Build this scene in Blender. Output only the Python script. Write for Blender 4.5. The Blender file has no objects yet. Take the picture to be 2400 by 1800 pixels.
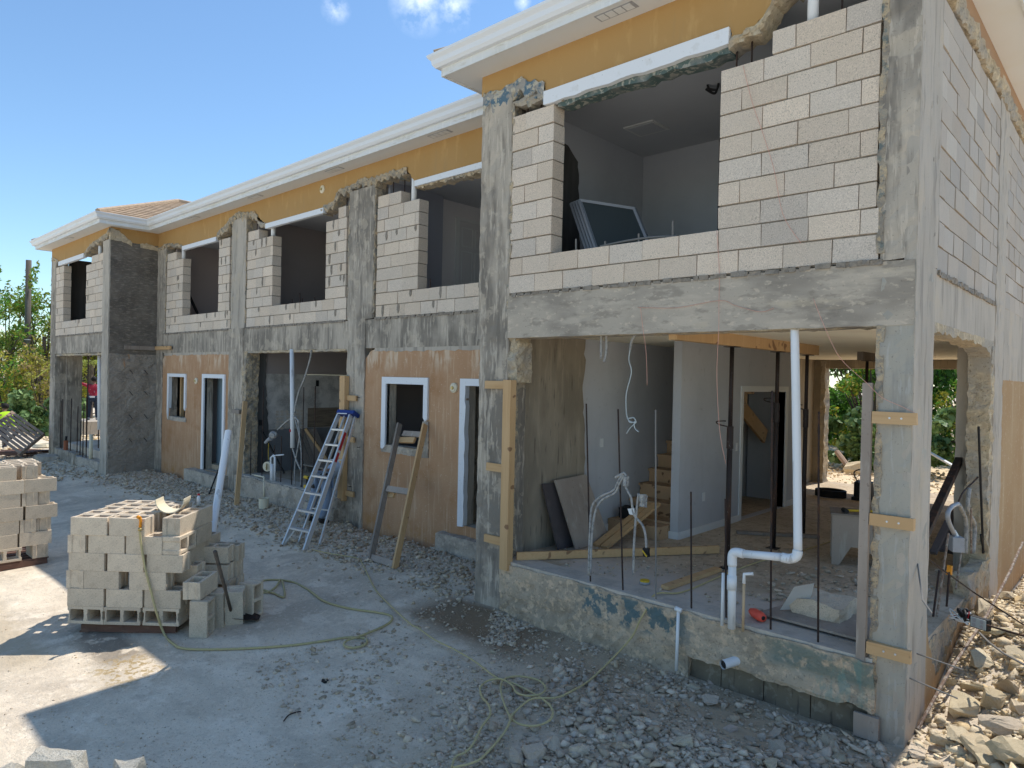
import bpy, bmesh, math, random
import numpy as np
from mathutils import Vector, Matrix, noise, Quaternion
from mathutils.geometry import tessellate_polygon
random.seed(7); R = random.Random(11); NR = np.random.RandomState(5)
S = bpy.context.scene; COL = S.collection
PI = math.pi

# ------------------------------------------------------------------ camera
CAM = Vector((1.318, -5.785, -0.964))
yw, pt, rl = [math.radians(a) for a in (47.061, -0.45, 1.226)]
Fw = Vector((-math.cos(yw)*math.cos(pt), math.sin(yw)*math.cos(pt), math.sin(pt)))
Rt = Vector((math.sin(yw), math.cos(yw), 0)); Up = Rt.cross(Fw)
R2 = math.cos(rl)*Rt + math.sin(rl)*Up; U2 = -math.sin(rl)*Rt + math.cos(rl)*Up
FPX = 1620.3
cd = bpy.data.cameras.new('camera'); cam = bpy.data.objects.new('camera', cd); COL.objects.link(cam)
cam.matrix_world = Matrix(((R2.x, U2.x, -Fw.x, CAM.x), (R2.y, U2.y, -Fw.y, CAM.y), (R2.z, U2.z, -Fw.z, CAM.z), (0, 0, 0, 1)))
cd.sensor_width = 36; cd.lens = FPX/2400*36; cd.clip_start = .05; cd.clip_end = 2000
S.camera = cam
def at(u, v, ax, val):
    """a point of the photograph (2400 x 1800) on a known plane of the place"""
    d = Fw + R2*((u-1200)/FPX) - U2*((v-900)/FPX)
    i = 'xyz'.index(ax); return CAM + d*((val-CAM[i])/d[i])
def deep(u, v, z): return CAM + (Fw + R2*((u-1200)/FPX) - U2*((v-900)/FPX))*z

# ------------------------------------------------------------------ materials
def N(nt, t, **kw):
    n = nt.nodes.new(t)
    for k, v in kw.items():
        if k in n.inputs: n.inputs[k].default_value = v
        else: setattr(n, k, v)
    return n
def rgb(c): return (c[0], c[1], c[2], 1)
MATS = {}
WARM = ('dusty_concrete_yard', 'grey_rubble_stone', 'cut_base_concrete', 'main_base_concrete', 'dusty_tile_floor', 'cut_slab_top', 'corner_column_concrete')
GAIN = dict(cast_concrete=1.18, beam_concrete=1.16, pale_cast_concrete=.97, dark_formed_concrete=1.05, rough_rendered_concrete=1.15, inner_face_concrete=1.2, cut_base_concrete=1.2, main_base_concrete=1.2,
  masonry_block_face=1.17, rubbed_block_face=1.16, mortar=1.05, loose_block_concrete=1.05, dusty_concrete_yard=1.25, grey_rubble_stone=1.22, sandy_dirt=1.35, dusty_tile_floor=1.2, cut_slab_top=1.15,
  broken_grey_edge=1.1, ceiling_board=1.05, faded_terracotta_render=1.02)
def mat(name, base, layers=(), bump=None, rough=.9, metal=0, vary=0, attr=False, spec=.3, island=0, trans=0):
    """base colour, then noise layers (scale, (stretch), lo, hi, colour, factor[, detail[, zmask]])"""
    k = GAIN.get(name, 1)
    if k != 1:
        wm = (1.1, 1.0, .86) if name == 'dusty_concrete_yard' else (1.15, 1.0, .82) if name in WARM else (1.13, 1.0, .86) if 'block' in name else (1.14, 1.0, .84)
        w = lambda c: tuple(min(.92, c[i]*k*wm[i]) for i in range(3))
        base = w(base); layers = [l[:4]+(w(l[4]),)+l[5:] for l in layers]
    m = bpy.data.materials.new(name); m.use_nodes = True; nt = m.node_tree; nt.nodes.clear(); L = nt.links.new
    out = N(nt, 'ShaderNodeOutputMaterial'); bs = N(nt, 'ShaderNodeBsdfPrincipled', Roughness=rough, Metallic=metal)
    bs.inputs['Specular IOR Level'].default_value = spec
    L(bs.outputs[0], out.inputs[0]); tc = N(nt, 'ShaderNodeTexCoord')
    c = N(nt, 'ShaderNodeRGB'); c.outputs[0].default_value = rgb(base); cur = c.outputs[0]
    for ly in layers:
        sc, st, lo, hi, colr, fac = ly[:6]; det = ly[6] if len(ly) > 6 else 4
        mp = N(nt, 'ShaderNodeMapping'); mp.inputs['Scale'].default_value = st
        mp.inputs['Location'].default_value = (sc*.37, sc*.11+3, 1.7)
        L(tc.outputs['Object'], mp.inputs[0])
        no = N(nt, 'ShaderNodeTexNoise', Scale=sc, Detail=det, Roughness=.6); L(mp.outputs[0], no.inputs['Vector'])
        mr = N(nt, 'ShaderNodeMapRange'); mr.inputs[1].default_value = lo; mr.inputs[2].default_value = hi
        mr.inputs[4].default_value = fac; L(no.outputs[0], mr.inputs[0]); f = mr.outputs[0]
        if len(ly) > 7:                                # limit the paint or stain to where it was put on: axis, lo, hi
            for axn, a0, a1, a2, a3 in ly[7]:
                sx = N(nt, 'ShaderNodeSeparateXYZ'); L(tc.outputs['Object'], sx.inputs[0])
                r1 = N(nt, 'ShaderNodeMapRange'); r1.inputs[1].default_value = a0; r1.inputs[2].default_value = a1
                r2 = N(nt, 'ShaderNodeMapRange'); r2.inputs[1].default_value = a3; r2.inputs[2].default_value = a2
                o = sx.outputs['XYZ'.index(axn)]; L(o, r1.inputs[0]); L(o, r2.inputs[0])
                q = N(nt, 'ShaderNodeMath', operation='MULTIPLY'); L(r1.outputs[0], q.inputs[0]); L(r2.outputs[0], q.inputs[1])
                q2 = N(nt, 'ShaderNodeMath', operation='MULTIPLY'); L(q.outputs[0], q2.inputs[0]); L(f, q2.inputs[1]); f = q2.outputs[0]
        mx = N(nt, 'ShaderNodeMix', data_type='RGBA'); mx.inputs[7].default_value = rgb(colr)
        L(f, mx.inputs[0]); L(cur, mx.inputs[6]); cur = mx.outputs[2]
    if vary or island:
        src = N(nt, 'ShaderNodeObjectInfo').outputs['Random'] if vary else N(nt, 'ShaderNodeNewGeometry').outputs['Random Per Island']
        mr = N(nt, 'ShaderNodeMapRange'); a = vary or island; mr.inputs[3].default_value = 1-a; mr.inputs[4].default_value = 1+a
        L(src, mr.inputs[0]); hs = N(nt, 'ShaderNodeHueSaturation'); L(mr.outputs[0], hs.inputs['Value']); L(cur, hs.inputs['Color']); cur = hs.outputs[0]
    if attr:
        at_ = N(nt, 'ShaderNodeAttribute', attribute_name='tone'); mx = N(nt, 'ShaderNodeMix', data_type='RGBA', blend_type='MULTIPLY')
        mx.inputs[0].default_value = 1; L(cur, mx.inputs[6]); L(at_.outputs['Color'], mx.inputs[7]); cur = mx.outputs[2]
    L(cur, bs.inputs['Base Color'])
    if bump:
        prev = None
        for sc, stg, dist, st in bump:
            mp = N(nt, 'ShaderNodeMapping'); mp.inputs['Scale'].default_value = st; L(tc.outputs['Object'], mp.inputs[0])
            no = N(nt, 'ShaderNodeTexNoise', Scale=sc, Detail=5, Roughness=.65); L(mp.outputs[0], no.inputs['Vector'])
            b = N(nt, 'ShaderNodeBump', Strength=stg, Distance=dist); L(no.outputs[0], b.inputs['Height'])
            if prev: L(prev, b.inputs['Normal'])
            prev = b.outputs[0]
        L(prev, bs.inputs['Normal'])
    if trans:
        tr = N(nt, 'ShaderNodeBsdfTranslucent'); ms = N(nt, 'ShaderNodeMixShader'); ms.inputs[0].default_value = trans
        L(cur, tr.inputs[0]); L(bs.outputs[0], ms.inputs[1]); L(tr.outputs[0], ms.inputs[2]); L(ms.outputs[0], out.inputs[0])
    MATS[name] = m; return m
I1 = (1, 1, 1)
VERT = (1, 1, .12); HORX = (.15, 1, 1)
m_conc = mat('cast_concrete', (.275, .268, .255), [
    (1.1, I1, .44, .56, (.15, .147, .14), .8), (2.3, (1, 1, .22), .5, .6, (.38, .37, .35), .75),
    (9, VERT, .52, .62, (.12, .118, .114), .6), (24, VERT, .56, .63, (.47, .46, .435), .55), (3.5, I1, .56, .6, (.44, .42, .38), .4), (55, I1, .63, .7, (.09, .09, .088), .5)],
    [(5, .5, .02, VERT), (60, .5, .006, I1)])
m_beam = mat('beam_concrete', (.345, .335, .315), [
    (1.3, (.5, 1, 1), .46, .58, (.2, .196, .188), .75), (6, (.25, 1, 1), .52, .62, (.43, .415, .385), .6),
    (14, (.3, 1, .9), .53, .62, (.16, .155, .145), .5, 8), (30, (.4, 1, .8), .58, .64, (.5, .47, .42), .5), (3, (.4, 1, 1.5), .58, .66, (.45, .42, .35), .45), (60, I1, .64, .7, (.12, .115, .11), .55)],
    [(7, .4, .012, HORX), (70, .4, .004, I1)])
m_conc_side = mat('pale_cast_concrete', (.44, .435, .42), [
    (2, (1, 1, .3), .48, .66, (.3, .3, .295), .6), (14, (1, 1, .1), .54, .66, (.2, .2, .2), .6),
    (1.6, I1, .56, .66, (.5, .46, .38), .4), (70, I1, .64, .7, (.14, .14, .14), .5)], [(10, .5, .012, VERT), (80, .4, .004, I1)])
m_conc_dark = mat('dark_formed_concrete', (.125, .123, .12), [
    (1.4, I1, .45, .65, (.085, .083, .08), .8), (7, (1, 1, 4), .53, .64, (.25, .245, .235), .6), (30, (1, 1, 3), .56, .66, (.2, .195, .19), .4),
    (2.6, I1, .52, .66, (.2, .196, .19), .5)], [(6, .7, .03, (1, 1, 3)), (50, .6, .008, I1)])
m_conc_rough = mat('rough_rendered_concrete', (.26, .256, .248), [
    (3, I1, .46, .64, (.18, .177, .172), .7), (14, I1, .55, .66, (.36, .35, .335), .5), (1.2, (3, 3, .5), .66, .72, (.42, .2, .05), .6)],
    [(9, 1.0, .05, (1, 1, 2)), (40, .6, .012, I1)])
m_int_conc = mat('inner_face_concrete', (.24, .228, .2), [
    (2, (1, 1, .4), .45, .65, (.15, .142, .125), .7), (11, (1, 1, .14), .52, .68, (.33, .315, .28), .5), (20, VERT, .6, .66, (.08, .077, .07), .6)],
    [(7, .5, .015, VERT), (50, .4, .005, I1)])
PLX = lambda a, b, c, d: [('X', a, b, c, d)]
m_stub = mat('cut_base_concrete', (.39, .355, .31), [
    (3.2, I1, .45, .62, (.24, .225, .2), .7), (12, I1, .52, .6, (.52, .45, .37), .75), (30, I1, .56, .68, (.14, .135, .125), .6),
    (7, I1, .47, .52, (.055, .125, .17), .85, 6, [('Z', -3.4, -3.33, -3.1, -3.06), ('X', -3.1, -2.9, -1.9, -1.6)]),
    (5, I1, .44, .5, (.08, .15, .16), .7, 6, [('Z', -3.32, -3.25, -3.1, -3.06), ('X', -1.1, -.95, -.2, -.1)]),
    (9, (1, 1, .3), .53, .6, (.12, .26, .28), .45, 6, [('X', -.8, -.6, -.2, -.1)])],
    [(8, .9, .04, I1), (45, .8, .014, I1)])
m_stub2 = mat('main_base_concrete', (.36, .355, .35), [
    (3.2, I1, .45, .62, (.22, .22, .22), .8), (12, I1, .54, .64, (.45, .44, .42), .7), (30, I1, .56, .68, (.14, .135, .13), .6),
    (4, I1, .5, .55, (.2, .26, .36), .6, 5, [('Z', -3.42, -3.36, -3.2, -3.15), ('X', -22, -21, -18.4, -18.2)])],
    [(8, .9, .04, I1), (45, .8, .014, I1)])
m_found = mat('brown_stained_footing', (.2, .165, .115), [(2.5, I1, .45, .65, (.12, .1, .075), .8), (10, I1, .55, .65, (.3, .265, .2), .7), (30, VERT, .6, .68, (.06, .05, .04), .6)], [(20, .6, .012, I1)])
m_broken = mat('broken_limestone_mortar', (.54, .43, .29), [
    (5, I1, .42, .6, (.43, .34, .225), .75), (16, I1, .5, .6, (.68, .56, .37), .7), (1.4, I1, .48, .58, (.36, .335, .3), .6), (40, I1, .58, .66, (.2, .16, .1), .7), (2, I1, .56, .66, (.3, .29, .27), .6)],
    [(14, .6, .03, I1), (60, .9, .015, I1)])
m_broken_grey = mat('broken_grey_edge', (.33, .315, .28), [
    (5, I1, .45, .6, (.2, .2, .195), .8), (13, I1, .5, .58, (.5, .43, .31), .7), (9, I1, .58, .64, (.06, .14, .18), .5), (40, I1, .58, .66, (.12, .11, .1), .7)],
    [(14, .6, .03, I1), (60, .9, .015, I1)])
m_paint_broken = mat('blue_flecked_broken_edge', (.36, .34, .31), [
    (8, I1, .46, .54, (.07, .16, .23), .85), (14, I1, .5, .56, (.6, .54, .42), .8), (4, I1, .55, .62, (.42, .33, .2), .6)], [(14, .6, .03, I1), (60, .9, .015, I1)])
m_block = mat('masonry_block_face', (.475, .445, .41), [
    (1.1, I1, .46, .6, (.43, .4, .37), .6),
    (110, I1, .42, .62, (.66, .63, .58), .6), (95, I1, .59, .65, (.22, .21, .19), .65, 2), (420, I1, .6, .66, (.28, .26, .24), .6, 1), (5, I1, .52, .7, (.46, .44, .4), .5)],
    [(160, .6, .006, I1)], attr=True)
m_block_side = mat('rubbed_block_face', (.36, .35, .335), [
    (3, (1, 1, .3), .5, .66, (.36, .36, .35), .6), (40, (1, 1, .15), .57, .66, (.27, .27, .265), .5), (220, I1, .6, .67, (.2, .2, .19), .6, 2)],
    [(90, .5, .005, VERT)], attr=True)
m_mortar = mat('mortar', (.25, .243, .23), [(18, I1, .45, .65, (.14, .135, .13), .8)], [(60, .8, .01, I1)])
m_cmu = mat('loose_block_concrete', (.5, .465, .4), [
    (110, I1, .45, .62, (.62, .58, .5), .6, 3), (95, I1, .6, .66, (.22, .2, .17), .6, 2), (4, I1, .5, .66, (.4, .375, .33), .5), (9, I1, .58, .66, (.34, .3, .25), .35)],
    [(110, .6, .006, I1)], vary=.11)
m_gold = mat('gold_stucco', (.44, .262, .1), [
    (1.2, I1, .46, .66, (.41, .235, .08), .7), (7, (1, 1, .3), .57, .7, (.56, .36, .15), .5), (5, VERT, .62, .72, (.36, .24, .115), .4)], [(140, .35, .004, I1)])
m_terra = mat('faded_terracotta_render', (.385, .25, .16), [
    (1, I1, .42, .62, (.44, .3, .2), .8), (4, (1, 1, .16), .5, .72, (.48, .36, .26), .5), (26, (1, 1, .05), .57, .68, (.56, .47, .38), .6),
    (2.2, I1, .54, .68, (.33, .19, .1), .6), (7, (1, 1, .2), .52, .6, (.56, .5, .43), .8, 4, [('Z', -.95, -.7, -.5, -.45)]), (3, I1, .5, .62, (.36, .2, .07), .8, 4, [('Z', -3.8, -3.7, -3.45, -3.2)]), (45, I1, .68, .71, (.6, .55, .5), .8, 2)], [(50, .4, .006, (1, 1, .4))])
m_ochre = mat('ochre_side_render', (.4, .25, .12), [
    (1, I1, .44, .64, (.44, .3, .16), .7), (5, (1, 1, .08), .52, .66, (.52, .41, .27), .6), (50, (1, 1, .3), .67, .7, (.75, .7, .62), .8, 2)], [(50, .35, .005, (1, 1, .3))])
m_brownwall = mat('brown_band_render', (.36, .235, .15), [(1.5, I1, .45, .65, (.42, .25, .14), .6)], [(120, .3, .004, I1)])
m_soffit = mat('soffit_board', (.72, .71, .68), [(1.6, (1, 1, 1), .5, .7, (.7, .67, .58), .5)], [(60, .15, .003, I1)])
m_fascia = mat('weathered_white_fascia', (.7, .7, .68), [(3, (.5, .5, 3), .52, .66, (.58, .54, .45), .6), (20, (1, 1, .2), .56, .66, (.8, .79, .76), .6), (14, (.3, 1, 2), .6, .68, (.5, .45, .36), .5)], [(60, .25, .004, I1)])
m_gutter = mat('white_metal_gutter', (.74, .75, .76), [(5, (.3, .3, 1), .54, .7, (.68, .66, .6), .5)], rough=.45)
m_trim = mat('white_window_trim', (.78, .785, .79), [(8, I1, .6, .68, (.66, .65, .62), .5), (30, I1, .65, .69, (.4, .38, .34), .5)], [(60, .3, .004, I1)])
m_shingle = mat('tan_shingle', (.46, .34, .23), [(7, (1, 1, 6), .42, .6, (.3, .22, .15), .7), (22, (1, 1, 5), .5, .65, (.6, .46, .32), .6)], [(30, .6, .02, (1, 1, 4))], island=.12)
m_paint = mat('grey_painted_wall', (.52, .525, .54), [(1.4, I1, .45, .68, (.46, .465, .475), .7), (4, (1, 1, .3), .55, .66, (.46, .47, .48), .5), (9, I1, .64, .7, (.3, .3, .3), .3)], [(80, .12, .003, I1)])
m_paint_up = mat('upstairs_grey_paint', (.56, .575, .6), [(1.4, I1, .45, .68, (.5, .515, .54), .7)])
m_paint_warm = mat('taupe_painted_wall', (.34, .3, .29), [(2, I1, .45, .68, (.31, .28, .27), .6)])
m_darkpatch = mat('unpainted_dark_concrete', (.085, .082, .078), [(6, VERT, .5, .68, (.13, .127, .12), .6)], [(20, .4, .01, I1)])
m_ceil = mat('ceiling_board', (.82, .8, .75), [(1.5, I1, .5, .7, (.66, .64, .58), .5)], [(40, .1, .003, I1)])
m_ceil_up = mat('upstairs_ceiling', (.6, .61, .63), [(1.5, I1, .5, .7, (.55, .56, .58), .5)])
m_kitchen = mat('stripped_kitchen_wall', (.56, .53, .49), [
    (2.2, I1, .46, .6, (.3, .285, .265), .85), (40, I1, .55, .62, (.64, .61, .56), .5)], [(30, .4, .006, I1)])
m_white = mat('white_paint', (.72, .72, .7), [(9, I1, .62, .7, (.55, .53, .5), .4)], rough=.6)
m_door = mat('white_panel_door_paint', (.66, .64, .63), rough=.5)
m_floor = mat('dusty_tile_floor', (.4, .375, .33), [
    (1.4, I1, .42, .6, (.3, .27, .225), .8), (8, I1, .52, .64, (.24, .215, .18), .7), (26, (1, .35, 1), .56, .66, (.2, .18, .15), .6), (60, I1, .6, .68, (.55, .52, .47), .5),
    (1.0, I1, .4, .5, (.44, .44, .45), .8, 3, [('Y', -.1, 0, .7, 1.3)])], [(30, .5, .01, I1), (110, .4, .004, I1)])
m_slab_top = mat('cut_slab_top', (.42, .425, .43), [(5, I1, .46, .64, (.3, .3, .3), .7), (22, I1, .57, .66, (.52, .5, .46), .6)], [(30, .6, .012, I1)])
m_ground = mat('dusty_concrete_yard', (.47, .43, .375), [
    (.55, I1, .44, .54, (.56, .525, .465), .85, 8), (.8, (1, .5, 1), .54, .62, (.33, .3, .265), .7, 8), (2.6, I1, .56, .62, (.62, .59, .54), .6, 8), (1.3, (1, 1.6, 1), .5, .66, (.38, .355, .315), .75, 6), (6, I1, .55, .68, (.33, .3, .26), .5, 6), (26, (1, .6, 1), .56, .64, (.6, .58, .53), .45), (34, I1, .61, .67, (.26, .235, .2), .6), (120, I1, .62, .68, (.22, .2, .175), .6, 2),
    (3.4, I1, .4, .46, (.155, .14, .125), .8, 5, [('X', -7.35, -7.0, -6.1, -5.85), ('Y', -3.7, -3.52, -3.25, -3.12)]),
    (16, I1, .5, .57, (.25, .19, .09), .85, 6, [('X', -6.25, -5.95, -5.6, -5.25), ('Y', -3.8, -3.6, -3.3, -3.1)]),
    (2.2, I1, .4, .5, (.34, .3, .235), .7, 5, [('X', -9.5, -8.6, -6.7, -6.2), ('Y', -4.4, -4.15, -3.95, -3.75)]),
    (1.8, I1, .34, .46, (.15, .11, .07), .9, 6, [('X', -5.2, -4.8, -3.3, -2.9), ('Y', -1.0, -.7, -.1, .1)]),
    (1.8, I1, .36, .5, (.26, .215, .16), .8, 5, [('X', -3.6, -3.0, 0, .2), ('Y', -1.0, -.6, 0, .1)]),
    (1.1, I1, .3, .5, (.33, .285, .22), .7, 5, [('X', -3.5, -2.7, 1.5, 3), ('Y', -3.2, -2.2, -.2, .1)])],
    [(3, .6, .05, I1), (14, .7, .02, I1), (60, .8, .009, I1)])
m_dirt = mat('sandy_dirt', (.48, .42, .32), [(2, I1, .45, .62, (.4, .34, .25), .7), (20, I1, .5, .66, (.56, .51, .4), .6), (60, I1, .58, .66, (.25, .2, .14), .6)], [(12, .8, .03, I1), (60, .6, .01, I1)])
m_stone = mat('grey_rubble_stone', (.42, .4, .37), [(9, I1, .45, .65, (.33, .3, .265), .7), (50, I1, .55, .66, (.52, .5, .47), .5), (130, I1, .62, .68, (.2, .19, .17), .5, 2)], [(40, .6, .01, I1)], attr=True)
m_lime = mat('limestone_rubble', (.68, .56, .38), [(7, I1, .45, .65, (.56, .44, .28), .7), (40, I1, .52, .66, (.78, .69, .52), .5), (120, I1, .61, .68, (.3, .25, .17), .5, 2)], [(25, .8, .015, I1), (90, .5, .005, I1)], attr=True)
m_lime2 = mat('pale_limestone', (.74, .69, .58), [(6, I1, .45, .62, (.6, .54, .43), .6), (40, I1, .52, .64, (.8, .77, .69), .5), (60, I1, .6, .66, (.36, .31, .23), .5, 3)], [(12, 1, .04, I1), (60, .7, .012, I1)])
m_pine = mat('fresh_pine', (.56, .35, .17), [(3, (1, 1, .1), .45, .65, (.64, .42, .22), .7), (40, (1, 1, .04), .5, .66, (.47, .27, .11), .5), (7, I1, .68, .71, (.2, .1, .05), .8, 1)], [(60, .3, .003, (1, 1, .05))], rough=.7)
m_pine_h = mat('fresh_pine_lengthwise', (.56, .35, .17), [(3, (.1, 1, 1), .45, .65, (.64, .42, .22), .7), (40, (.04, 1, 1), .5, .66, (.47, .27, .11), .5), (7, I1, .68, .71, (.2, .1, .05), .8, 1)], [(60, .3, .003, (.05, 1, 1))], rough=.7)
m_oldwood = mat('weathered_timber', (.26, .215, .175), [(3, (1, 1, .1), .45, .65, (.34, .29, .24), .7), (30, (1, 1, .06), .5, .66, (.16, .13, .105), .6)], [(50, .4, .004, (1, 1, .08))])
m_stairw = mat('stair_softwood', (.5, .32, .18), [(4, (.2, 1, 1), .45, .65, (.46, .3, .17), .7), (12, I1, .64, .7, (.12, .06, .03), .8, 1)], [(40, .3, .004, I1)])
m_ply = mat('dirty_plywood', (.38, .31, .25), [(3, (1, 1, .3), .45, .65, (.29, .235, .19), .8), (14, (1, 1, .2), .56, .66, (.46, .4, .33), .6), (30, I1, .64, .7, (.14, .1, .08), .6)], [(30, .3, .004, I1)])
m_darkboard = mat('dark_formply', (.085, .07, .068), [(3, I1, .45, .65, (.13, .105, .1), .7)], [(30, .3, .004, I1)])
m_joist = mat('ceiling_joist', (.15, .085, .05), [(6, (.2, 1, 1), .45, .65, (.21, .12, .07), .7)])
m_palletw = mat('pallet_wood', (.38, .26, .18), [(4, (.3, .3, 1), .45, .65, (.19, .14, .11), .7), (30, (.2, 1, 1), .55, .66, (.36, .29, .23), .5)], [(40, .4, .004, I1)])
m_redwood = mat('reddish_pallet_wood', (.16, .085, .06), [(4, I1, .45, .65, (.09, .055, .042), .8), (14, (.3, .3, 1), .55, .65, (.24, .15, .11), .6)], [(40, .4, .004, I1)])
m_steel = mat('rusty_prop_steel', (.035, .026, .024), [(12, VERT, .52, .66, (.11, .055, .035), .7), (40, I1, .64, .7, (.3, .28, .26), .6)], rough=.6, metal=.3)
m_rebar = mat('rebar_steel', (.045, .03, .026), [(12, I1, .5, .66, (.11, .055, .03), .7)], [(160, .8, .003, (.3, .3, 3))], rough=.7, metal=.3)
m_rust = mat('rusted_rebar', (.2, .13, .09), [(30, I1, .45, .6, (.42, .36, .29), .8)], [(120, .8, .003, I1)], rough=.8)
m_rebar_pale = mat('dusty_rebar', (.2, .185, .165), rough=.8)
m_conduit = mat('mortar_spattered_conduit', (.36, .345, .32), [(20, I1, .48, .6, (.2, .195, .19), .8), (45, I1, .56, .62, (.52, .48, .4), .7)], [(50, .6, .006, I1)])
m_pvc = mat('white_pvc_pipe', (.78, .78, .77), [(14, VERT, .62, .68, (.4, .37, .34), .6), (3, I1, .55, .7, (.7, .69, .66), .6)], rough=.4)
m_tanpipe = mat('tan_plastic_pipe', (.56, .4, .24), rough=.5)
m_cream = mat('cream_plastic', (.72, .64, .47), [(5, I1, .55, .7, (.64, .56, .4), .6)], rough=.5)
m_alu = mat('ladder_aluminium', (.66, .655, .64), [(9, I1, .55, .7, (.5, .5, .49), .5)], rough=.42, metal=.45)
m_blue = mat('blue_plastic', (.015, .04, .2), rough=.4)
m_redp = mat('red_plastic', (.42, .02, .025), rough=.5)
m_coral = mat('coral_cone_plastic', (.8, .11, .07), rough=.5)
m_black = mat('black_rubber', (.015, .015, .016), rough=.6)
m_hose = mat('dusty_yellow_hose', (.48, .4, .2), [(20, I1, .5, .68, (.36, .31, .19), .6)], rough=.6)
m_cord = mat('tan_cord', (.55, .44, .22), [(20, I1, .5, .68, (.42, .34, .19), .6)], rough=.8)
m_orange = mat('orange_nozzle', (.8, .3, .02), rough=.4)
m_string = mat('orange_string', (.68, .36, .27), rough=.8)
m_wire = mat('grey_cable', (.42, .46, .45), rough=.6)
m_greybox = mat('grey_junction_box', (.36, .36, .37), [(15, I1, .5, .66, (.26, .26, .26), .5)], rough=.5)
m_brass = mat('brass_plate', (.5, .38, .16), rough=.4, metal=.6)
m_screen = mat('dark_insect_screen', (.05, .06, .06), rough=.8)
m_frame = mat('grey_window_frame', (.28, .29, .31), rough=.4)
m_bark = mat('bark', (.12, .095, .075), [(10, (1, 1, .3), .45, .65, (.06, .048, .04), .7)], [(20, .7, .02, VERT)])
m_polew = mat('weathered_pole_wood', (.1, .085, .068), [(6, VERT, .45, .65, (.16, .145, .12), .6), (2, VERT, .5, .6, (.1, .13, .1), .6)], [(20, .6, .02, VERT)])
LEAF = lambda n, a, b, tr=.35: mat(n, tuple(min(1, q*k) for q, k in zip(a, (1.9, 2.0, 1.7))), [(1.1, I1, .4, .6, tuple(min(1, x*k) for x, k in zip(b, (1.7, 1.9, 1.6))), .8), (4, I1, .5, .7, tuple(min(1, x*2.2) for x in b), .45)], rough=.55, island=.35, trans=tr)
m_leaf_olive = LEAF('olive_leaves', (.1, .125, .025), (.17, .165, .03))
m_leaf_green = LEAF('green_leaves', (.055, .12, .02), (.1, .2, .03))
m_leaf_grape = LEAF('sea_grape_leaves', (.06, .1, .035), (.16, .2, .09), .15)
m_leaf_yel = LEAF('yellowing_leaves', (.24, .2, .025), (.18, .17, .03))
m_leaf_dark = LEAF('dark_leaves', (.035, .065, .018), (.06, .1, .025))
m_leaf_grey = LEAF('feathery_leaves', (.09, .12, .06), (.13, .15, .07))
m_leaf_brown = LEAF('dry_twiggy_leaves', (.2, .13, .07), (.15, .14, .04))
m_hivis = mat('hi_vis_cloth', (.55, .85, .03), rough=.8)
m_denim = mat('washed_denim', (.2, .26, .36), [(30, I1, .45, .65, (.28, .34, .43), .6)], rough=.9)
m_navy = mat('dark_jeans', (.03, .04, .065), rough=.9)
m_redc = mat('red_hoodie_cloth', (.35, .025, .045), [(9, I1, .6, .64, (.6, .5, .5), .8)], rough=.9)
m_skin = mat('skin', (.22, .115, .07), rough=.6)
m_boot = mat('dark_boots', (.03, .026, .024), rough=.7)
m_hair = mat('dark_hair', (.012, .01, .009), rough=.8)
m_whitecloth = mat('white_cloth', (.7, .7, .7), rough=.9)
m_yellow = mat('yellow_tool_plastic', (.65, .42, .03), rough=.5)

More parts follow.
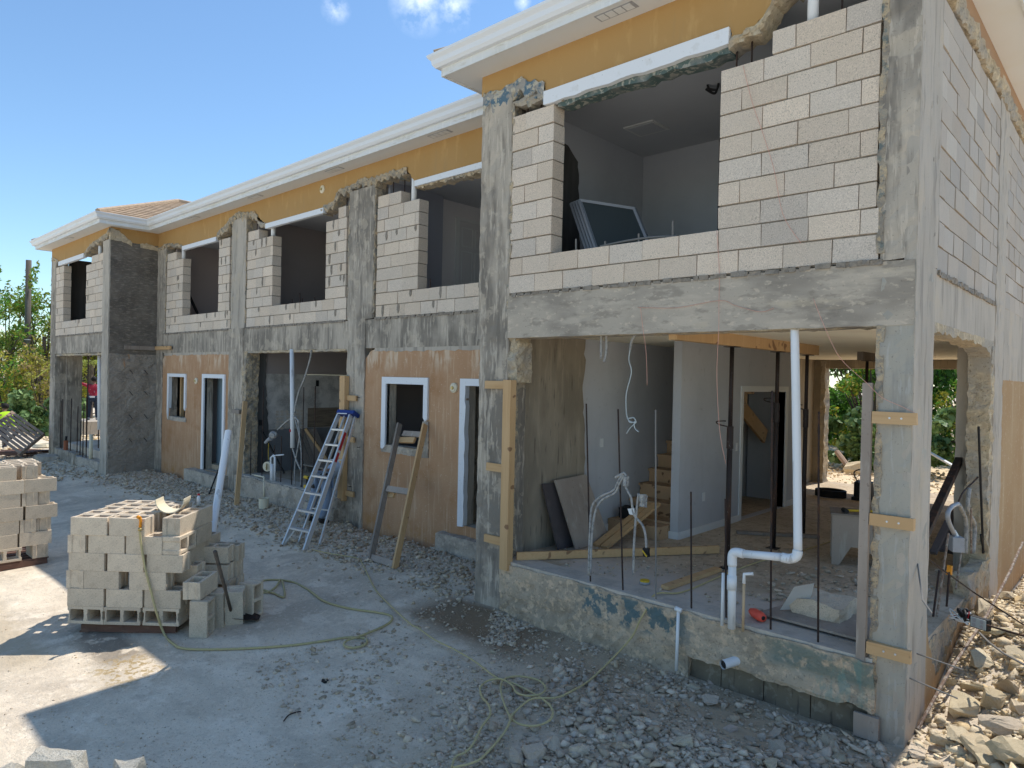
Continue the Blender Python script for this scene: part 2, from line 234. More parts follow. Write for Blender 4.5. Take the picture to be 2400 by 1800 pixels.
# ------------------------------------------------------------------ mesh builder
class MB:
    def __init__(s): s.v = []; s.f = []; s.mi = []; s.t = []; s.mats = []
    def slot(s, m):
        if m not in s.mats: s.mats.append(m)
        return s.mats.index(m)
    def add(s, vs, fs, m=None, tone=(1, 1, 1)):
        o = len(s.v); s.v += [tuple(p) for p in vs]; i = s.slot(m) if m else 0
        for f in fs: s.f.append(tuple(o+k for k in f)); s.mi.append(i); s.t.append(tone)
    def box(s, x0, x1, y0, y1, z0, z1, m=None, tone=(1, 1, 1), j=0):
        c = [[x, y, z] for x in (x0, x1) for y in (y0, y1) for z in (z0, z1)]
        if j: c = [[a+R.uniform(-j, j) for a in p] for p in c]
        s.add(c, [(0, 1, 3, 2), (4, 6, 7, 5), (0, 4, 5, 1), (2, 3, 7, 6), (0, 2, 6, 4), (1, 5, 7, 3)], m, tone)
    def bar(s, a, b, w, h, m=None, up=(0, 0, 1), tone=(1, 1, 1)):
        """rectangular bar from a to b, w across, h along up"""
        a = Vector(a); b = Vector(b); d = (b-a).normalized(); u = Vector(up)
        if abs(d.dot(u)) > .98: u = Vector((0, 1, 0))
        sd = d.cross(u).normalized(); u = sd.cross(d)
        c = [p + sd*(i*w/2) + u*(k*h/2) for p in (a, b) for i in (-1, 1) for k in (-1, 1)]
        s.add(c, [(0, 1, 3, 2), (4, 6, 7, 5), (0, 4, 5, 1), (2, 3, 7, 6), (0, 2, 6, 4), (1, 5, 7, 3)], m, tone)
    def tube(s, pts, r, n=8, m=None, cap=True, tone=(1, 1, 1)):
        pts = [Vector(p) for p in pts]; k = len(pts); rs = r if isinstance(r, (list, tuple)) else [r]*k
        vs = []; prev = None
        for i, p in enumerate(pts):
            d = (pts[min(i+1, k-1)]-pts[max(i-1, 0)]).normalized()
            if prev is None:
                u = Vector((0, 0, 1)) if abs(d.z) < .9 else Vector((1, 0, 0)); u = (u - d*u.dot(d)).normalized()
            else: u = (prev - d*prev.dot(d)); u = u.normalized() if u.length > 1e-6 else d.orthogonal().normalized()
            prev = u; w = d.cross(u)
            vs += [p + (u*math.cos(2*PI*q/n) + w*math.sin(2*PI*q/n))*rs[i] for q in range(n)]
        fs = [(i*n+q, i*n+(q+1) % n, (i+1)*n+(q+1) % n, (i+1)*n+q) for i in range(k-1) for q in range(n)]
        if cap: fs += [tuple(range(n))[::-1], tuple((k-1)*n+q for q in range(n))]
        s.add(vs, fs, m, tone)
    def prism(s, loops, ax, d0, d1, m=None, tone=(1, 1, 1)):
        """polygon with holes, given in the two other axes, extruded along ax from d0 to d1"""
        def P(p, d): return {'y': (p[0], d, p[1]), 'x': (d, p[0], p[1]), 'z': (p[0], p[1], d)}[ax]
        fl = [p for l in loops for p in l]; tri = tessellate_polygon([[Vector((p[0], p[1], 0)) for p in l] for l in loops])
        n = len(fl); vs = [P(p, d0) for p in fl] + [P(p, d1) for p in fl]
        fs = [tuple(t) for t in tri] + [tuple(q+n for q in t[::-1]) for t in tri]; o = 0
        for l in loops:
            k = len(l); fs += [(o+i, o+(i+1) % k, n+o+(i+1) % k, n+o+i) for i in range(k)]; o += k
        s.add(vs, fs, m, tone)
    def rough(s, x0, x1, y0, y1, z0, z1, step, amp, m=None, freq=4, seed=0):
        """box with broken, uneven faces"""
        ds = [max(1, round((b-a)/step)) for a, b in ((x0, x1), (y0, y1), (z0, z1))]; V = {}; fs = []
        lo = (x0, y0, z0); hi = (x1, y1, z1)
        def vid(i, j, k):
            key = (i, j, k)
            if key not in V:
                p = Vector([lo[q]+(hi[q]-lo[q])*key[q]/ds[q] for q in range(3)])
                nv = noise.noise_vector(p*freq+Vector((seed, 0, 0)))*amp + noise.noise_vector(p*freq*4)*amp*.5
                V[key] = (len(V), p+nv)
            return V[key][0]
        for a in range(3):
            b, c = [q for q in range(3) if q != a]
            for e in (0, ds[a]):
                for i in range(ds[b]):
                    for j in range(ds[c]):
                        q = []
                        for di, dj in ((0, 0), (1, 0), (1, 1), (0, 1)):
                            k = [0, 0, 0]; k[a] = e; k[b] = i+di; k[c] = j+dj; q.append(vid(*k))
                        fs.append(tuple(q))
        s.add([p for _, p in sorted(V.values(), key=lambda t: t[0])], fs, m)
    def ball(s, c, r, m=None, seg=12, rings=8, sc=(1, 1, 1)):
        vs = [(c[0]+r*sc[0]*math.sin(PI*i/rings)*math.cos(2*PI*j/seg), c[1]+r*sc[1]*math.sin(PI*i/rings)*math.sin(2*PI*j/seg), c[2]+r*sc[2]*math.cos(PI*i/rings)) for i in range(rings+1) for j in range(seg)]
        s.add(vs, [(i*seg+j, i*seg+(j+1) % seg, (i+1)*seg+(j+1) % seg, (i+1)*seg+j) for i in range(rings) for j in range(seg)], m)
    def build(s, name, m=None, parent=None, loc=None, smooth=False, bevel=0):
        me = bpy.data.meshes.new(name); me.from_pydata(s.v, [], s.f)
        if m and not s.mats: s.mats = [m]
        for q in s.mats: me.materials.append(q)
        me.polygons.foreach_set('material_index', s.mi)
        if any(t != (1, 1, 1) for t in s.t):
            a = me.attributes.new('tone', 'FLOAT_COLOR', 'CORNER'); arr = []
            for p, t in zip(me.polygons, s.t): arr += [t[0], t[1], t[2], 1]*p.loop_total
            a.data.foreach_set('color', arr)
        elif s.mats and s.mats[0] in (m_block, m_block_side, m_stone, m_lime):
            a = me.attributes.new('tone', 'FLOAT_COLOR', 'CORNER'); a.data.foreach_set('color', [1.0]*4*len(me.loops))
        bm = bmesh.new(); bm.from_mesh(me); bmesh.ops.recalc_face_normals(bm, faces=bm.faces); bm.to_mesh(me); bm.free()
        if smooth: me.polygons.foreach_set('use_smooth', [True]*len(me.polygons))
        o = bpy.data.objects.new(name, me); COL.objects.link(o)
        if parent: o.parent = parent
        if loc is not None: o.location = loc
        if bevel:
            b = o.modifiers.new('soft', 'BEVEL'); b.width = bevel; b.segments = 1; b.limit_method = 'ANGLE'
        return o
def thing(name, label, cat, loc=(0, 0, 0), rz=0, group=None):
    o = bpy.data.objects.new(name, None); COL.objects.link(o); o.empty_display_size = .1; o.location = loc; o.rotation_euler.z = rz
    return tag(o, label, cat, group)
def tag(o, label, cat, group=None, kind=None):
    o['label'] = label; o['category'] = cat
    if group: o['group'] = group
    if kind: o['kind'] = kind
    return o
def struct(o, kind='structure'): o['kind'] = kind; return o
def dup(root, loc=None, rz=None, label=None, group=None):
    r = root.copy(); COL.objects.link(r)
    if loc is not None: r.location = loc
    if rz is not None: r.rotation_euler.z = rz
    if label: r['label'] = label
    if group: r['group'] = group
    for ch in list(root.children):
        c = ch.copy(); COL.objects.link(c); c.parent = r
        for g in list(ch.children): q = g.copy(); COL.objects.link(q); q.parent = c
    return r
def jag(pts, step=.06, amp=.02, seed=1):
    """make a polyline uneven"""
    rr = random.Random(seed); out = []
    for a, b in zip(pts[:-1], pts[1:]):
        L = math.hypot(b[0]-a[0], b[1]-a[1]); n = max(1, int(L/step))
        for i in range(n):
            t = i/n; w = amp if 0 < i else amp*.3
            out.append((a[0]+(b[0]-a[0])*t+rr.uniform(-w, w), a[1]+(b[1]-a[1])*t+rr.uniform(-w, w)))
    out.append(pts[-1]); return out
def curve_pts(pts, n=6):
    """smooth a polyline (Catmull-Rom)"""
    P = [Vector(p) for p in pts]; out = []
    for i in range(len(P)-1):
        a = P[max(i-1, 0)]; b = P[i]; c = P[i+1]; d = P[min(i+2, len(P)-1)]
        for k in range(n):
            t = k/n; out.append(.5*((2*b)+(c-a)*t+(2*a-5*b+4*c-d)*t*t+(3*b-a-3*c+d)*t**3))
    out.append(P[-1]); return out

# ------------------------------------------------------------------ ground
def sst(a, b, x):
    t = min(1, max(0, (x-a)/(b-a))); return t*t*(3-2*t)
def gz(x, y):
    z = -3.66 + .04*max(min(y, 0), -12)
    if y < 3: z += .05*noise.noise(Vector((x*.6, y*.6, 0)))*.6
    heap = sst(-.1, .03, x)*(.42*sst(.3, 2.3, y)*(1-.85*sst(3.3, 4.3, y)) + .42*sst(.05, 1.1, x)*sst(-3.0, -.2, y)) + .04*noise.noise(Vector((x*3, y*3, 2)))*sst(0, .3, x)   # rubble heap along the side wall
    near = .12*sst(-3.6, -1.2, x)*sst(-3.4, -1.6, y)*(1-sst(-1.3, -.4, y))
    z += heap + near
    if y < 1.2: z += .05*noise.noise(Vector((x*2.3, y*2.3, 4)))*sst(-2.6, -.6, y)*.5 + .15*sst(-.7, .9, y)*(.5+.5*noise.noise(Vector((x*1.3, 1, 0))))*(1-sst(-5.2, -4.7, x))
    if y < 1.2: z += .09*sst(-1.4, .1, y)*(0.4+.6*noise.noise(Vector((x*.9, 7, 0)))) * (1-sst(-4.6, -3.6, x))
    return z
G = MB(); xs = sorted(set([round(-26+.25*i, 3) for i in range(120)] + [-400, -200, -120, -80, -60, -45, -35, -30, 6, 9, 14, 25, 50, 120, 300]))
ys = sorted(set([round(-9+.25*i, 3) for i in range(70)] + [-300, -120, -50, -25, -15, -11, 10, 13, 16, 20, 26, 40, 80, 160, 400]))
for y in ys:
    for x in xs: G.v.append((x, y, gz(x, y) if -27 < x < 6 and -10 < y < 9 else gz(max(-26, min(x, 5)), max(-9, min(y, 8.5)))))
nx = len(xs); inb = lambda x, y: (-4.6 < x < -.05 and .05 < y < 9.8) or (-22.9 < x < -17.95 and .05 < y < 9.8) or (-17.9 < x < -4.6 and 1.2 < y < 9.8)
for j in range(len(ys)-1):
    for i in range(nx-1):
        G.f.append((j*nx+i, j*nx+i+1, (j+1)*nx+i+1, (j+1)*nx+i)); G.mi.append(0); G.t.append((1, 1, 1))
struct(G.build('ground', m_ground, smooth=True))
g2 = MB()                                            # raised sandy ground behind the house
for j, y in enumerate([9.95, 11, 13, 16, 22, 40, 120]):
    for i, x in enumerate([-90, -60, -40, -30, -24, -20, -16, -12, -8, -6, -4, -2, 0, 2, 5, 10, 40]):
        g2.v.append((x, y, -3.3+.12*noise.noise(Vector((x*.4, y*.4, 3)))+(.0 if y < 22 else .1)))
for j in range(6):
    for i in range(16): g2.f.append((j*17+i, j*17+i+1, (j+1)*17+i+1, (j+1)*17+i)); g2.mi.append(0); g2.t.append((1, 1, 1))
struct(g2.build('sandy_ground', m_dirt))

g3 = MB()  # unseen pale ground added behind the camera to bounce sun onto the facade
X3 = [-60, -30, -18, -12, -8, -6, -5, -4.4, -3.8, -3.2, -2.6, -2, -1, 0, 1, 2.5, 5, 10, 30, 60]
for y in (-120, -60, -30, -15, -9, -6.5, -5.6, -5.2):
    for x in X3: g3.v.append((x, y+.5*noise.noise(Vector((x*.7, 0, 5))), (gz(max(-26, min(x, 5)), max(y, -9)))+.02))
for j in range(7):
    for i in range(len(X3)-1): g3.f.append((j*20+i, j*20+i+1, (j+1)*20+i+1, (j+1)*20+i)); g3.mi.append(0); g3.t.append((1, 1, 1))
struct(g3.build('bounce_ground', mat('pale_bounce_sheet', (.68, .62, .51), [(3, I1, .45, .62, (.6, .53, .42), .6), (30, I1, .55, .66, (.72, .67, .57), .5)], [(20, .6, .02, I1)])))
# ------------------------------------------------------------------ house
HB = .2032
house = thing('house', 'two storey gold and grey concrete house being rebuilt, walls broken open and patched with blocks', 'house')
YM = 1.14
WN = (-4.65, 0.0); WF = (-23.15, -17.9)               # near and far wings
def column(x0, x1, y0, y1, z0, z1, m=m_conc, name='column', amp=.011): 
    b = MB(); b.rough(x0, x1, y0, y1, z0, z1, .05, amp, m, freq=7, seed=x0*3); return b.build(name, parent=house, smooth=False)
column(-4.64, -4.15, 0, .32, -.5, 2.3); column(-4.6, -4.14, 0, .32, -3.8, -.5, m_conc)
column(-.25, 0, 0, .62, .0, 3.2, m_conc)
column(-.23, 0, 0, .6, -3.95, -.02, mat('corner_column_concrete', (.41, .375, .31), [(1.6, (1, 1, .3), .46, .58, (.3, .275, .235), .8), (8, VERT, .54, .64, (.27, .255, .23), .5), (26, VERT, .58, .64, (.5, .475, .43), .45), (60, I1, .62, .68, (.15, .14, .13), .5)], [(8, .5, .012, VERT), (60, .4, .004, I1)]))
# facing of the column on its side wall: a thin, paler skin
b = MB(); b.rough(-.08, .006, .003, .66, 0, 3.2, .07, .006, m_conc_side, 6); b.rough(-.08, .006, .003, .6, -3.95, 0, .07, .006, m_conc_side, 6); b.build('side_facing', parent=house)
column(0-.35, .004, 3.5, 4.1, -3.9, 2.55, m_conc_side)
def beam(x0, x1, y0, y1, z0, z1, m=m_beam): 
    b = MB(); b.rough(x0, x1, y0, y1, z0, z1, .09, .005, m, freq=4); return b.build('floor_beam', parent=house)
beam(-4.15, -.004, -.004, .3, -.5, -.012)
beam(-.3, -.004, .6, 10, -.44, .0, m_conc_side)
beam(-17.9, -4.6, YM, YM+.3, -.5, -.012, m_conc); beam(-22.7, -18.35, .004, .3, -.52, -.02, m_conc)
b = MB()                                              # chipped arrises of the columns
for x, y, z0, z1 in ((-.245, .05, .05, 3.1), (-.225, .05, -3.9, -.5), (-4.15, .06, -.4, 2.2), (-4.145, .08, -3.3, -1.0), (-9.1, YM+.05, .1, 2.2), (-8.36, YM+.05, .1, 2.2), (-9.07, YM+.05, -3.2, -.6), (-12.97, YM+.05, .1, 2.3), (-13.62, YM+.05, .1, 2.3), (-17.36, YM+.05, .1, 2.1)):
    b = MB(); b.rough(x-.025, x+.025, y-.055, y+.08, z0, z1, .045, .02, m_broken_grey, 9, x); b.build('chipped_edge', parent=house)
# ---- block infill panels
def panel(name, rows, ax, pos, z0=0.0, m=m_block, mm=m_mortar, th=.19, face=1, seed=1, smear=0):
    """rows: list of (course, a, b) laid in running bond; ax 'x' runs along X at Y=pos, 'y' along Y at X=pos"""
    b = MB(); rr = random.Random(seed)
    for n, a, c in rows:
        za = z0+n*HB; 
        def put(p, q, zz0, zz1, d0, d1, mt, tone=(1, 1, 1), j=0):
            if ax == 'x': b.box(p, q, pos+d0, pos+d1, zz0, zz1, mt, tone, j)
            else: b.box(pos-d1, pos-d0, p, q, zz0, zz1, mt, tone, j)
        put(a+.012, c-.012, za, za+HB, .016, th-.012, mm)
        p = a; first = True; off = (.39, .2)[n % 2] if rr.random() < .85 else .3
        while p < c-.02:
            q = min(p+(off if first else .395), c); first = False
            if c-q < .06: q = c
            t = rr.gauss(1, .05); w = rr.uniform(-.02, .03); tone = (t+w, t, t-w*1.3)
            if rr.random() < .05: tone = (t*.93, t*.95, t*.98)
            if m is m_block_side and rr.random() < .04: tone = (1.14, 1.16, 1.17)
            o = rr.uniform(-.005, .005); put(p+.0035, q-.0035, za+.014, za+HB-.0005, o, th+o, m, tone, .0025); p = q
            if rr.random() < smear:
                k = rr.uniform(p-.3, p-.05); hh = .19*rr.uniform(.5, 1); 
                if a+.05 < k < c-.05:
                    poly = jag([(k-.02, za+HB), (k-.035, za+HB-hh*.5), (k-.01, za+HB-hh), (k+.02, za+HB-hh*.8), (k+.025, za+HB)], .04, .008, rr.random())
                    b.prism([poly], 'y', pos-.006, pos+.003, mm)
    o = b.build(name, parent=house); return o
fill = lambda lo, hi, a, b: [(n, a, b) for n in range(lo, hi)]
panel('block_infill', fill(0, 2, -4.15, -.26)+fill(2, 10, -4.14, -3.53)+fill(2, 9, -1.59, -.28)+[(9, -1.13, -.27)], 'x', .004, seed=4)
panel('block_infill', fill(0, 2, -8.3, -4.66)+fill(2, 9, -8.29, -7.2)+[(9, -8.28, -7.66)], 'x', YM+.004, seed=5, smear=.25)
panel('block_infill', fill(0, 2, -12.92, -9.17)+fill(2, 9, -12.92, -11.83)+[(9, -12.9, -12.42)]+fill(2, 9, -9.86, -9.2)+[(9, -9.48, -9.22)], 'x', YM+.004, seed=6, smear=.25)
panel('block_infill', fill(0, 2, -17.3, -13.68)+fill(2, 9, -17.3, -16.29)+[(9, -17.28, -16.7)]+fill(2, 10, -14.3, -13.75), 'x', YM+.004, seed=7, smear=.2)
panel('block_infill', fill(0, 2, -22.65, -18.38)+fill(2, 10, -22.65, -21.9)+fill(2, 9, -19.8, -18.4)+[(9, -19.36, -18.42)], 'x', .004, seed=8, smear=.15)
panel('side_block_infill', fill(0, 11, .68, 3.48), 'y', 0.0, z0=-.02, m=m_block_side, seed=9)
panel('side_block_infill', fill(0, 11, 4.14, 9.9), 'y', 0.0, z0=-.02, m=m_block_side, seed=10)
# beads of squeezed mortar under the bottom courses
for (x0, x1, y) in ((-8.3, -5.8, YM), (-12.9, -9.2, YM), (-17.3, -13.7, YM), (-4.1, -.3, 0), (-22.6, -18.4, 0)):
    x = x0; b = MB()
    while x < x1:
        w = R.uniform(.04, .14); b.box(x, x+w, y-.012, y+.05, -.03, .012*R.random()+.003, m_mortar, j=.006); x += w*R.uniform(.8, 1.5)
    b.build('mortar_bead', parent=house)
yy = .7; b = MB()
while yy < 3.45: w = R.uniform(.05, .12); b.box(-.05, .014, yy, yy+w, -.05, -.008, m_mortar, j=.008); yy += w*R.uniform(.8, 1.2)
b.build('mortar_bead', parent=house)
# ---- main-facade columns
column(-9.1, -8.36, YM-.01, YM+.28, 0, 2.25); column(-9.08, -8.56, YM-.012, YM+.3, -3.8, 0)
column(-13.62, -12.96, YM-.01, YM+.28, 0, 2.38, m_conc_side); column(-13.68, -13.0, YM-.012, YM+.3, -3.8, 0)
column(-17.9, -17.36, YM-.004, YM+.28, 0, 2.2); column(-17.9, -17.48, YM-.006, YM+.3, -3.8, 0)
# broken jamb on the left side of the kitchen opening
b = MB(); b.rough(-13.06, -12.86, YM-.008, YM+.28, -3.15, -.52, .06, .035, m_broken_grey, 6); b.build('broken_jamb', parent=house)
# ---- far wing
column(-23.17, -22.65, 0, .3, -3.8, 2.3, m_conc); column(-18.42, -17.925, -.004, .3, -3.8, 2.32, m_conc_side)
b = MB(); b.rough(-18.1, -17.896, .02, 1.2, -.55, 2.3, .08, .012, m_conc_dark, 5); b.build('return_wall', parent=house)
b = MB(); b.rough(-18.1, -17.892, .02, 1.2, -3.8, -.55, .07, .028, m_conc_rough, 5); b.build('return_wall', parent=house)
# ---- terracotta panels of the ground floor, with openings
def wall_poly(name, loops, y0, y1, m, parent=house):
    b = MB(); b.prism(loops, 'y', y0, y1, m)
    if m is m_terra: b = MB(); b.prism(loops, 'y', y0, y0+.02, m); b.prism(loops, 'y', y0+.021, y1, m_conc)
    return b.build(name, parent=parent)
w1 = jag([(-17.02, -2.12), (-17.02, -1.1), (-16.05, -1.1), (-16.05, -2.1), (-17.02, -2.12)], .1, .012, 3)[:-1]
d1 = [(-14.93, -3.24), (-14.93, -1.1), (-13.95, -1.1), (-13.95, -3.24)]
wall_poly('rendered_wall', [[(-17.48, -3.8), (-17.48, -.66), (-17.3, -.5), (-13.68, -.5), (-13.68, -3.8)], w1, d1], YM+.012, YM+.2, m_terra)
w2 = [(-7.94, -2.1), (-7.94, -1.09), (-6.99, -1.09), (-6.99, -2.1)]
d2 = [(-6.04, -3.13), (-6.04, -1.08), (-4.95, -1.08), (-4.95, -3.13)]
wall_poly('rendered_wall', [[(-8.6, -3.8), (-8.6, -.72), (-8.42, -.55), (-8.2, -.5), (-4.6, -.5), (-4.6, -3.8)], w2, d2], YM+.012, YM+.2, m_terra)
# chipped top edge of the render where it meets the beam
b = MB()
for x0, x1 in ((-17.4, -13.7), (-8.3, -4.7)):
    pts = jag([(x0, -.56), (x1, -.56)], .08, .014, x0) ; b.prism([[(x0, -.49)] + pts + [(x1, -.49)]], 'y', YM+.004, YM+.1, m_conc_side)
b.build('render_edge', parent=house)
# trims round openings (broken pieces left as in the photograph)
def trim_piece(polys, name='opening_trim', y=YM, m=m_trim):
    b = MB()
    for p in polys: b.prism([p], 'y', y-.022, y+.06, m)
    b.build(name, parent=house)
trim_piece([[(-8.05, -2.15), (-8.05, -.98), (-6.88, -.98), (-6.88, -1.62), (-6.93, -1.66), (-6.98, -1.6), (-6.98, -1.09), (-7.94, -1.09), (-7.94, -2.12), (-8.0, -2.17)]])
trim_piece([[(-6.15, -3.15), (-6.15, -.98), (-4.7, -.98), (-4.7, -1.08)]+jag([(-6.03, -1.08), (-6.03, -3.14)], .1, .014, 4)])
trim_piece([[(-17.1, -1.6), (-17.1, -1.02), (-15.96, -1.02), (-15.96, -1.85), (-16.0, -1.92), (-16.05, -1.86), (-16.05, -1.1), (-17.0, -1.1), (-17.0, -1.7), (-17.05, -2.18), (-17.1, -2.0)]])
trim_piece([[(-15.03, -3.24), (-15.03, -1.01), (-13.85, -1.01), (-13.85, -3.0), (-13.95, -3.05), (-13.95, -1.1), (-14.93, -1.1), (-14.93, -3.24)]])
b = MB()
for x0, x1, z0, z1 in ((-8.05, -6.86, -2.22, -2.1), (-7.0, -6.86, -2.1, -1.66), (-17.08, -15.95, -2.2, -2.1), (-8.08, -7.98, -2.2, -2.05)):
    b = MB(); b.rough(x0, x1, YM-.008, YM+.1, z0, z1, .05, .012, m_stub2, 9); b.build('broken_sill', parent=house)
# plinth, step and stubs
b = MB(); b.rough(-15.46, -13.62, .92, YM+.05, -3.8, -3.25, .09, .012, m_stub2, 4); b.build('door_step', parent=house)
b = MB(); b.rough(-6.5, -4.62, 1.0, YM+.05, -3.8, -3.28, .08, .016, m_stub2, 5); b.build('plinth', parent=house)
b = MB(); b.rough(-13.0, -9.05, .98, YM+.2, -3.85, -3.13, .08, .026, m_stub2, 5, 3); b.rough(-10.3, -9.05, .9, YM, -3.85, -3.3, .07, .03, m_stub2, 6, 9); b.build('base_wall', parent=house)
b = MB(); b.rough(-4.15, -.2, -.06, .22, -3.42, -3.07, .07, .022, m_stub, 5, 1)
b.rough(-4.15, -2.5, -.05, .2, -4.0, -3.4, .07, .03, m_stub, 5, 2); b.rough(-2.6, -1.75, -.06, .2, -4.0, -3.4, .07, .03, m_stub, 5, 2)
b.rough(-1.75, -.2, -.05, .14, -3.45, -3.38, .05, .03, m_stub, 5, 6); b.build('base_wall', parent=house)
# footing blocks exposed under the near wing
b = MB(); x = -1.85
while x < -.22:
    q = min(x+.39, -.22); b.box(x+.004, q-.004, .0+.01, .2, -4.05, -3.46, m_found, j=.006); x = q
b.build('footing_block', parent=house)
b = MB(); b.rough(-22.7, -18.38, .02, .25, -3.85, -3.36, .09, .02, m_stub2, 5); b.rough(-22.7, -20.6, -.02, .25, -3.85, -3.3, .08, .03, m_conc, 5); b.build('base_wall', parent=house)
# side stub with its broken top and ochre skin
st = [(.6, -3.95), (.6, -2.72), (.66, -2.95)] + jag([(.72, -3.1), (1.0, -3.42), (1.35, -3.36), (1.8, -3.22), (2.3, -3.08), (3.5, -3.02)], .07, .025, 5) + [(3.5, -3.95)]
b = MB(); b.prism([st], 'x', -.2, 0.002, m_ochre); b.build('side_base_wall', parent=house)
b = MB(); b.rough(-.26, -.02, .62, 3.5, -3.5, -3.1, .08, .04, m_broken_grey, 5, 4); b.rough(-.14, .0, 2.4, 3.5, -3.2, -2.85, .07, .05, m_broken, 6, 4); b.build('broken_base_core', parent=house)
# side opening jamb and arch
b = MB(); b.rough(-.215, -.002, 3.34, 3.52, -3.1, -.5, .035, .028, m_broken, 9, 2); b.build('broken_jamb', parent=house)
arch = [(.58, -.43)] + jag([(.6, -.5), (1.2, -.5), (2.2, -.5), (3.0, -.53), (3.3, -.62), (3.36, -.95)], .07, .025, 7) + [(3.55, -.95), (3.55, -.43)]
b = MB(); b.prism([arch], 'x', -.215, -.004, m_broken); b.build('broken_lintel_edge', parent=house)
b = MB(); b.rough(-4.16, -.2, .01, .26, -.5, -.45, .05, .016, m_broken, 7, 2); b.rough(-4.2, -4.02, .02, .28, -1.0, -.47, .05, .045, m_broken, 8, 2); b.build('broken_lintel_edge', parent=house)
b = MB(); b.rough(-13.0, -9.1, YM+.01, YM+.26, -.54, -.5, .05, .016, m_broken, 7, 2); b.rough(-22.7, -18.4, .02, .26, -.58, -.53, .06, .02, m_broken, 7, 5); b.build('broken_lintel_edge', parent=house)
# ochre side render beyond the second column
b = MB(); b.prism([[(3.98, -3.95)] + jag([(3.98, -.86), (4.2, -.84), (6, -.84), (9.9, -.86)], .12, .02, 3) + [(9.9, -3.95)]], 'x', -.2, -.004, m_ochre)
b.build('side_rendered_wall', parent=house)
b = MB(); b.rough(-.2, .0, 3.95, 9.9, -.86, -.43, .12, .008, m_conc_side, 5); b.build('side_beam', parent=house)
# ---- gold stucco bands with broken lower edges
def gold(name, lower, ztop, y0, y1, edge=m_broken_grey, seed=1, drop=.06):
    lo = jag(lower, .04, .02, seed); x0, x1 = lower[0][0], lower[-1][0]
    wall_poly(name, [[(x0, ztop)] + lo + [(x1, ztop)]], y0, y1, m_gold)
SO = 2.63
near_low = [(-4.655, 2.4), (-4.5, 2.34), (-4.3, 2.36), (-4.05, 2.42), (-3.9, 2.34), (-3.66, 2.26), (-3.66, 2.19), (-1.51, 2.19), (-1.5, 2.08), (-1.28, 2.12), (-1.18, 2.22), (-1.1, 2.34), (-.9, 2.42), (-.3, 2.5), (-.25, SO-.02)]
gold('stucco_band', near_low, SO, .0, .2)
main_low = [(-17.9, 2.2), (-17.4, 2.3), (-16.9, 2.22), (-16.6, 2.22), (-16.3, 2.1), (-14.4, 2.1), (-14.3, 2.2), (-14.0, 2.28), (-13.7, 2.42), (-13.3, 2.5), (-13.0, 2.42), (-12.6, 2.38), (-12.3, 2.2), (-12.1, 2.1), (-9.92, 2.1), (-9.6, 2.16), (-9.4, 2.3), (-9.1, 2.32), (-8.75, 2.4), (-8.4, 2.34), (-7.9, 2.36), (-7.52, 2.33), (-7.4, 2.2), (-7.29, 2.12), (-4.6, 2.12)]
gold('stucco_band', main_low, SO, YM, YM+.2, seed=2)
far_low = [(-23.15, 2.4), (-22.9, 2.32), (-22.3, 2.16), (-19.95, 2.16), (-19.8, 2.26), (-19.4, 2.34), (-18.9, 2.36), (-18.5, 2.42), (-18.2, 2.5), (-17.9, 2.58)]
gold('stucco_band', far_low, SO, 0, .2, seed=3)
b = MB(); b.prism([[(0.19, SO)] + jag([(0.19, 2.55), (.3, 2.42), (.5, 2.28), (.9, 2.22), (1.2, 2.24)], .06, .02, 8) + [(1.2, SO)]], 'x', -18.1, -17.9, m_gold); b.build('stucco_band', parent=house)
# broken strips below the bands
def strip(pts, th, y0, y1, m, seed, parent=house, up=.012):
    b = MB(); a0 = jag(pts, .05, .02, seed); a = [a0[0]]
    for p in a0[1:]:
        if p[0] > a[-1][0]+.018: a.append(p)
    lo = [(p[0], p[1]-up-th*R.uniform(.4, 1.4)) for p in a]
    vs = [(p[0], yy, zz) for p, q in zip(a, lo) for yy, zz in ((y0-.004, p[1]+up), (y0-.012+R.uniform(-.006, .008), (p[1]+q[1])/2+.005), (y0+.004+R.uniform(0, .012), q[1]), (y1, q[1]), (y1, p[1]+up))]
    b.add(vs, [(i*5+j, i*5+(j+1) % 5, i*5+5+(j+1) % 5, i*5+5+j) for i in range(len(a)-1) for j in range(5)], m)
    for p in a:                                   # loose chips standing off the break
        if R.random() < .4: k = R.uniform(.006, .018); c = (p[0]+R.uniform(-.03, .03), p[1]-up-th*R.uniform(-.1, .8)); yy = y0-R.uniform(.012, .02); b.box(c[0]-k*1.5, c[0]+k*1.5, yy, yy+.05, c[1]-k, c[1]+k, m, j=k*.6)
    b.build("broken_edge", parent=parent)
strip([(-4.62, 2.42), (-4.3, 2.38), (-4.05, 2.44), (-3.66, 2.28)], .2, -.012, .22, m_paint_broken, 2)
strip([(-4.1, 2.2), (-3.66, 2.2), (-3.4, 2.12)], .06, -.004, .2, m_broken, 4)
strip([(-1.52, 2.08), (-1.28, 2.12), (-1.18, 2.22), (-1.1, 2.36), (-.9, 2.43), (-.3, 2.5)], .06, -.008, .22, m_broken, 3)
strip([(-17.9, 2.22), (-17.4, 2.3), (-16.9, 2.24), (-16.6, 2.22), (-16.3, 2.12)], .07, YM-.014, YM+.2, m_broken_grey, 5)
strip([(-14.36, 2.2), (-14.0, 2.3), (-13.7, 2.45), (-13.3, 2.52), (-12.95, 2.45), (-12.6, 2.42), (-12.45, 2.3)], .13, YM-.018, YM+.2, m_broken_grey, 6)
strip([(-12.45, 2.2), (-12.2, 2.12), (-12.05, 2.1)], .06, YM-.012, YM+.2, m_broken, 8)
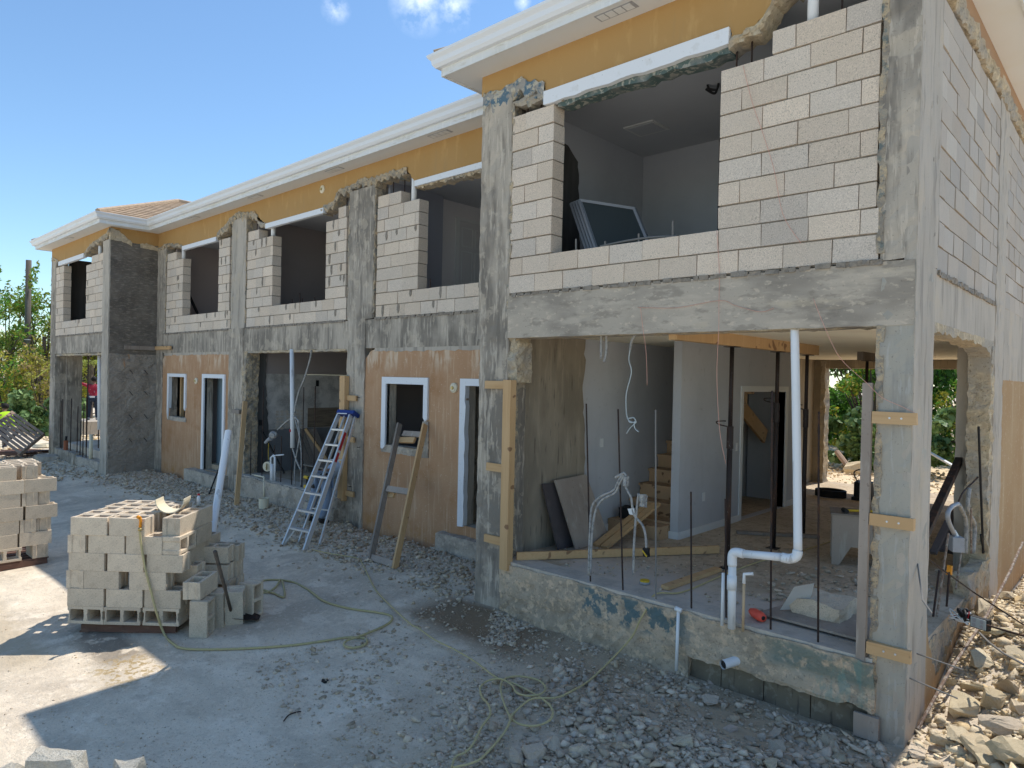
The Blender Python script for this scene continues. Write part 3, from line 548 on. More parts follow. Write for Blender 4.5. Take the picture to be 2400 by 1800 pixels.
strip([(-9.95, 2.12), (-9.6, 2.16), (-9.42, 2.34), (-9.1, 2.34), (-8.75, 2.42), (-8.4, 2.36), (-7.9, 2.38), (-7.5, 2.36)], .1, YM-.018, YM+.2, m_broken_grey, 9)
strip([(-7.32, 2.06), (-6.4, 2.04), (-5.6, 2.04)], .035, YM+.01, YM+.2, m_broken, 9)
strip([(-23.1, 2.38), (-22.85, 2.34), (-22.4, 2.2)], .08, -.012, .2, m_broken, 10)
strip([(-19.9, 2.2), (-19.4, 2.36), (-18.9, 2.4), (-18.5, 2.45), (-18.1, 2.5), (-17.9, 2.6)], .1, -.014, .2, m_broken_grey, 11)
b = MB(); b.prism([jag([(.0, 2.6), (.2, 2.55), (.35, 2.42), (.5, 2.3)], .06, .015, 3)+jag([(.5, 2.2), (.25, 2.3), (.0, 2.3)], .06, .015, 5)], 'x', -18.0, -17.878, m_broken)
b.prism([jag([(.7, 2.3), (.85, 2.34), (1.0, 2.3), (1.14, 2.26)], .05, .02, 3)+[(1.14, 2.18), (.7, 2.2)]], 'x', -18.0, -17.878, m_broken); b.build('broken_edge', parent=house)
# upper window head trims
def head(x0, x1, z0, z1, y, seed=0, full=False):
    b = MB(); lo = jag([(x1, z0), (x0, z0)], .14, .012, seed) if seed else [(x1, z0), (x0, z0)]
    b.prism([[(x0, z1), (x1, z1)] + lo], 'y', y-.03, y+.05, m_trim); b.build('head_trim', parent=house)
head(-3.66, -1.51, 2.045, 2.19, 0, 4); head(-7.29, -4.7, 2.03, 2.12, YM); head(-12.1, -9.92, 2.0, 2.1, YM); head(-16.3, -14.4, 2.02, 2.12, YM); head(-22.35, -19.95, 2.06, 2.18, 0)
b = MB(); b.prism([[(-3.5, 2.1)] + jag([(-3.5, 2.0), (-2.9, 1.99), (-2.2, 1.99), (-1.52, 1.98)], .09, .02, 12) + [(-1.52, 2.1)]], 'y', .03, .2, mat('blue_green_broken_strip', (.09, .13, .12), [(14, I1, .52, .58, (.4, .38, .32), .8), (6, I1, .5, .6, (.22, .22, .2), .6)], [(20, .8, .02, I1)]))
b.build('broken_edge', parent=house)
# ---- interior shells
def shell(name, boxes, m):
    for bx in boxes: b = MB(); b.box(*bx, m); b.build(name, parent=house)
shell('ground_slab', [(-4.5, -.03, .2, 9.95, -3.6, -3.055), (-22.7, -18.1, .25, 9.95, -3.6, -3.14), (-17.7, -4.5, YM+.2, 9.95, -3.6, -3.13)], m_floor)
shell('cut_slab_edge', [(-4.15, -.22, -.03, .26, -3.09, -3.048), (-12.98, -9.1, YM-.1, YM+.3, -3.14, -3.118)], m_slab_top)
shell('ceiling', [(-4.24, -.55, .45, 9.9, -.42, -.405), (-.55, -.22, 1.3, 9.9, -.42, -.405)], m_ceil)
b = MB(); b.prism([[(-.8, .3)] + [(-.55, .45), (-.4, .8), (-.3, 1.3), (-.22, 1.6), (-.6, 1.4), (-.8, .9)]], 'z', -.42, -.404, m_ceil); b.build('ceiling', parent=house)
for i in range(20): y = .3+i*.45; b = MB(); b.box(-4.2, -.2, y, y+.05, -.4, -.2, m_joist); b.build('ceiling_joist', parent=house)
b = MB(); b.box(-4.22, -2.4, .26, .4, -.47, -.43, m_joist); b.build('ceiling_joist', parent=house)
shell('ceiling', [(-17.7, -4.8, YM+.22, 6.0, -.42, -.405)], m_paint_warm)
shell('upper_floor', [(-4.5, -.02, .25, 9.9, -.18, -.03), (-17.8, -4.5, YM+.25, 9.9, -.18, -.03), (-22.8, -18, .25, 4.2, -.18, -.03)], m_oldwood)
# ground floor, near wing
b = MB(); pr_ = [(.3, -3.06), (.3, -.42)] + jag([(1.56, -.42), (1.52, -1.2), (1.6, -2.0), (1.52, -2.5), (1.62, -3.06)], .09, .03, 4)
b.prism([pr_], 'x', -4.45, -4.2, m_int_conc); b.build('inner_concrete_wall', parent=house)
shell('painted_wall', [(-4.42, -4.24, 1.5, 9.8, -3.06, -.0), (-4.5, -4.25, 8, 9.9, -3.06, 2.4)], m_paint)
def ywall(name, x0, x1, loops, m): b = MB(); b.prism(loops, 'x', x0, x1, m); return b.build(name, parent=house)
ywall('partition_wall', -3.4, -3.28, [[(2.45, -3.06), (2.45, -.41), (6.4, -.41), (6.4, -3.06)], [(4.33, -3.05), (4.33, -1.09), (5.98, -1.09), (5.98, -3.05)]], m_paint)
ywall('door_trim', -3.42, -3.262, [[(4.25, -3.05), (4.25, -1.0), (6.08, -1.0), (6.08, -3.05), (5.98, -3.05), (5.98, -1.09), (4.33, -1.09), (4.33, -3.05)]], m_white)
shell('closet_wall', [(-4.2, -3.42, 6.6, 6.7, -3.06, -.42)], m_paint)
shell('skirting', [(-3.279, -3.262, 2.46, 4.25, -3.055, -2.96), (-3.41, -3.27, 2.43, 2.452, -3.055, -2.96), (-4.24, -4.225, 1.65, 2.35, -3.055, -2.96), (-3.279, -3.262, 6.1, 6.4, -3.055, -2.96)], m_white)
b = MB(); b.bar((-3.75, 4.2, -.75), (-3.75, 6.3, -1.9), .05, .25, m_pine_h); b.build('stair_stringer', parent=house)
stair = thing('x', '', ''); 
for k_ in ('label', 'category'): del stair[k_]
stair.name = 'staircase'; stair.parent = house
for i in range(13):
    z = -3.05+i*.195; y = 2.5+i*.25; b = MB()
    b.box(-4.23, -3.41, y, y+.03, z, z+.17, m_stairw); b.box(-4.235, -3.405, y-.03, y+.27, z+.165, z+.2, m_stairw); b.build('step', parent=stair)
b = MB(); b.box(-4.23, -3.41, 2.2, 2.47, -3.055, -2.88, m_stairw); b.build('step', parent=stair)
shell('painted_wall', [(-4.25, -3.4, 5.9, 6.0, -.4, 2.4)], m_paint_up)
shell('light_switch', [(-4.238, -4.228, 1.98, 2.05, -1.88, -1.76), (-3.278, -3.27, 3.1, 3.17, -2.62, -2.5), (-3.278, -3.27, 4.12, 4.18, -1.98, -1.86)], m_white)
b = MB(); b.ball((-2.75, 4.9, -.44), .1, m_white, sc=(1, 1, .6)); b.build('ceiling_lamp', parent=house, smooth=True)
# rear wall with its wide opening
column(-4.35, -3.95, 9.65, 9.9, -3.1, -.45, m_int_conc); 
b = MB(); b.rough(-3.95, -3.86, 9.62, 9.9, -3.1, -.45, .07, .03, m_broken, 6); b.build('broken_jamb', parent=house)
shell('rear_beam', [(-4.4, 0, 9.66, 9.9, -.6, 0)], m_int_conc); shell('rear_wall', [(-4.4, 0, 9.68, 9.88, 0, 2.5), (-17.8, -4.4, 9.7, 9.9, -3.4, 2.6)], m_int_conc)
shell('inner_concrete_wall', [(-4.24, -4.1, 6.75, 9.64, -3.06, -.42)], m_int_conc)
shell('painted_wall', [(-.22, -.2, 4.2, 9.7, -3.05, -.42)], m_int_conc)
# upper room of the near wing
shell('upstairs_wall', [(-4.42, -4.3, .28, 3.5, -.02, 2.36), (-4.3, -3.2, 3.0, 3.1, -.02, 2.36), (-3.2, -3.1, 3.0, 6.5, -.02, 2.36), (-3.2, -.2, 6.5, 6.6, -.02, 2.36), (-.22, -.2, .3, 6.5, -.02, 2.36)], m_paint_up)
shell('upstairs_ceiling', [(-4.4, -.2, .22, 6.6, 2.352, 2.37)], m_ceil_up)
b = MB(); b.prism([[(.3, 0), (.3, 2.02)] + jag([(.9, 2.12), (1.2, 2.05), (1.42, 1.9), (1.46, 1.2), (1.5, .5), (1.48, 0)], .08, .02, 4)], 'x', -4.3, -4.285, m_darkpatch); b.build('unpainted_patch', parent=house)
b = MB(); b.box(-3.85, -3.4, 1.8, 2.2, 2.335, 2.352, m_white); b.box(-3.81, -3.44, 1.84, 2.16, 2.328, 2.336, m_ceil_up); b.build('air_vent', parent=house)
b = MB(); b.tube(curve_pts([(-2.4, 1.3, 2.35), (-2.38, 1.3, 2.3), (-2.3, 1.32, 2.28), (-2.27, 1.3, 2.33), (-2.33, 1.34, 2.25), (-2.42, 1.3, 2.31)]), .014, 6, m_black); b.build('ceiling_wire', parent=house)
# main block rooms seen through the windows
def room(x0, x1, y1, m, z0=-.02, z1=2.36):
    shell('room_wall', [(x0-.1, x0, YM+.24, y1, z0, z1), (x0, x1, y1, y1+.1, z0, z1), (x1, x1+.05, YM+.24, y1, z0, z1)], m)
room(-8.45, -5.0, 5.2, mat('grey_room_paint', (.74, .71, .7))); room(-12.9, -9.2, 4.6, m_paint_warm); room(-17.3, -13.7, 3.2, mat('brown_room_paint', (.44, .38, .36)))
shell('upstairs_ceiling', [(-17.8, -4.7, YM+.22, 6.0, 2.352, 2.37)], m_ceil_up)
shell('room_wall', [(-8.45, -8.3, 1.4, 2.6, 0, 2.36)], mat('blue_grey_room_paint', (.36, .37, .42)))
dr = MB(); dr.box(-8.45, -8.425, 3.12, 3.9, -.02, 2.02, m_door); dr.box(-8.45, -8.41, 3.04, 3.12, -.02, 2.08, m_white); dr.box(-8.45, -8.41, 3.9, 3.98, -.02, 2.08, m_white); dr.box(-8.45, -8.41, 3.12, 3.9, 2.02, 2.08, m_white)
for z0, z1 in ((.15, .75), (.85, 1.45), (1.55, 1.9)):
    for y0, y1 in ((3.2, 3.47), (3.55, 3.82)):
        dr.bar((-8.422, y0, z0), (-8.422, y1, z0), .012, .02, m_white); dr.bar((-8.422, y0, z1), (-8.422, y1, z1), .012, .02, m_white)
        dr.bar((-8.422, y0, z0), (-8.422, y0, z1), .012, .02, m_white); dr.bar((-8.422, y1, z0), (-8.422, y1, z1), .012, .02, m_white)
dr.build('panel_door', parent=house)
b = MB(); b.box(-12.9, -12.86, 4.2, 4.28, 0, 1.9, m_white); b.build('door_trim', parent=house)
# kitchen behind the ground-floor opening
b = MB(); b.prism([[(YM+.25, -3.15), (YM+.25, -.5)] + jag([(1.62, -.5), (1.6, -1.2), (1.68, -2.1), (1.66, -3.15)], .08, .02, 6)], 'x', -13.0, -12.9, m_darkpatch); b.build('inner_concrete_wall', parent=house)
shell('kitchen_wall', [(-13.05, -12.93, 1.5, 5.6, -.97, -.4)], m_paint_warm)
shell('kitchen_wall', [(-13.05, -12.925, 1.5, 5.6, -2.2, -.972)], m_kitchen)
shell('kitchen_wall', [(-13.05, -12.92, 1.5, 5.6, -3.14, -2.202)], mat('dark_lower_wall', (.2, .2, .2), [(3, I1, .45, .65, (.15, .15, .15), .7)]))
shell('kitchen_wall', [(-13, -5, 5.6, 5.7, -3.14, -.4), (-9.0, -8.9, YM+.3, 5.6, -3.14, -.4)], m_kitchen)
b = MB(); rr = random.Random(3)
for i in range(6):
    for j in range(6):
        y = 1.9+i*.12+rr.uniform(-.02, .02); z = -2.18+j*.075+rr.uniform(-.01, .01)
        pl_ = [(y+.045*math.cos(a)*rr.uniform(.8, 1.15), z+.03*math.sin(a)*rr.uniform(.8, 1.15)) for a in [k*PI/4 for k in range(8)]]
        b.prism([pl_], 'x', -12.925, -12.915, m_slab_top)
b.build('adhesive_dab', parent=house)
b = MB(); b.box(-12.925, -12.915, 2.65, 4.0, -2.19, -1.74, mat('combed_brown_adhesive', (.24, .185, .13), [(30, (1, .1, 1), .45, .6, (.16, .12, .085), .8)], [(40, .6, .006, (1, .1, 1))])); b.build('adhesive_bed', parent=house)
shell('socket_hole', [(-12.925, -12.91, 2.85, 2.92, -1.24, -1.1), (-12.9, -12.89, 1.46, 1.54, -2.1, -1.98)], m_black)
# closets behind the small windows and doors
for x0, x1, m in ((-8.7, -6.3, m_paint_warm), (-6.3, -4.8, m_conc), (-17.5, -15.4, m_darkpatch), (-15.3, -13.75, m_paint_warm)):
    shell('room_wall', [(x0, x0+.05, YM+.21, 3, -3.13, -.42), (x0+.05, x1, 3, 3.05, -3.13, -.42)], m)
shell('blue_wall', [(-15.05, -14.5, 1.5, 1.55, -3.13, -.6)], mat('pale_blue_wall', (.22, .3, .34)))
b = MB(); b.box(-16.95, -16.87, 1.38, 1.46, -2.4, -.9, m_pine); b.build('inner_stud', parent=house)
# far wing interior
b = MB(); b.rough(-22.75, -22.5, .28, .68, -3.2, -.55, .1, .012, m_conc, 5); b.build('inner_concrete_wall', parent=house)
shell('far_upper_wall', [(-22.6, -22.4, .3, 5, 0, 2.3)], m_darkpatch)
panel('rear_block_wall', fill(0, 9, -21.95, -18.2)+fill(0, 7, -22.4, -22.02), 'x', 5.0, m=m_block, seed=3)
shell('far_slab_edge', [(-22.8, -18, 3.9, 4.1, -.5, -.03)], m_conc)
# ---- eaves: soffit, fascia and gutter swept round the plan
E1 = .35
def sweep(name, prof, m, plan=None, parent=house):
    P = [Vector((p[0], p[1])) for p in plan]; n = len(P); b = MB(); rings = []
    for i, p in enumerate(P):
        d0 = (P[i]-P[i-1]).normalized() if i else (P[1]-P[0]).normalized(); d1 = (P[i+1]-P[i]).normalized() if i < n-1 else d0
        n0 = Vector((d0.y, -d0.x)); n1 = Vector((d1.y, -d1.x)); mt = (n0+n1); mt = mt/ (mt.dot(n0) or 1)
        rings.append([(p.x+mt.x*o, p.y+mt.y*o, z) for o, z in prof])
    k = len(prof); vs = [q for r in rings for q in r]
    fs = [(i*k+j, i*k+(j+1) % k, (i+1)*k+(j+1) % k, (i+1)*k+j) for i in range(n-1) for j in range(k)] + [tuple(range(k)), tuple((n-1)*k+j for j in range(k))]
    b.add(vs, fs, m); return b.build(name, parent=parent)
plan = [(-23.15, 10), (-23.15, 0), (-17.9, 0), (-17.9, YM), (-4.65, YM), (-4.65, 0), (0, 0), (0, 10)]
sweep('soffit', [(-.02, SO), (E1-.02, SO), (E1-.02, SO+.02), (-.02, SO+.02)], m_soffit, plan)
sweep('fascia', [(E1-.025, SO-.012), (E1, SO-.012), (E1, SO+.2), (E1-.025, SO+.2)], m_fascia, plan)
sweep('gutter', [(E1+.002, SO+.085), (E1+.05, SO+.085), (E1+.08, SO+.12), (E1+.09, SO+.17), (E1+.125, SO+.205), (E1+.13, SO+.232), (E1+.115, SO+.232), (E1+.11, SO+.215), (E1+.07, SO+.17), (E1+.06, SO+.125), (E1+.045, SO+.1), (E1+.002, SO+.1)], m_gutter, plan[:-1]+[(0, .3)])
for (x, y, r) in [(-6.5, YM-.2, 0), (-9.3, YM-.2, 0), (-12.2, YM-.2, 0), (-15.2, YM-.2, 0), (-2.6, -.2, 0), (-20.6, -.2, 0)]:
    b = MB()
    for i in range(4): b.box(x-.2+i*.1, x-.2+i*.1+.085, y-.05, y+.05, SO-.008, SO-.002, m_fascia)
    b.box(x-.22, x+.22, y-.065, y+.065, SO-.004, SO+.001, m_greybox); b.build('soffit_vent', parent=house)
# brown band on the side wall under the soffit and the rough edge below it
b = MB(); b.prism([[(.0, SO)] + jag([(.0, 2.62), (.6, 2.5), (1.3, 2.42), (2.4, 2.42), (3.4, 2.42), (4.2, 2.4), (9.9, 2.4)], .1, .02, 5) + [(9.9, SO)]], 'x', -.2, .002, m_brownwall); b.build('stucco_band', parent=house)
b = MB(); b.rough(-.18, .02, .62, 9.9, 2.26, 2.45, .045, .035, m_broken, 10, 3); b.build('broken_edge', parent=house)
# ---- roof
zg = SO+.22; OV = E1+.06
def roof(name, x0, x1, y0, y1, pitch=.44, along='y'):
    x0 -= OV; x1 += OV; y0 -= OV; b = MB()
    x1 -= .1 if x1 > 0 else 0; h = (x1-x0)/2; xm = (x0+x1)/2; zr = zg+h*pitch; A = (x0, y0, zg); B = (x1, y0, zg); Cc = (x1, y1, zg); D = (x0, y1, zg); E_ = (xm, y0+h, zr); F_ = (xm, y1, zr)
    def slope(p, q, r, s_, n):       # courses of shingles from the eave pq up to the ridge sr, each a small step
        p, q, r, s_ = map(Vector, (p, q, r, s_))
        for i in range(n):
            t0, t1 = i/n, (i+1)/n; a = p.lerp(s_, t0); c = q.lerp(r, t0); a1 = p.lerp(s_, t1); c1 = q.lerp(r, t1)
            k = max(1, int((c-a).length/.3)); nn = (q-p).cross(s_-p).normalized()*.022
            if nn.z < 0: nn = -nn
            for j in range(k):
                u0, u1 = j/k, (j+1)/k; v = [a.lerp(c, u0)+nn, a.lerp(c, u1)+nn, a1.lerp(c1, u1), a1.lerp(c1, u0), a.lerp(c, u1), a.lerp(c, u0)]
                b.add(v, [(0, 1, 2, 3), (0, 1, 4, 5)], m_shingle)
    slope(A, B, E_, E_, 16); slope(B, Cc, F_, E_, 16); slope(D, A, E_, F_, 16)
    o = b.build(name, parent=house)
    b = MB()
    for p, q in ((B, E_), (A, E_), (E_, F_)): b.tube([Vector(p)+Vector((0, 0, .03)), Vector(q)+Vector((0, 0, .03))], .06, 6, m_shingle)
    b.build('ridge_cap', parent=o); return o
roof('roof', -23.15, -17.9, 0, 10); roof('roof', -4.65, 0, 0, 10)
b = MB(); b.add([(-18, YM-OV, zg), (-4.6, YM-OV, zg), (-4.6, 5.6, zg+(5.6-YM+OV)*.44), (-18, 5.6, zg+(5.6-YM+OV)*.44), (-4.6, 10, zg), (-18, 10, zg)], [(0, 1, 2, 3), (3, 2, 4, 5)], m_shingle); b.build('roof', parent=house)
shell('attic_floor', [(-23.1, 0, 1.25, 9.9, SO+.03, SO+.06), (-4.6, 0, .05, 1.25, SO+.03, SO+.06), (-23.1, -17.95, .05, 1.25, SO+.03, SO+.06)] , m_oldwood)
# white downpipes showing in the gaps
for x, y, z0, z1 in ((-.83, .1, 2.0, 2.6), (-7.45, YM+.1, 1.8, 2.5), (-12.0, YM+.1, 1.8, 2.2), (-16.5, YM+.1, 1.8, 2.25), (-19.0, .1, 2.0, 2.4)): b = MB(); b.tube([(x, y, z0), (x, y, z1)], .045, 12, m_pvc); b.build('vent_pipe', parent=house, smooth=True)
for x, y, z0, z1 in ((-4.0, .1, 2.0, 2.3), (-3.8, .1, 2.0, 2.3), (-3.6, .1, 2.0, 2.3), (-1.5, .12, 1.8, 2.1), (-1.36, .12, 1.8, 2.15), (-.6, .1, 2.0, 2.5), (-8.0, YM+.1, 2, 2.4), (-7.7, YM+.1, 2, 2.4), (-12.7, YM+.1, 2, 2.4), (-9.35, YM+.1, 2, 2.35), (-14.4, YM+.1, 1.9, 2.2), (-13.8, YM+.1, 1.9, 2.5)): b = MB(); b.tube([(x, y, z0), (x, y, z1)], .009, 6, m_rebar); b.build('tie_bar', parent=house)
# dark void strip beside the near column, pipe in it
# little things fixed to the walls
def sconce(x, z, y=YM):
    b = MB(); b.tube([(x, y+.01, z), (x, y-.015, z), (x, y-.03, z)], [.075, .075, .05], 16, m_cream); o = b.build('lamp_plate', parent=house)
    b = MB(); b.tube([(x, y-.03, z), (x, y-.05, z)], .025, 10, m_brass); b.build('lamp_fitting', parent=o)
sconce(-6.3, -1.12); sconce(-15.39, -1.18); sconce(-10.0, 2.45)
b = MB()
for x, z in ((-8.7, -1.35), (-8.66, -2.2), (-8.9, -2.9)): b = MB(); b.tube([(x, YM+.02, z), (x+.06, YM-.1, z+.01)], .006, 5, m_rebar); b.build('form_tie', parent=house)
for y, z in ((.5, -.95), (.85, -.95), (.5, -1.5), (.86, -1.5), (.5, -2.1), (.86, -2.1), (.5, -2.7), (.86, -2.7)): b = MB(); b.tube([(-17.9, y, z), (-17.8, y+.05, z-.1)], .008, 5, m_rebar); b.build('form_tie', parent=house)
for p_ in ([(.0, .28, -2.33), (.12, -.1, -2.5), (.2, -.2, -2.55)], [(0, .3, -3.03), (.3, .35, -3.08)], [(0, .1, -3.16), (.3, .2, -3.25)]): b = MB(); b.tube(p_, .006, 6, m_rebar_pale); b.build('form_tie', parent=house)

# ---- starter bars and pipes cast into the base walls
def rod(name, a, z1, m=m_rebar, r=.0085, lean=(0, 0), par=house):
    b = MB(); b.tube([a, (a[0]+lean[0], a[1]+lean[1], z1)], r, 7, m); return b.build(name, parent=par)
for x, z in ((-2.92, -1.21), (-2.52, -1.25), (-1.77, -1.98), (-1.43, -2.0), (-1.03, -1.02), (-.64, -1.18)):
    rod('starter_bar', (x, .03, -3.1), z, lean=(-.13 if x < -2 else -.05, .03))
rod('starter_bar', (-2.14, .02, -3.1), -1.24, m_rebar_pale, lean=(-.1, .08))
for x, z in ((-12.1, -1.22), (-11.33, -2.2), (-10.92, -2.09), (-10.53, -1.21), (-10.12, -1.18), (-12.6, -2.2), (-11.6, -2.4)): rod('starter_bar', (x, YM, -3.16), z, r=.01)
for x, z, y in ((-22.35, -1.9, .1), (-22.2, -1.85, .1), (-21.35, -1.8, .1), (-20.6, -.6, .3), (-20.8, -2.0, .12), (-20.2, -1.9, .1), (-19.9, -1.7, .1), (-20.45, -2.4, .1), (-19.6, -2.7, .1), (-18.8, -.6, .35), (-18.65, -2.6, .12), (-20.1, -.6, .45)): rod('starter_bar', (x, y, -3.4), z, r=.014, lean=(R.uniform(-.05, .05), 0))
b = MB(); b.tube([(-19.15, .2, -2.55), (-19.25, .2, -.55)], .055, 12, m_pvc); b.build('drain_pipe', parent=house, smooth=True)
b = MB(); b.tube([(-19.5, .1, -3.4), (-19.5, .1, -2.7)], .045, 10, m_cream); b.build('pipe_stub', parent=house, smooth=True)

# PVC drain of the near opening
b = MB(); r = .034
pts = curve_pts([at(1862, 735, 'y', .06), at(1868, 1100, 'y', .0), at(1870, 1290, 'y', -.08)], 5)
b.tube(pts, r, 14, m_pvc); e0 = pts[-1]
L_ = [e0, e0+Vector((-.01, -.01, -.05)), e0+Vector((-.06, -.02, -.075)), e0+Vector((-.12, -.02, -.075))]; pl2 = at(1717, 1293, 'y', -.12)
b.tube(curve_pts(L_, 4), r*1.18, 14, m_pvc); b.tube([L_[-1], pl2+Vector((.09, 0, .0))], r, 14, m_pvc)
q0 = pl2+Vector((.1, 0, .0)); b.tube(curve_pts([q0, q0+Vector((-.07, 0, 0)), q0+Vector((-.1, 0, -.03)), q0+Vector((-.1, 0, -.12))], 4), r*1.18, 14, m_pvc)
q1 = q0+Vector((-.1, 0, -.1)); b.tube([q1, (q1.x, q1.y+.02, -3.08)], r, 14, m_pvc); b.tube([(q1.x, q1.y, -2.62), (q1.x, q1.y, -2.74)], r*1.2, 14, m_pvc)
b.build('drain_pipe', parent=house, smooth=True)
b = MB(); b.tube([(q1.x-.09, -.1, -3.08), (q1.x-.09, -.1, -2.62)], .014, 10, m_pvc); b.build('water_pipe', parent=house, smooth=True)
b = MB(); b.tube([(q1.x+.1, -.1, -3.08), (q1.x+.1, -.1, -2.66)], .012, 10, m_tanpipe); b.tube([(q1.x+.1, -.1, -2.67), (q1.x+.1, -.1, -2.59), (q1.x+.17, -.08, -2.575)], .015, 10, m_pvc); b.build('water_pipe', parent=house, smooth=True)
a = at(1590, 1430, 'y', -.1); c = at(1585, 1572, 'y', -.14); b = MB(); b.tube([a, c], .015, 10, m_pvc); b.tube([a+Vector((-.03, 0, .01)), a+Vector((.03, 0, .0))], .022, 10, m_pvc); b.build('water_pipe', parent=house, smooth=True)
a = at(1694, 1558, 'y', -.2); b = MB(); b.tube([a, a+Vector((.1, .25, .02))], .04, 16, m_pvc, cap=False); b.tube([a+Vector((.004, .01, 0)), a+Vector((.1, .25, .02))], .034, 16, m_black); b.build('drain_stub', parent=house, smooth=True)
# flexible conduits with boxes
def conduit(pts, r=.012, m=m_conduit, name='conduit', par=house):
    b = MB(); b.tube(curve_pts(pts, 6), r, 8, m); return b.build(name, parent=par, smooth=True)
yC = .0
P = lambda u, v, y=0.0: at(u, v, 'y', y)
cr = lambda a, b_, y=0.0: at(1260+a/2.765, 750+b_/2.765, 'y', y)
conduit([cr(330, 1655), cr(338, 1400), cr(350, 1220), cr(400, 1150), cr(490, 1105), cr(520, 1050), cr(550, 1000)])
conduit([cr(342, 1655), cr(352, 1400), cr(375, 1240), cr(420, 1165), cr(500, 1120), cr(530, 1060), cr(560, 1010)])
conduit([cr(560, 1005), cr(575, 1090), cr(605, 1150), cr(625, 1260), cr(680, 1330), cr(700, 1400), cr(705, 1480)])
conduit([cr(620, 1655), cr(625, 1450), cr(640, 1250), cr(655, 1125)])
b = MB(); p = cr(570, 1040); b.rough(p.x-.02, p.x+.022, p.y-.02, p.y+.02, p.z-.055, p.z+.05, .02, .012, m_conduit, 14); b.tube([cr(505, 1020), cr(560, 990), cr(575, 1010)], .014, 6, m_conduit); b.build('socket_box', parent=house)
b = MB(); p = cr(685, 1170); b.rough(p.x-.028, p.x+.03, p.y-.02, p.y+.02, p.z-.06, p.z+.06, .02, .012, m_conduit, 14); p = cr(612, 1240); b.box(p.x-.035, p.x+.03, p.y-.005, p.y+.0, p.z-.025, p.z+.03, m_white, j=.012); b.build('socket_box', parent=house)
b = MB(); p = cr(705, 1505); b.rough(p.x-.028, p.x+.028, p.y-.02, p.y+.02, p.z-.04, p.z+.04, .02, .01, m_black, 12); b.tube([p+Vector((-.02, -.04, .02)), p+Vector((.03, -.04, -.03))], .007, 5, m_yellow); b.build('socket_box', parent=house)
# hanging conduits and wires
conduit([cr(413, 75, .15), cr(413, 250, .15)], .014); conduit([cr(446, 80, .15), cr(447, 200, .15), cr(432, 272, .15)], .014)
conduit([cr(645, 82, .15), cr(612, 130, .15), cr(600, 192, .15)], .014)
conduit([cr(600, 192, .15), cr(592, 260, .15), cr(608, 340, .15), cr(575, 480, .15), cr(575, 600, .15)], .006, m_wire, 'hanging_cable')
conduit([cr(575, 600, .15), cr(590, 650, .15), cr(635, 665, .15), cr(625, 635, .15), cr(590, 640, .15), cr(600, 665, .15), cr(640, 660, .15), cr(600, 700, .15), cr(577, 735, .15)], .006, m_wire, 'hanging_cable')
conduit([cr(625, 670, .15), cr(632, 705, .15), cr(657, 725, .15)], .006, m_wire, 'hanging_cable')
# orange builder's string
def string(pts, label, r=.0022):
    b = MB(); b.tube(curve_pts(pts, 5), r, 5, m_string); o = b.build('builders_string', smooth=True); tag(o, label, 'string', 'orange builders strings'); return o
cC = lambda a, b_, y: at(1000+a/2.37, b_/2.37, 'y', y); cD = lambda a, b_, y: at(1700+a/2.37, b_/2.37, 'y', y); cG = lambda a, b_, y: at(1100+a/2.37, 700+b_/2.37, 'y', y); cH = lambda a, b_, y: at(1550+a/2.765, 700+b_/2.765, 'y', y)
string([cD(98, 365, -.01), cD(150, 570, -.02), cD(205, 730, -.02), cD(270, 940, -.02), cD(320, 1190, -.02), cD(420, 1350, -.02)], 'orange string hanging down the upper block wall right of the big window')
string([at(1680, 540, 'y', -.01), at(1686, 640, 'y', -.01), at(1685, 705, 'y', -.02), cH(372, 200, -.05), cH(360, 500, -.05), cH(378, 850, -.04), cH(418, 1070, -.02)], 'long orange string hanging across the beam into the ground floor opening')
string([cH(985, 0, -.03), cH(1040, 140, -.05), cH(1120, 320, -.04), cH(1190, 420, -.02), cH(1330, 545, -.07)], 'orange string running from the beam down to the right timber upright')
string([cH(1330, 545, -.07), cH(1430, 640, -.06), cH(1560, 700, -.03), cH(1640, 740, -.02)], 'orange string sagging across the face of the corner column')
string([cG(950, 45, -.02), cG(965, 170, -.03), cG(982, 300, .0), cG(988, 480, .0)], 'short doubled orange string hanging in front of the stairs')
string([cG(935, 48, -.014), cG(1150, 50, -.014), cG(1390, 10, -.016), cH(480, 45, -.014), cH(640, 85, -.014), cH(730, 60, -.014)], 'orange string stretched along the concrete beam face')
# long loose reinforcing bar on the big window sill
b = MB(); b.tube(curve_pts([cC(965, 1368, .1), cC(1110, 1338, .1), cC(1250, 1318, .1), cC(1390, 1313, .1)], 5), .011, 7, m_rebar_pale); b.build('sill_bar', parent=house, smooth=True)
for u, v0, v1 in ((830, 1395, 1328), (992, 1370, 1340), (1178, 1345, 1298), (1367, 1315, 1230)):
    b = MB(); b.tube([cC(u, v0+10, .1), cC(u, v1, .1)], .01, 7, m_rebar_pale); b.build('starter_bar', parent=house)
cB = lambda a, b_, y: at(500+a/3.16, 400+b_/3.16, 'y', y)
for u, v0, v1 in ((583, 985, 950), (640, 985, 905), (660, 985, 945), (750, 965, 935), (1605, 890, 800), (1737, 870, 858)):
    b = MB(); b.tube([cB(u, v0+8, YM+.1), cB(u, v1, YM+.1)], .01, 6, m_rebar); b.build('starter_bar', parent=house)

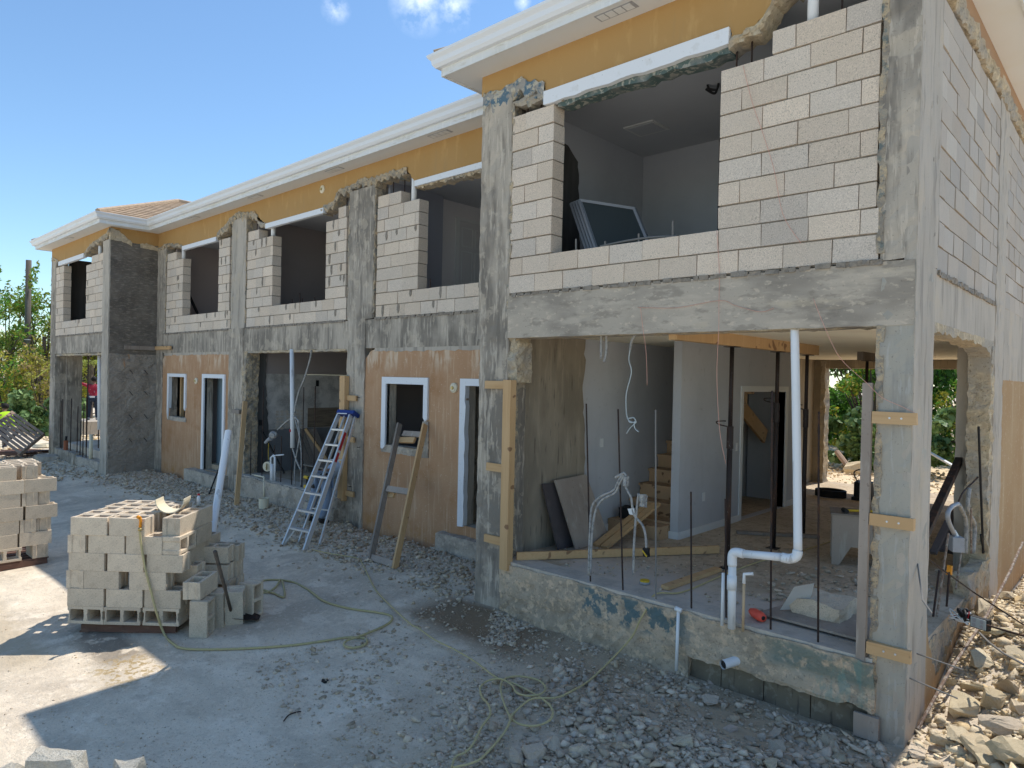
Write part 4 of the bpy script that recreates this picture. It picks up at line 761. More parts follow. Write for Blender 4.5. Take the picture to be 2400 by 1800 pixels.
# ================================================================== loose blocks and pallets
def block_mesh(w=.39, d=.19, h=.19, seed=0):
    """two-core block standing with its cores up: origin at the centre of its foot"""
    rr = random.Random(seed); x, y = w/2, d/2; g = .012
    out = [(-x, -y), (x, -y), (x, -y+.045), (x-g, -y+.055), (x-g, y-.055), (x, y-.045), (x, y), (-x, y), (-x, y-.045), (-x+g, y-.055), (-x+g, -y+.055), (-x, -y+.045)]
    def hole(cx): return [(cx-.07, -y+.034), (cx-.075, 0), (cx-.07, y-.034), (cx+.07, y-.034), (cx+.075, 0), (cx+.07, -y+.034)]
    b = MB(); jit = lambda l: [(p[0]+rr.uniform(-.0025, .0025), p[1]+rr.uniform(-.0025, .0025)) for p in l]
    b.prism([jit(out), jit(hole(-.092)), jit(hole(.092))], 'z', 0, h, m_cmu); return b
protos = []
for i in range(4):
    o = block_mesh(seed=i).build('concrete_block', bevel=.004); COL.objects.unlink(o); protos.append(o)
NB = [0]
def put_block(M, label, group=None):
    NB[0] += 1; o = protos[NB[0] % 4].copy(); COL.objects.link(o); o.matrix_world = M
    return tag(o, label, 'block', group)
ordn = ['', 'first', 'second', 'third', 'fourth', 'fifth', 'sixth', 'seventh']
cour = ['bottom', 'second', 'third', 'fourth', 'fifth', 'sixth', 'seventh']
def pallet(name, label, loc, rz, L=1.17, W=1.0, m=m_redwood, group=None):
    t = thing(name, label, 'pallet', loc, rz, group)
    b = MB()
    for i in range(7): y = W*i/7+.01; b.box(0, L, y, y+.09, .095, .115, m, j=.003)
    b.build('deck_board', parent=t)
    for y in (0, W/2-.02, W-.045): b = MB(); b.box(0.02, L-.02, y, y+.04, .018, .094, m, j=.003); b.build('stringer', parent=t)
    b = MB()
    for x in (0, L/2-.05, L-.1): b.box(x, x+.1, 0, W, 0, .017, m, j=.002)
    b.build('bottom_board', parent=t); return t
a2 = math.radians(42.2); P2 = Vector((-7.13, -3.6, 0)); g2z = gz(-6.6, -3.1)-.01
D2 = Vector((math.cos(a2), math.sin(a2), 0)); N2 = Vector((-D2.y, D2.x, 0))
z2 = g2z+.118
pallet('wooden_pallet', 'reddish broken pallet under the near stack of blocks', (P2.x+D2.x*.1+N2.x*.06, P2.y+D2.y*.1+N2.y*.06, g2z), a2, 1.06, .95)
def MX(pos, rz, tilt=None):
    M = Matrix.Translation(pos) @ Matrix.Rotation(rz, 4, 'Z')
    return M @ tilt if tilt else M
def b2(u, v, k, rot=0, cores='up', label='', dz=0, jit=.012):
    """block centred at u along the front, v into the stack, on course k"""
    p = P2 + D2*(u+R.uniform(-jit, jit)) + N2*(v+R.uniform(-jit*.5, jit*.5)); p.z = z2+k*.19+dz
    rz = a2+rot+R.uniform(-.025, .025)
    if cores == 'up': M = MX(p, rz)
    else: M = MX(p+Vector((0, 0, .095)), rz) @ Matrix.Rotation(PI/2, 4, 'X') @ Matrix.Translation((0, 0, -.095))
    return put_block(M, label, 'blocks of the near stack')
lay = {0: [(.19, 'f'), (.6, 'f'), (1.0, 'f')], 1: [(.2, 'u'), (.62, 'u'), (1.03, 'u')], 2: [(.36, 'u'), (.86, 'u')], 3: [(.2, 'u'), (.62, 'u'), (1.05, 'u')], 4: [(.42, 'u'), (.83, 'u')], 5: [(.23, 'u'), (.63, 'u')]}
for k, row in lay.items():
    for i, (u, c) in enumerate(row):
        pos = ('leftmost', 'middle' if len(row) == 3 else 'rightmost', 'rightmost')[i]
        if c == 'f':
            b2(u, .095, k, 0, 'front', 'hollow block, open cores outward, %s in the bottom course, near stack' % pos)
            b2(u, .3, k, 0, 'front', 'grey block behind the %s open-cored one at the foot of the near stack' % pos)
        else: b2(u, .095, k, 0, 'up', 'plain-faced block, %s on the front of the %s course, near stack' % (pos, cour[k]))
for k in (2, 4): b2(.08, .19, k, PI/2, 'up', 'end-on block at the left corner of the %s course, near stack' % cour[k])
# right-hand side of the stack
b2(1.06, .4, 2, 0, 'up', 'block set back in the right side of the third course, near stack')
for k in (0, 1, 2, 3):
    b2(1.04, .55, k, PI/2, 'up', 'block in the right side of the %s course, middle depth, near stack' % cour[k])
    b2(1.04, .96-.02, k, PI/2, 'up', 'block in the right side of the %s course, rear, near stack' % cour[k])
b2(1.1, .2, 4, PI/2, 'front', 'block lying with cores to the right, right front of the fifth course')
b2(1.1, .62, 4, PI/2, 'up', 'block in the right side of the fifth course of the near stack')
b2(1.07, .24, 5, PI/2, 'up', 'sunlit block set end-on at the right front corner of the top course')
b2(1.07, .66, 5, PI/2, 'up', 'sunlit block on the right rear of the top course of the near stack')
for i, v in enumerate((.31, .52, .73, .94)):
    for j, u in enumerate((.2, .6, .98 if i > 0 else None)):
        if u is None or (j == 2): continue
        b2(u+(.03 if i % 2 else 0), v, 5, 0, 'up', 'open top block, %s row back, %s of the near stack' % (ordn[i+2], ('left', 'middle')[j]))
b2(.75, .52, 5, 0, 'up', 'top block at the notch under the cut pipe on the near stack')if False else None
for i, v in enumerate((.3, .52, .74, .95)): b2(.8, v, 4, 0, 'up', 'fifth course block, %s row back in the middle of the near stack' % ordn[i+2])
# blocks piled at the right rear and leaned on the side
for k in range(4): b2(1.26, 1.0, k, 0, 'up', 'block in the %s course of the low pile behind the near stack' % cour[k], dz=-.11)
b2(1.24, .79, 3, 0, 'up', 'top block of the low pile right of the near stack', dz=-.08); b2(1.24, .79, 1, 0, 'front', 'sideways block in the low pile right of the near stack', dz=-.1); b2(1.24, .79, 0, 0, 'front', 'bottom block of the low pile right of the near stack', dz=-.11); b2(1.24, .79, 2, 0, 'up', 'third block up in the low pile right of the near stack', dz=-.1)
def stand(u, v, rot, label, lean=0, z=None):
    p = P2 + D2*u + N2*v; p.z = (gz(p.x, p.y) if z is None else z)
    M = Matrix.Translation(p) @ Matrix.Rotation(a2+rot, 4, 'Z') @ Matrix.Rotation(lean, 4, 'X') @ Matrix.Translation((0, 0, .195)) @ Matrix.Rotation(PI/2, 4, 'Y')
    return put_block(M, label, 'blocks leaned beside the near stack')
stand(1.35, .02, 0, 'block stood on end at the right front corner of the near stack')
stand(1.4, .3, 0, 'block stood on end behind the shovel handle beside the near stack', .05)
stand(1.56, .36, PI/2*.15, 'tilted block stood on end just right of the shovel handle', .12)
stand(1.66, .6, -.3, 'rightmost block, stood on end with two open cores facing the camera')
p = P2+D2*1.36+N2*.16; p.z = gz(p.x, p.y)+.392
put_block(MX(p, a2+PI/2*.98) @ Matrix.Rotation(-.05, 4, 'Y'), 'block lying open-cored across the two stood on end beside the shovel', 'blocks leaned beside the near stack')
# left stack
PL = Vector((-10.4, -4.19, gz(-10.8, -3.4)-.01)); zl = PL.z+.118
pl_t = pallet('wooden_pallet', 'dark reddish pallet under the sunlit stack of blocks at the left edge', (PL.x, PL.y, PL.z), PI/2, 1.2, 1.0)
def bl(u, v, k, rot=0, cores='up', label=''):
    p = Vector((PL.x-v+R.uniform(-.008, .008), PL.y+u+R.uniform(-.01, .01), zl+k*.19)); rz = PI/2+rot+R.uniform(-.02, .02)
    M = MX(p, rz) if cores == 'up' else MX(p+Vector((0, 0, .095)), rz) @ Matrix.Rotation(PI/2, 4, 'X') @ Matrix.Translation((0, 0, -.095))
    return put_block(M, label, 'blocks of the left stack')
for k in range(7):
    w = ('bottom', 'second', 'third', 'fourth', 'fifth', 'sixth', 'top')[k]
    if k == 0:
        bl(.68, .095, 0, 0, 'front', 'hollow block showing its cores at the foot of the left stack, nearer the camera'); bl(1.1, .195, 0, PI/2, 'up', 'corner block at the right foot of the left stack')
    elif k in (2, 4):
        bl(.2, .095, k, 0, 'up', 'block near the picture edge in the %s course of the left stack' % w); bl(.64, .095, k, 0, 'up', 'broad-faced block in the %s course of the left stack' % w); bl(.95, .195, k, PI/2, 'up', 'end-on block near the right corner in the %s course of the left stack' % w); bl(1.12, .22, k, PI/2, 'up', 'corner block in the %s course of the left stack' % w)
    elif k == 6:
        bl(.6, .1, k, 0, 'up', 'top block nearest the camera on the left stack'); bl(.98, .24, k, PI/2*.9, 'up', 'turned block on the right end of the top of the left stack'); bl(.8, .34, k, 0, 'up', 'open-cored block in the second row on the top of the left stack')
        for i in range(3): bl(.6, .32+i*.22, k, 0, 'up', 'open-cored top block, %s row back on the left stack' % ordn[i+2]); bl(1.0, .52+i*.2, k, 0, 'up', 'open-cored top block at the far side, %s row back on the left stack' % ordn[i+2])
    else:
        o = .04 if k in (3, 5) else -.02
        bl(.25+o, .095, k, 0, 'up', 'block near the picture edge in the %s course of the left stack' % w); bl(.65+o, .095, k, 0, 'up', 'middle block on the face of the %s course of the left stack' % w); bl(1.05+o, .095, k, 0, 'up', 'block at the right end of the %s course of the left stack' % w)
    if 0 < k < 6: bl(1.02, .4, k, 0, 'up', 'second-row block at the right end of the %s course of the left stack' % w)

# ================================================================== things round the near stack
t = thing('shovel', 'muddy shovel with dark wooden handle leaning on the near block stack', 'shovel')
tb = at(545, 1445, 'z', gz(-6, -2.4)+.06); ht = deep(504, 1293, 6.6)
b = MB(); b.tube([ht, ht.lerp(tb, .5), tb], [.019, .017, .016], 10, m_bark); b.build('handle', parent=t, smooth=True)
bl_ = MB(); vs = []; fs = []
for i in range(7):
    for j in range(5):
        s_, w_ = i/6, (j/4-.5); w = .24*(1-.55*s_**3); q = tb + Vector((.75, .62, 0)).normalized()*(s_*.3) + Vector((-.62, .75, 0)).normalized()*(w_*w); q.z = gz(q.x, q.y)+.012+.035*abs(w_)*2+.03*(1-s_); vs.append(q)
for i in range(6):
    for j in range(4): fs.append((i*5+j, i*5+j+1, (i+1)*5+j+1, (i+1)*5+j))
bl_.add(vs, fs, m_steel); o = bl_.build('blade', parent=t, smooth=True); md = o.modifiers.new('thick', 'SOLIDIFY'); md.thickness = .004
# cut half pipe on top of the stack
c0 = deep(100+985/3.686, 1100+330/3.686, 6.9); b = MB(); vs = []; nA = 14
ctr = P2+D2*.93+N2*.3; ctr.z = z2+6*.19+.15; ax_ = (D2*.25-N2*1).normalized()
ac = Vector((-ax_.y, ax_.x, 0))
for t_ in (0, .34):
    for rr_ in (.15, .141):
        for i in range(nA+1):
            a = PI*1.02*i/nA+PI-.01; vs.append(ctr - ax_*t_ + ac*math.cos(a)*rr_ + Vector((0, 0, math.sin(a)*rr_ - t_*.05)))
k = nA+1; fs = []
for i in range(nA): fs += [(i, i+1, 2*k+i+1, 2*k+i), (k+i, k+i+1, 3*k+i+1, 3*k+i), (i, i+1, k+i+1, k+i), (2*k+i, 2*k+i+1, 3*k+i+1, 3*k+i)]
fs += [(0, k, 3*k, 2*k), (nA, k+nA, 3*k+nA, 2*k+nA)]
b.add(vs, fs, m_cream); tag(b.build('half_pipe', smooth=False), 'cream half pipe offcut lying like a trough on top of the near stack', 'pipe')
# small bottle
q = P2+D2*1.02+N2*.8; q.z = z2+6*.19-.0; t = thing('plastic_bottle', 'small clear bottle with red cap standing on top of the near stack', 'bottle', q)
b = MB(); b.tube([(0, 0, 0), (0, 0, .09), (0, 0, .12)], [.022, .022, .01], 10, mat('clear_plastic', (.6, .65, .68), rough=.2)); b.build('bottle_body', parent=t, smooth=True); b = MB(); b.tube([(0, 0, .12), (0, 0, .14)], .014, 10, m_redp); b.build('cap', parent=t)
# hose from the nozzle down and over the yard
def gp(u, v, h=.015):
    p = at(u, v, 'z', -3.75)
    for _ in range(4): p = at(u, v, 'z', gz(p.x, p.y)+h)
    return p
cL = lambda a, b_: (a/1.843, 1300+b_/1.843); cX = lambda a, b_: (100+a/3.686, 1100+b_/3.686)
t = thing('garden_hose', 'dusty yellow hose with orange nozzle hanging on the near stack and looping over the yard', 'hose')
FR = lambda a, b_, off: None
def onfront(a, b_, off):            # a point on the front face plane of the near stack, pushed out by off
    u, v = cX(a, b_); d = Fw + R2*((u-1200)/FPX) - U2*((v-900)/FPX); n = -N2; p0 = P2+n*off
    return CAM + d*((p0-CAM).dot(n)/d.dot(n))
top = onfront(845, 512, .03)
hp = [onfront(838, 530, .035), onfront(850, 640, .03), onfront(885, 850, .03), onfront(935, 1050, .03), onfront(985, 1240, .05), gp(*cX(1050, 1420)), gp(*cX(1120, 1500)), gp(*cX(1240, 1550)), gp(*cL(1000, 407)), gp(*cL(1240, 393)), gp(*cL(1400, 372)), gp(*cL(1500, 357)), gp(*cL(1575, 362)), gp(*cL(1580, 385), .02), gp(*cL(1530, 402), .02), gp(*cL(1488, 392), .03), gp(*cL(1500, 370), .035), gp(*cL(1560, 350), .03), gp(*cL(1650, 312)), gp(*cL(1690, 285)), gp(*cL(1685, 262)), gp(*cL(1620, 248)), gp(*cL(1500, 230)), gp(*cL(1400, 200)), gp(*cL(1330, 150)), gp(*cL(1260, 116)), gp(*cL(1170, 108)), gp(*cL(1110, 120)), gp(*cL(1083, 140)), gp(*cL(1095, 155)), gp(*cL(1150, 163), .02), gp(*cL(1190, 140), .03), gp(*cL(1215, 108), .03), gp(*cL(1228, 180), .02), gp(*cL(1180, 165), .02), gp(*cL(1100, 140), .02)]
b = MB(); b.tube(curve_pts(hp, 7), .0125, 8, m_hose); b.build('hose_tube', parent=t, smooth=True)
b = MB(); n0 = onfront(835, 405, .05); b.tube([onfront(843, 500, .03), onfront(846, 450, .035), onfront(842, 420, .05)], [.016, .014, .016], 8, m_orange); b.tube([onfront(825, 412, .1), onfront(842, 418, .04), onfront(852, 440, .03)], [.02, .014, .01], 8, m_orange); b.tube([hp[0], onfront(842, 508, .033)], .02, 8, m_brass); b.build('nozzle', parent=t, smooth=True)
b = MB(); b.tube(curve_pts([gp(75, 1003), gp(123, 1010), gp(165, 1017), gp(230, 1035), gp(330, 1048)], 5), .01, 6, m_hose); tag(b.build('thin_hose', smooth=True), 'thin hose running between the two block stacks in the shade', 'hose')
# extension cord from the main wall across the gravel into the near opening
cF = lambda a, b_: (500+a/2.766, 800+b_/2.766); cZ = lambda a, b_: (950+a/3.403, 1450+b_/3.403); cK = lambda a, b_: (1200+a/2.765, 1200+b_/2.765)
cp = [gp(*cF(640, 1350)), gp(*cF(780, 1380)), gp(*cF(930, 1405)), gp(*cF(965, 1440)), gp(*cF(1000, 1510)), gp(*cF(1040, 1590)), gp(*cF(1090, 1655)), gp(*cZ(20, 25), .05), gp(*cZ(110, 80), .05), gp(*cZ(230, 165), .05), gp(*cZ(400, 250), .05), gp(*cZ(560, 345), .05), gp(*cZ(720, 465), .05), gp(*cZ(860, 515), .05), gp(*cZ(1010, 590), .05), gp(*cZ(1120, 660), .05), gp(*cZ(1175, 730), .05), gp(*cZ(1150, 810), .05), gp(*cZ(1030, 855), .05), gp(*cZ(900, 835), .05), gp(*cZ(830, 770), .05), gp(*cZ(780, 650), .05), gp(*cZ(760, 540), .05), gp(*cZ(800, 475), .05), gp(*cZ(920, 460), .05), gp(*cZ(1060, 490), .05), gp(*cZ(1118, 550), .05), gp(*cZ(1080, 600), .062), gp(*cZ(980, 615), .062), gp(*cZ(890, 590), .062), gp(*cZ(850, 530), .05), gp(*cZ(760, 480), .062), gp(*cZ(660, 495), .05), gp(*cZ(600, 545), .05), gp(*cZ(610, 620), .05), gp(*cZ(665, 690), .05), gp(*cZ(675, 770), .05), gp(*cZ(610, 860), .05), gp(*cZ(540, 1000), .05), gp(*cZ(470, 1070), .05), gp(*cZ(400, 1100), .05), gp(*cZ(370, 1185), .05)]
t = thing('extension_cord', 'tan extension cord tangled in loops on the gravel and led over the base wall indoors', 'cord')
b = MB(); b.tube(curve_pts(cp, 6), .009, 6, m_cord)
cp2 = [gp(*cZ(380, 1188), .05), gp(*cZ(560, 1140), .05), gp(*cZ(660, 1060), .05), gp(*cZ(780, 920), .05), gp(*cZ(835, 820), .062), gp(*cZ(850, 770), .062), gp(*cZ(950, 675), .05), gp(*cZ(1030, 635), .062), gp(*cZ(1200, 630), .05), gp(*cZ(1330, 575), .05), gp(*cZ(1500, 465), .05)]
q = [at(*cK(760, 830), 'y', -.16), at(*cK(830, 700), 'y', -.11), at(*cK(870, 630), 'y', -.07), Vector((-2.2, .12, -3.03)), at(*cK(1100, 520), 'z', -3.045), at(*cK(1330, 425), 'z', -3.045), at(*cK(1480, 365), 'z', -3.045), at(*cK(1640, 310), 'z', -3.045), at(*cK(1850, 260), 'z', -3.045), at(*cK(2110, 175), 'z', -3.045)]
b.tube(curve_pts(cp2+q, 6), .009, 6, m_cord); b.build('cord_run', parent=t, smooth=True)
# big white pipe and rods leaning at the wall behind the stack
b = MB(); tp = deep(535.5, 1011, 9.4); bt = Vector((-7.45, -1.75, gz(-7.45, -1.75))); dd = deep(500, 1231, 8.6); bt = tp + (dd-tp)*((gz(-7.5, -2)-tp.z)/(dd.z-tp.z))
b.tube([bt, tp], .045, 16, m_pvc, cap=False); b.tube([bt, tp], .038, 16, m_white, cap=False); tag(b.build('white_pipe', smooth=True), 'long white plastic pipe leaning upright behind the near block stack', 'pipe')
for (u0, v0, u1, v1, lb) in ((1145, 890, 1222, 690, 'thin black rod leaning by the first doorway, the outer one'), (1185, 880, 1240, 720, 'thin black rod leaning by the first doorway, nearer the wall')):
    a = at(u0/2.37, 800+v0/2.37, 'y', .45 if 'outer' in lb else .6); c = at(u1/2.37, 800+v1/2.37, 'y', .88); b = MB(); b.tube([a, c], .016, 8, m_black); tag(b.build('black_rod'), lb, 'rod')

# ================================================================== ladders and timbers
W_ = lambda a, b_, y: at(620+a/4.608, 940+b_/4.608, 'y', y)
t = thing('step_ladder', 'folded aluminium step ladder with blue top leaning against a concrete column', 'ladder')
fL = gp(620+205/4.608, 940+1560/4.608, .0); fR = gp(620+435/4.608, 940+1615/4.608, .0); tL = W_(800, 150, .93); tR = W_(930, 155, .97)
rL = gp(620+370/4.608, 940+1530/4.608, .0); rR = gp(620+590/4.608, 940+1575/4.608, .0); uL = W_(870, 155, 1.02); uR = W_(985, 150, 1.06)
dirf = ((tL+tR)/2-(fL+fR)/2).normalized(); sdf = (fR-fL).normalized(); nf = dirf.cross(sdf).normalized()
for a, c in ((fL, tL), (fR, tR)): b = MB(); b.bar(a, c, .03, .078, m_alu, up=nf); b.build('front_rail', parent=t)
for a, c in ((rL, uL), (rR, uR)): b = MB(); b.bar(a, c, .028, .036, m_alu, up=nf); b.build('rear_rail', parent=t)
for i, s_ in enumerate((.125, .255, .383, .51, .633, .757, .88)):
    a = fL.lerp(tL, s_); c = fR.lerp(tR, s_); b = MB(); b.bar(a, c, .085, .028, m_alu, up=(0, 0, 1)); b.build('rung', parent=t)
    a2_ = rL.lerp(uL, s_); c2_ = rR.lerp(uR, s_)
    if i in (1, 4): b = MB(); b.bar(a2_, c2_, .02, .02, m_alu); b.build('rear_brace', parent=t)
for a, c in ((fL.lerp(tL, .11)+sdf*.1, fL+dirf*.03), (fR.lerp(tR, .11)-sdf*.1, fR+dirf*.03)): b = MB(); b.bar(a, c, .012, .02, m_alu); b.build('foot_brace', parent=t)
b = MB(); tc_ = (tL+tR+uL+uR)/4; b.bar(tc_-sdf*.21+dirf*.03, tc_+sdf*.21+dirf*.03, .16, .07, m_blue, up=dirf); b.build('top_cap', parent=t, bevel=.01)
b = MB(); b.bar(tL+dirf*.035-nf*-.0+sdf*.02-nf*.0+Vector((0, -.055, .0)), tR+dirf*.035+Vector((0, -.055, 0))-sdf*.04, .004, .018, m_white, up=dirf); b.build('cap_label', parent=t)
b = MB(); b.bar(fR.lerp(tR, .72)+sdf*.018, fR.lerp(tR, .86)+sdf*.018, .004, .05, m_redp, up=nf); b.bar(fR.lerp(tR, .63)+sdf*.018, fR.lerp(tR, .7)+sdf*.018, .004, .045, m_redp, up=nf); b.build('rail_sticker', parent=t)
# home-made timber ladder
FF = lambda a, b_, y: at(500+a/2.766, 800+b_/2.766, 'y', y)
t = thing('timber_ladder', 'home-made ladder of two studs leaning under the white trimmed window', 'ladder')
lb_ = gp(*cF(1018, 1425), 0); lt_ = FF(1208, 535, 1.07); rb_ = gp(*cF(1175, 1475), 0); rt_ = FF(1372, 540, 1.07)
sd_ = (rb_-lb_).normalized(); up_ = (rt_-rb_).normalized(); nn_ = up_.cross(sd_).normalized()
b = MB(); b.bar(lb_, lt_, .038, .089, m_oldwood, up=nn_); b.build('left_stud', parent=t); b = MB(); b.bar(rb_, rt_, .038, .089, m_pine, up=nn_); b.build('right_stud', parent=t)
for (s0, s1, e, m_) in ((.86, .99, 0, m_pine_h), (.9, 1.07, .04, m_ply), (.46, .62, .02, m_oldwood), (.43, .5, -.05, m_pine_h), (.02, .06, .02, m_oldwood)): pass
for a, c, off, m_ in ((FF(1188, 640, 1.0), FF(1305, 642, 1.0), 0, m_pine_h), (FF(1232, 598, 1.04), FF(1350, 606, 1.05), 0, m_ply), (lb_.lerp(lt_, .5)+sd_*.04, rb_.lerp(rt_, .5), 0, m_ply), (lb_.lerp(lt_, .47)-nn_*-.06-sd_*.04, lb_.lerp(lt_, .47)-nn_*-.06+sd_*.17, 0, m_pine_h), (lb_.lerp(lt_, .025), rb_.lerp(rt_, .025), 0, m_ply)):
    b = MB(); b.bar(a, c, .038, .089, m_, up=up_); b.build('cross_piece', parent=t)
# formwork braces nailed to the columns
def brace(label, up, cleats, m=m_pine, mc=m_pine_h, y=-.045, d=.045):
    t = thing('formwork_brace', label, 'timber brace', group='timber braces on the columns'); b = MB(); b.box(*up[:2], y-d, y+.045, *up[2:], m, j=.002); b.build('upright', parent=t)
    for c in cleats: b = MB(); b.box(c[0], c[1], y-.0, y+.04, c[2]-.045, c[2]+.045, mc, j=.003); b.build('cleat', parent=t)
    return t
brace('pine upright with three cleats on the left column of the near opening', (-4.12, -4.0, -3.14, -.98), [(-4.46, -4.12, -1.04), (-4.41, -4.12, -2.0), (-4.42, -4.12, -2.84)])
tb_ = brace('greyish upright with three screwed cleats on the corner column', (-.335, -.268, -3.12, -.94), [(-.262, .04, -1.2), (-.262, .04, -1.98), (-.262, .04, -2.96)], m=m_ply, d=.0)
b = MB()
for z in (-1.2, -1.98, -2.96):
    for x in (-.14, -.06): b.tube([(x, -.046, z), (x, -.05, z)], .008, 8, m_alu)
b.build('screw', parent=tb_)
brace('pine upright with short cleats right of the kitchen opening behind the ladder', (-9.15, -8.99, -3.16, -.98), [(-9.0, -8.72, -1.36), (-8.98, -8.76, -2.08), (-9.0, -8.75, -3.02)], y=YM-.07)
t = thing('leaning_stud', 'pine stud leaning on the column left of the kitchen opening', 'timber'); b = MB(); b.bar(gp(*cF(150, 1065), 0), at(*cF(206, 390), 'y', 1.03), .04, .089, m_pine, up=(0, 1, 0)); b.build('stud', parent=t); b = MB(); p = at(*cF(155, 455), 'y', 1.08); b.box(p.x-.2, p.x+.12, p.y-.02, p.y+.02, p.z-.045, p.z+.045, m_oldwood); b.build('cleat', parent=t)
b = MB(); b.bar((-17.86, .35, -.38), (-17.86, 1.1, -.38), .04, .1, m_oldwood); tag(b.build('plank'), 'grey plank fixed on the dark return wall of the far wing', 'plank')
b = MB(); b.bar((-17.8, 1.08, -.37), (-16.8, 1.08, -.37), .04, .09, m_pine_h); tag(b.build('plank'), 'short fresh plank on the beam above the small window', 'plank')
# beams and props in the near room
b = MB(); b.bar((-2.14, .22, -.48), (-2.14, 4.1, -.48), .09, .14, m_pine); 
tag(b.build('timber_beam'), 'long pine beam held against the ceiling by steel props', 'timber beam')
b = MB(); b.bar((-2.12, 6.0, -.48), (-2.12, 7.7, -.48), .09, .14, m_oldwood); tag(b.build('timber_beam'), 'shorter browner beam against the ceiling deeper in the room', 'timber beam')
def prop(x, y, label, zc=-1.6, plate=True):
    t = thing('steel_prop', label, 'steel prop', (x, y, -3.05), 0, 'steel props under the ceiling')
    h = 2.5; zm = zc+3.05
    b = MB(); b.tube([(0, 0, .006), (0, 0, zm)], .03, 12, m_steel); b.build('outer_tube', parent=t, smooth=True)
    b = MB(); b.tube([(0, 0, zm-.05), (0, 0, h-.01)], .024, 12, m_steel); b.build('inner_tube', parent=t, smooth=True)
    b = MB(); b.tube([(0, 0, zm-.25), (0, 0, zm)], .037, 12, m_steel); b.build('collar', parent=t)
    b = MB(); b.tube(curve_pts([(-.02, -.04, zm), (-.12, -.05, zm+.02), (-.14, -.05, zm+.05), (-.03, -.05, zm+.06)], 4), .007, 6, m_steel); b.build('pin', parent=t)
    b = MB(); b.box(-.07, .07, -.07, .07, h-.008, h, m_steel); b.build('end_plate', parent=t); b = MB(); b.box(-.07, .07, -.07, .07, 0, .006, m_steel); b.build('end_plate', parent=t); return t
prop(-2.18, 1.6, 'steel prop nearest the camera, left end of the pine beam', -1.45); prop(-2.2, 2.94, 'steel prop under the middle of the pine beam in front of the door', -1.2); prop(-2.2, 3.95, 'steel prop close behind the white drain pipe', -1.3)
prop(-2.1, 6.3, 'steel prop carrying the rear timber beam just left of the grey upright', -1.3); prop(-2.02, 7.45, 'rearmost steel prop seen at the edge of the corner column', -1.2)
# timbers on the floor
b = MB(); b.bar(at(1100+262/2.37, 700+1430/2.37, 'z', -3.0), at(1100+1385/2.37, 700+1392/2.37, 'z', -3.0), .04, .09, m_pine_h); tag(b.build('floor_timber'), 'long pine board on edge across the slab of the near room', 'timber')
b = MB(); b.bar(at(*cK(990, 490), 'z', -3.03), at(*cK(1335, 370), 'z', -3.03), .09, .04, m_pine_h); tag(b.build('floor_timber'), 'short pale offcut lying flat on the dusty floor', 'timber')
cR = lambda a, b_, y: at(1260+a/2.765, 750+b_/2.765, 'y', y)
for i, (a, c, e) in enumerate(((380, 1462, 0), (430, 1475, 1))):
    s0 = at(1260+a/2.765, 750+c/2.765, 'z', -3.04); s1 = cR(725+50*i, 1190, 2.42); b = MB(); b.bar(s0, s1, .1, .04, m_pine_h, up=(0, 0, 1)); tag(b.build('stair_board'), 'pine board propped on the stairs, %s one of the pair' % ('left' if i == 0 else 'right'), 'timber')
b = MB(); b.bar((-2.9, 3.4, -3.03), (-2.0, 4.0, -3.03), .09, .04, m_oldwood); tag(b.build('floor_timber'), 'weathered board lying flat near the steel props', 'timber')
# boards against the inner concrete wall
def leanboard(name, label, pts, m, th=.02):
    b = MB(); p = [Vector(q) for q in pts]; n = (p[1]-p[0]).cross(p[3]-p[0]).normalized()*th; b.add(p+[q+n for q in p], [(0, 1, 2, 3), (4, 5, 6, 7), (0, 1, 5, 4), (1, 2, 6, 5), (2, 3, 7, 6), (3, 0, 4, 7)], m); return tag(b.build(name), label, 'board')
leanboard('leaning_board', 'dark narrow form board leaning on the inner concrete wall', [(-4.0, .8, -3.05), (-4.0, 1.2, -3.05), (-4.17, 1.15, -2.27), (-4.17, .68, -2.25)], m_darkboard)
leanboard('leaning_board', 'brown plywood sheet leaning in front of the dark form board', [(-3.86, .98, -3.05), (-3.86, 1.7, -3.05), (-4.12, 1.5, -2.2), (-4.12, .86, -2.22)], m_ply)
leanboard('leaning_board', 'dark board leaning inside the closet doorway', [(-3.9, 5.2, -3.05), (-3.9, 5.75, -3.05), (-4.1, 5.75, -2.1), (-4.1, 5.2, -2.1)], m_oldwood)
# wooden bench with hammer
t = thing('plywood_bench', 'greyish plywood saw bench standing near the corner column', 'bench', (-1.22, 2.75, -3.05), .35)
b = MB(); b.prism([[(-.2, 0), (-.2, .58), (.5, .58), (.5, 0), (.42, 0), (.14, .22), (0, .22), (-.12, 0)]], 'y', 0, .02, m_ply); b.build('side_panel', parent=t); b = MB(); b.prism([[(-.2, 0), (-.2, .58), (.5, .58), (.5, 0), (.42, 0), (.14, .22), (0, .22), (-.12, 0)]], 'y', .4, .42, m_ply); b.build('side_panel', parent=t)
b = MB(); b.box(-.22, .52, -.02, .44, .581, .6, m_oldwood); b.build('top_board', parent=t)
t = thing('hammer', 'yellow handled hammer lying on the plywood bench', 'hammer', (-1.3, 2.8, -2.42), .6); b = MB(); b.tube([(0, 0, 0), (.3, .02, 0)], .014, 8, m_yellow); b.build('handle', parent=t); b = MB(); b.tube([(-.01, -.07, 0), (-.01, .06, 0)], .026, 10, m_black); b.build('head', parent=t)
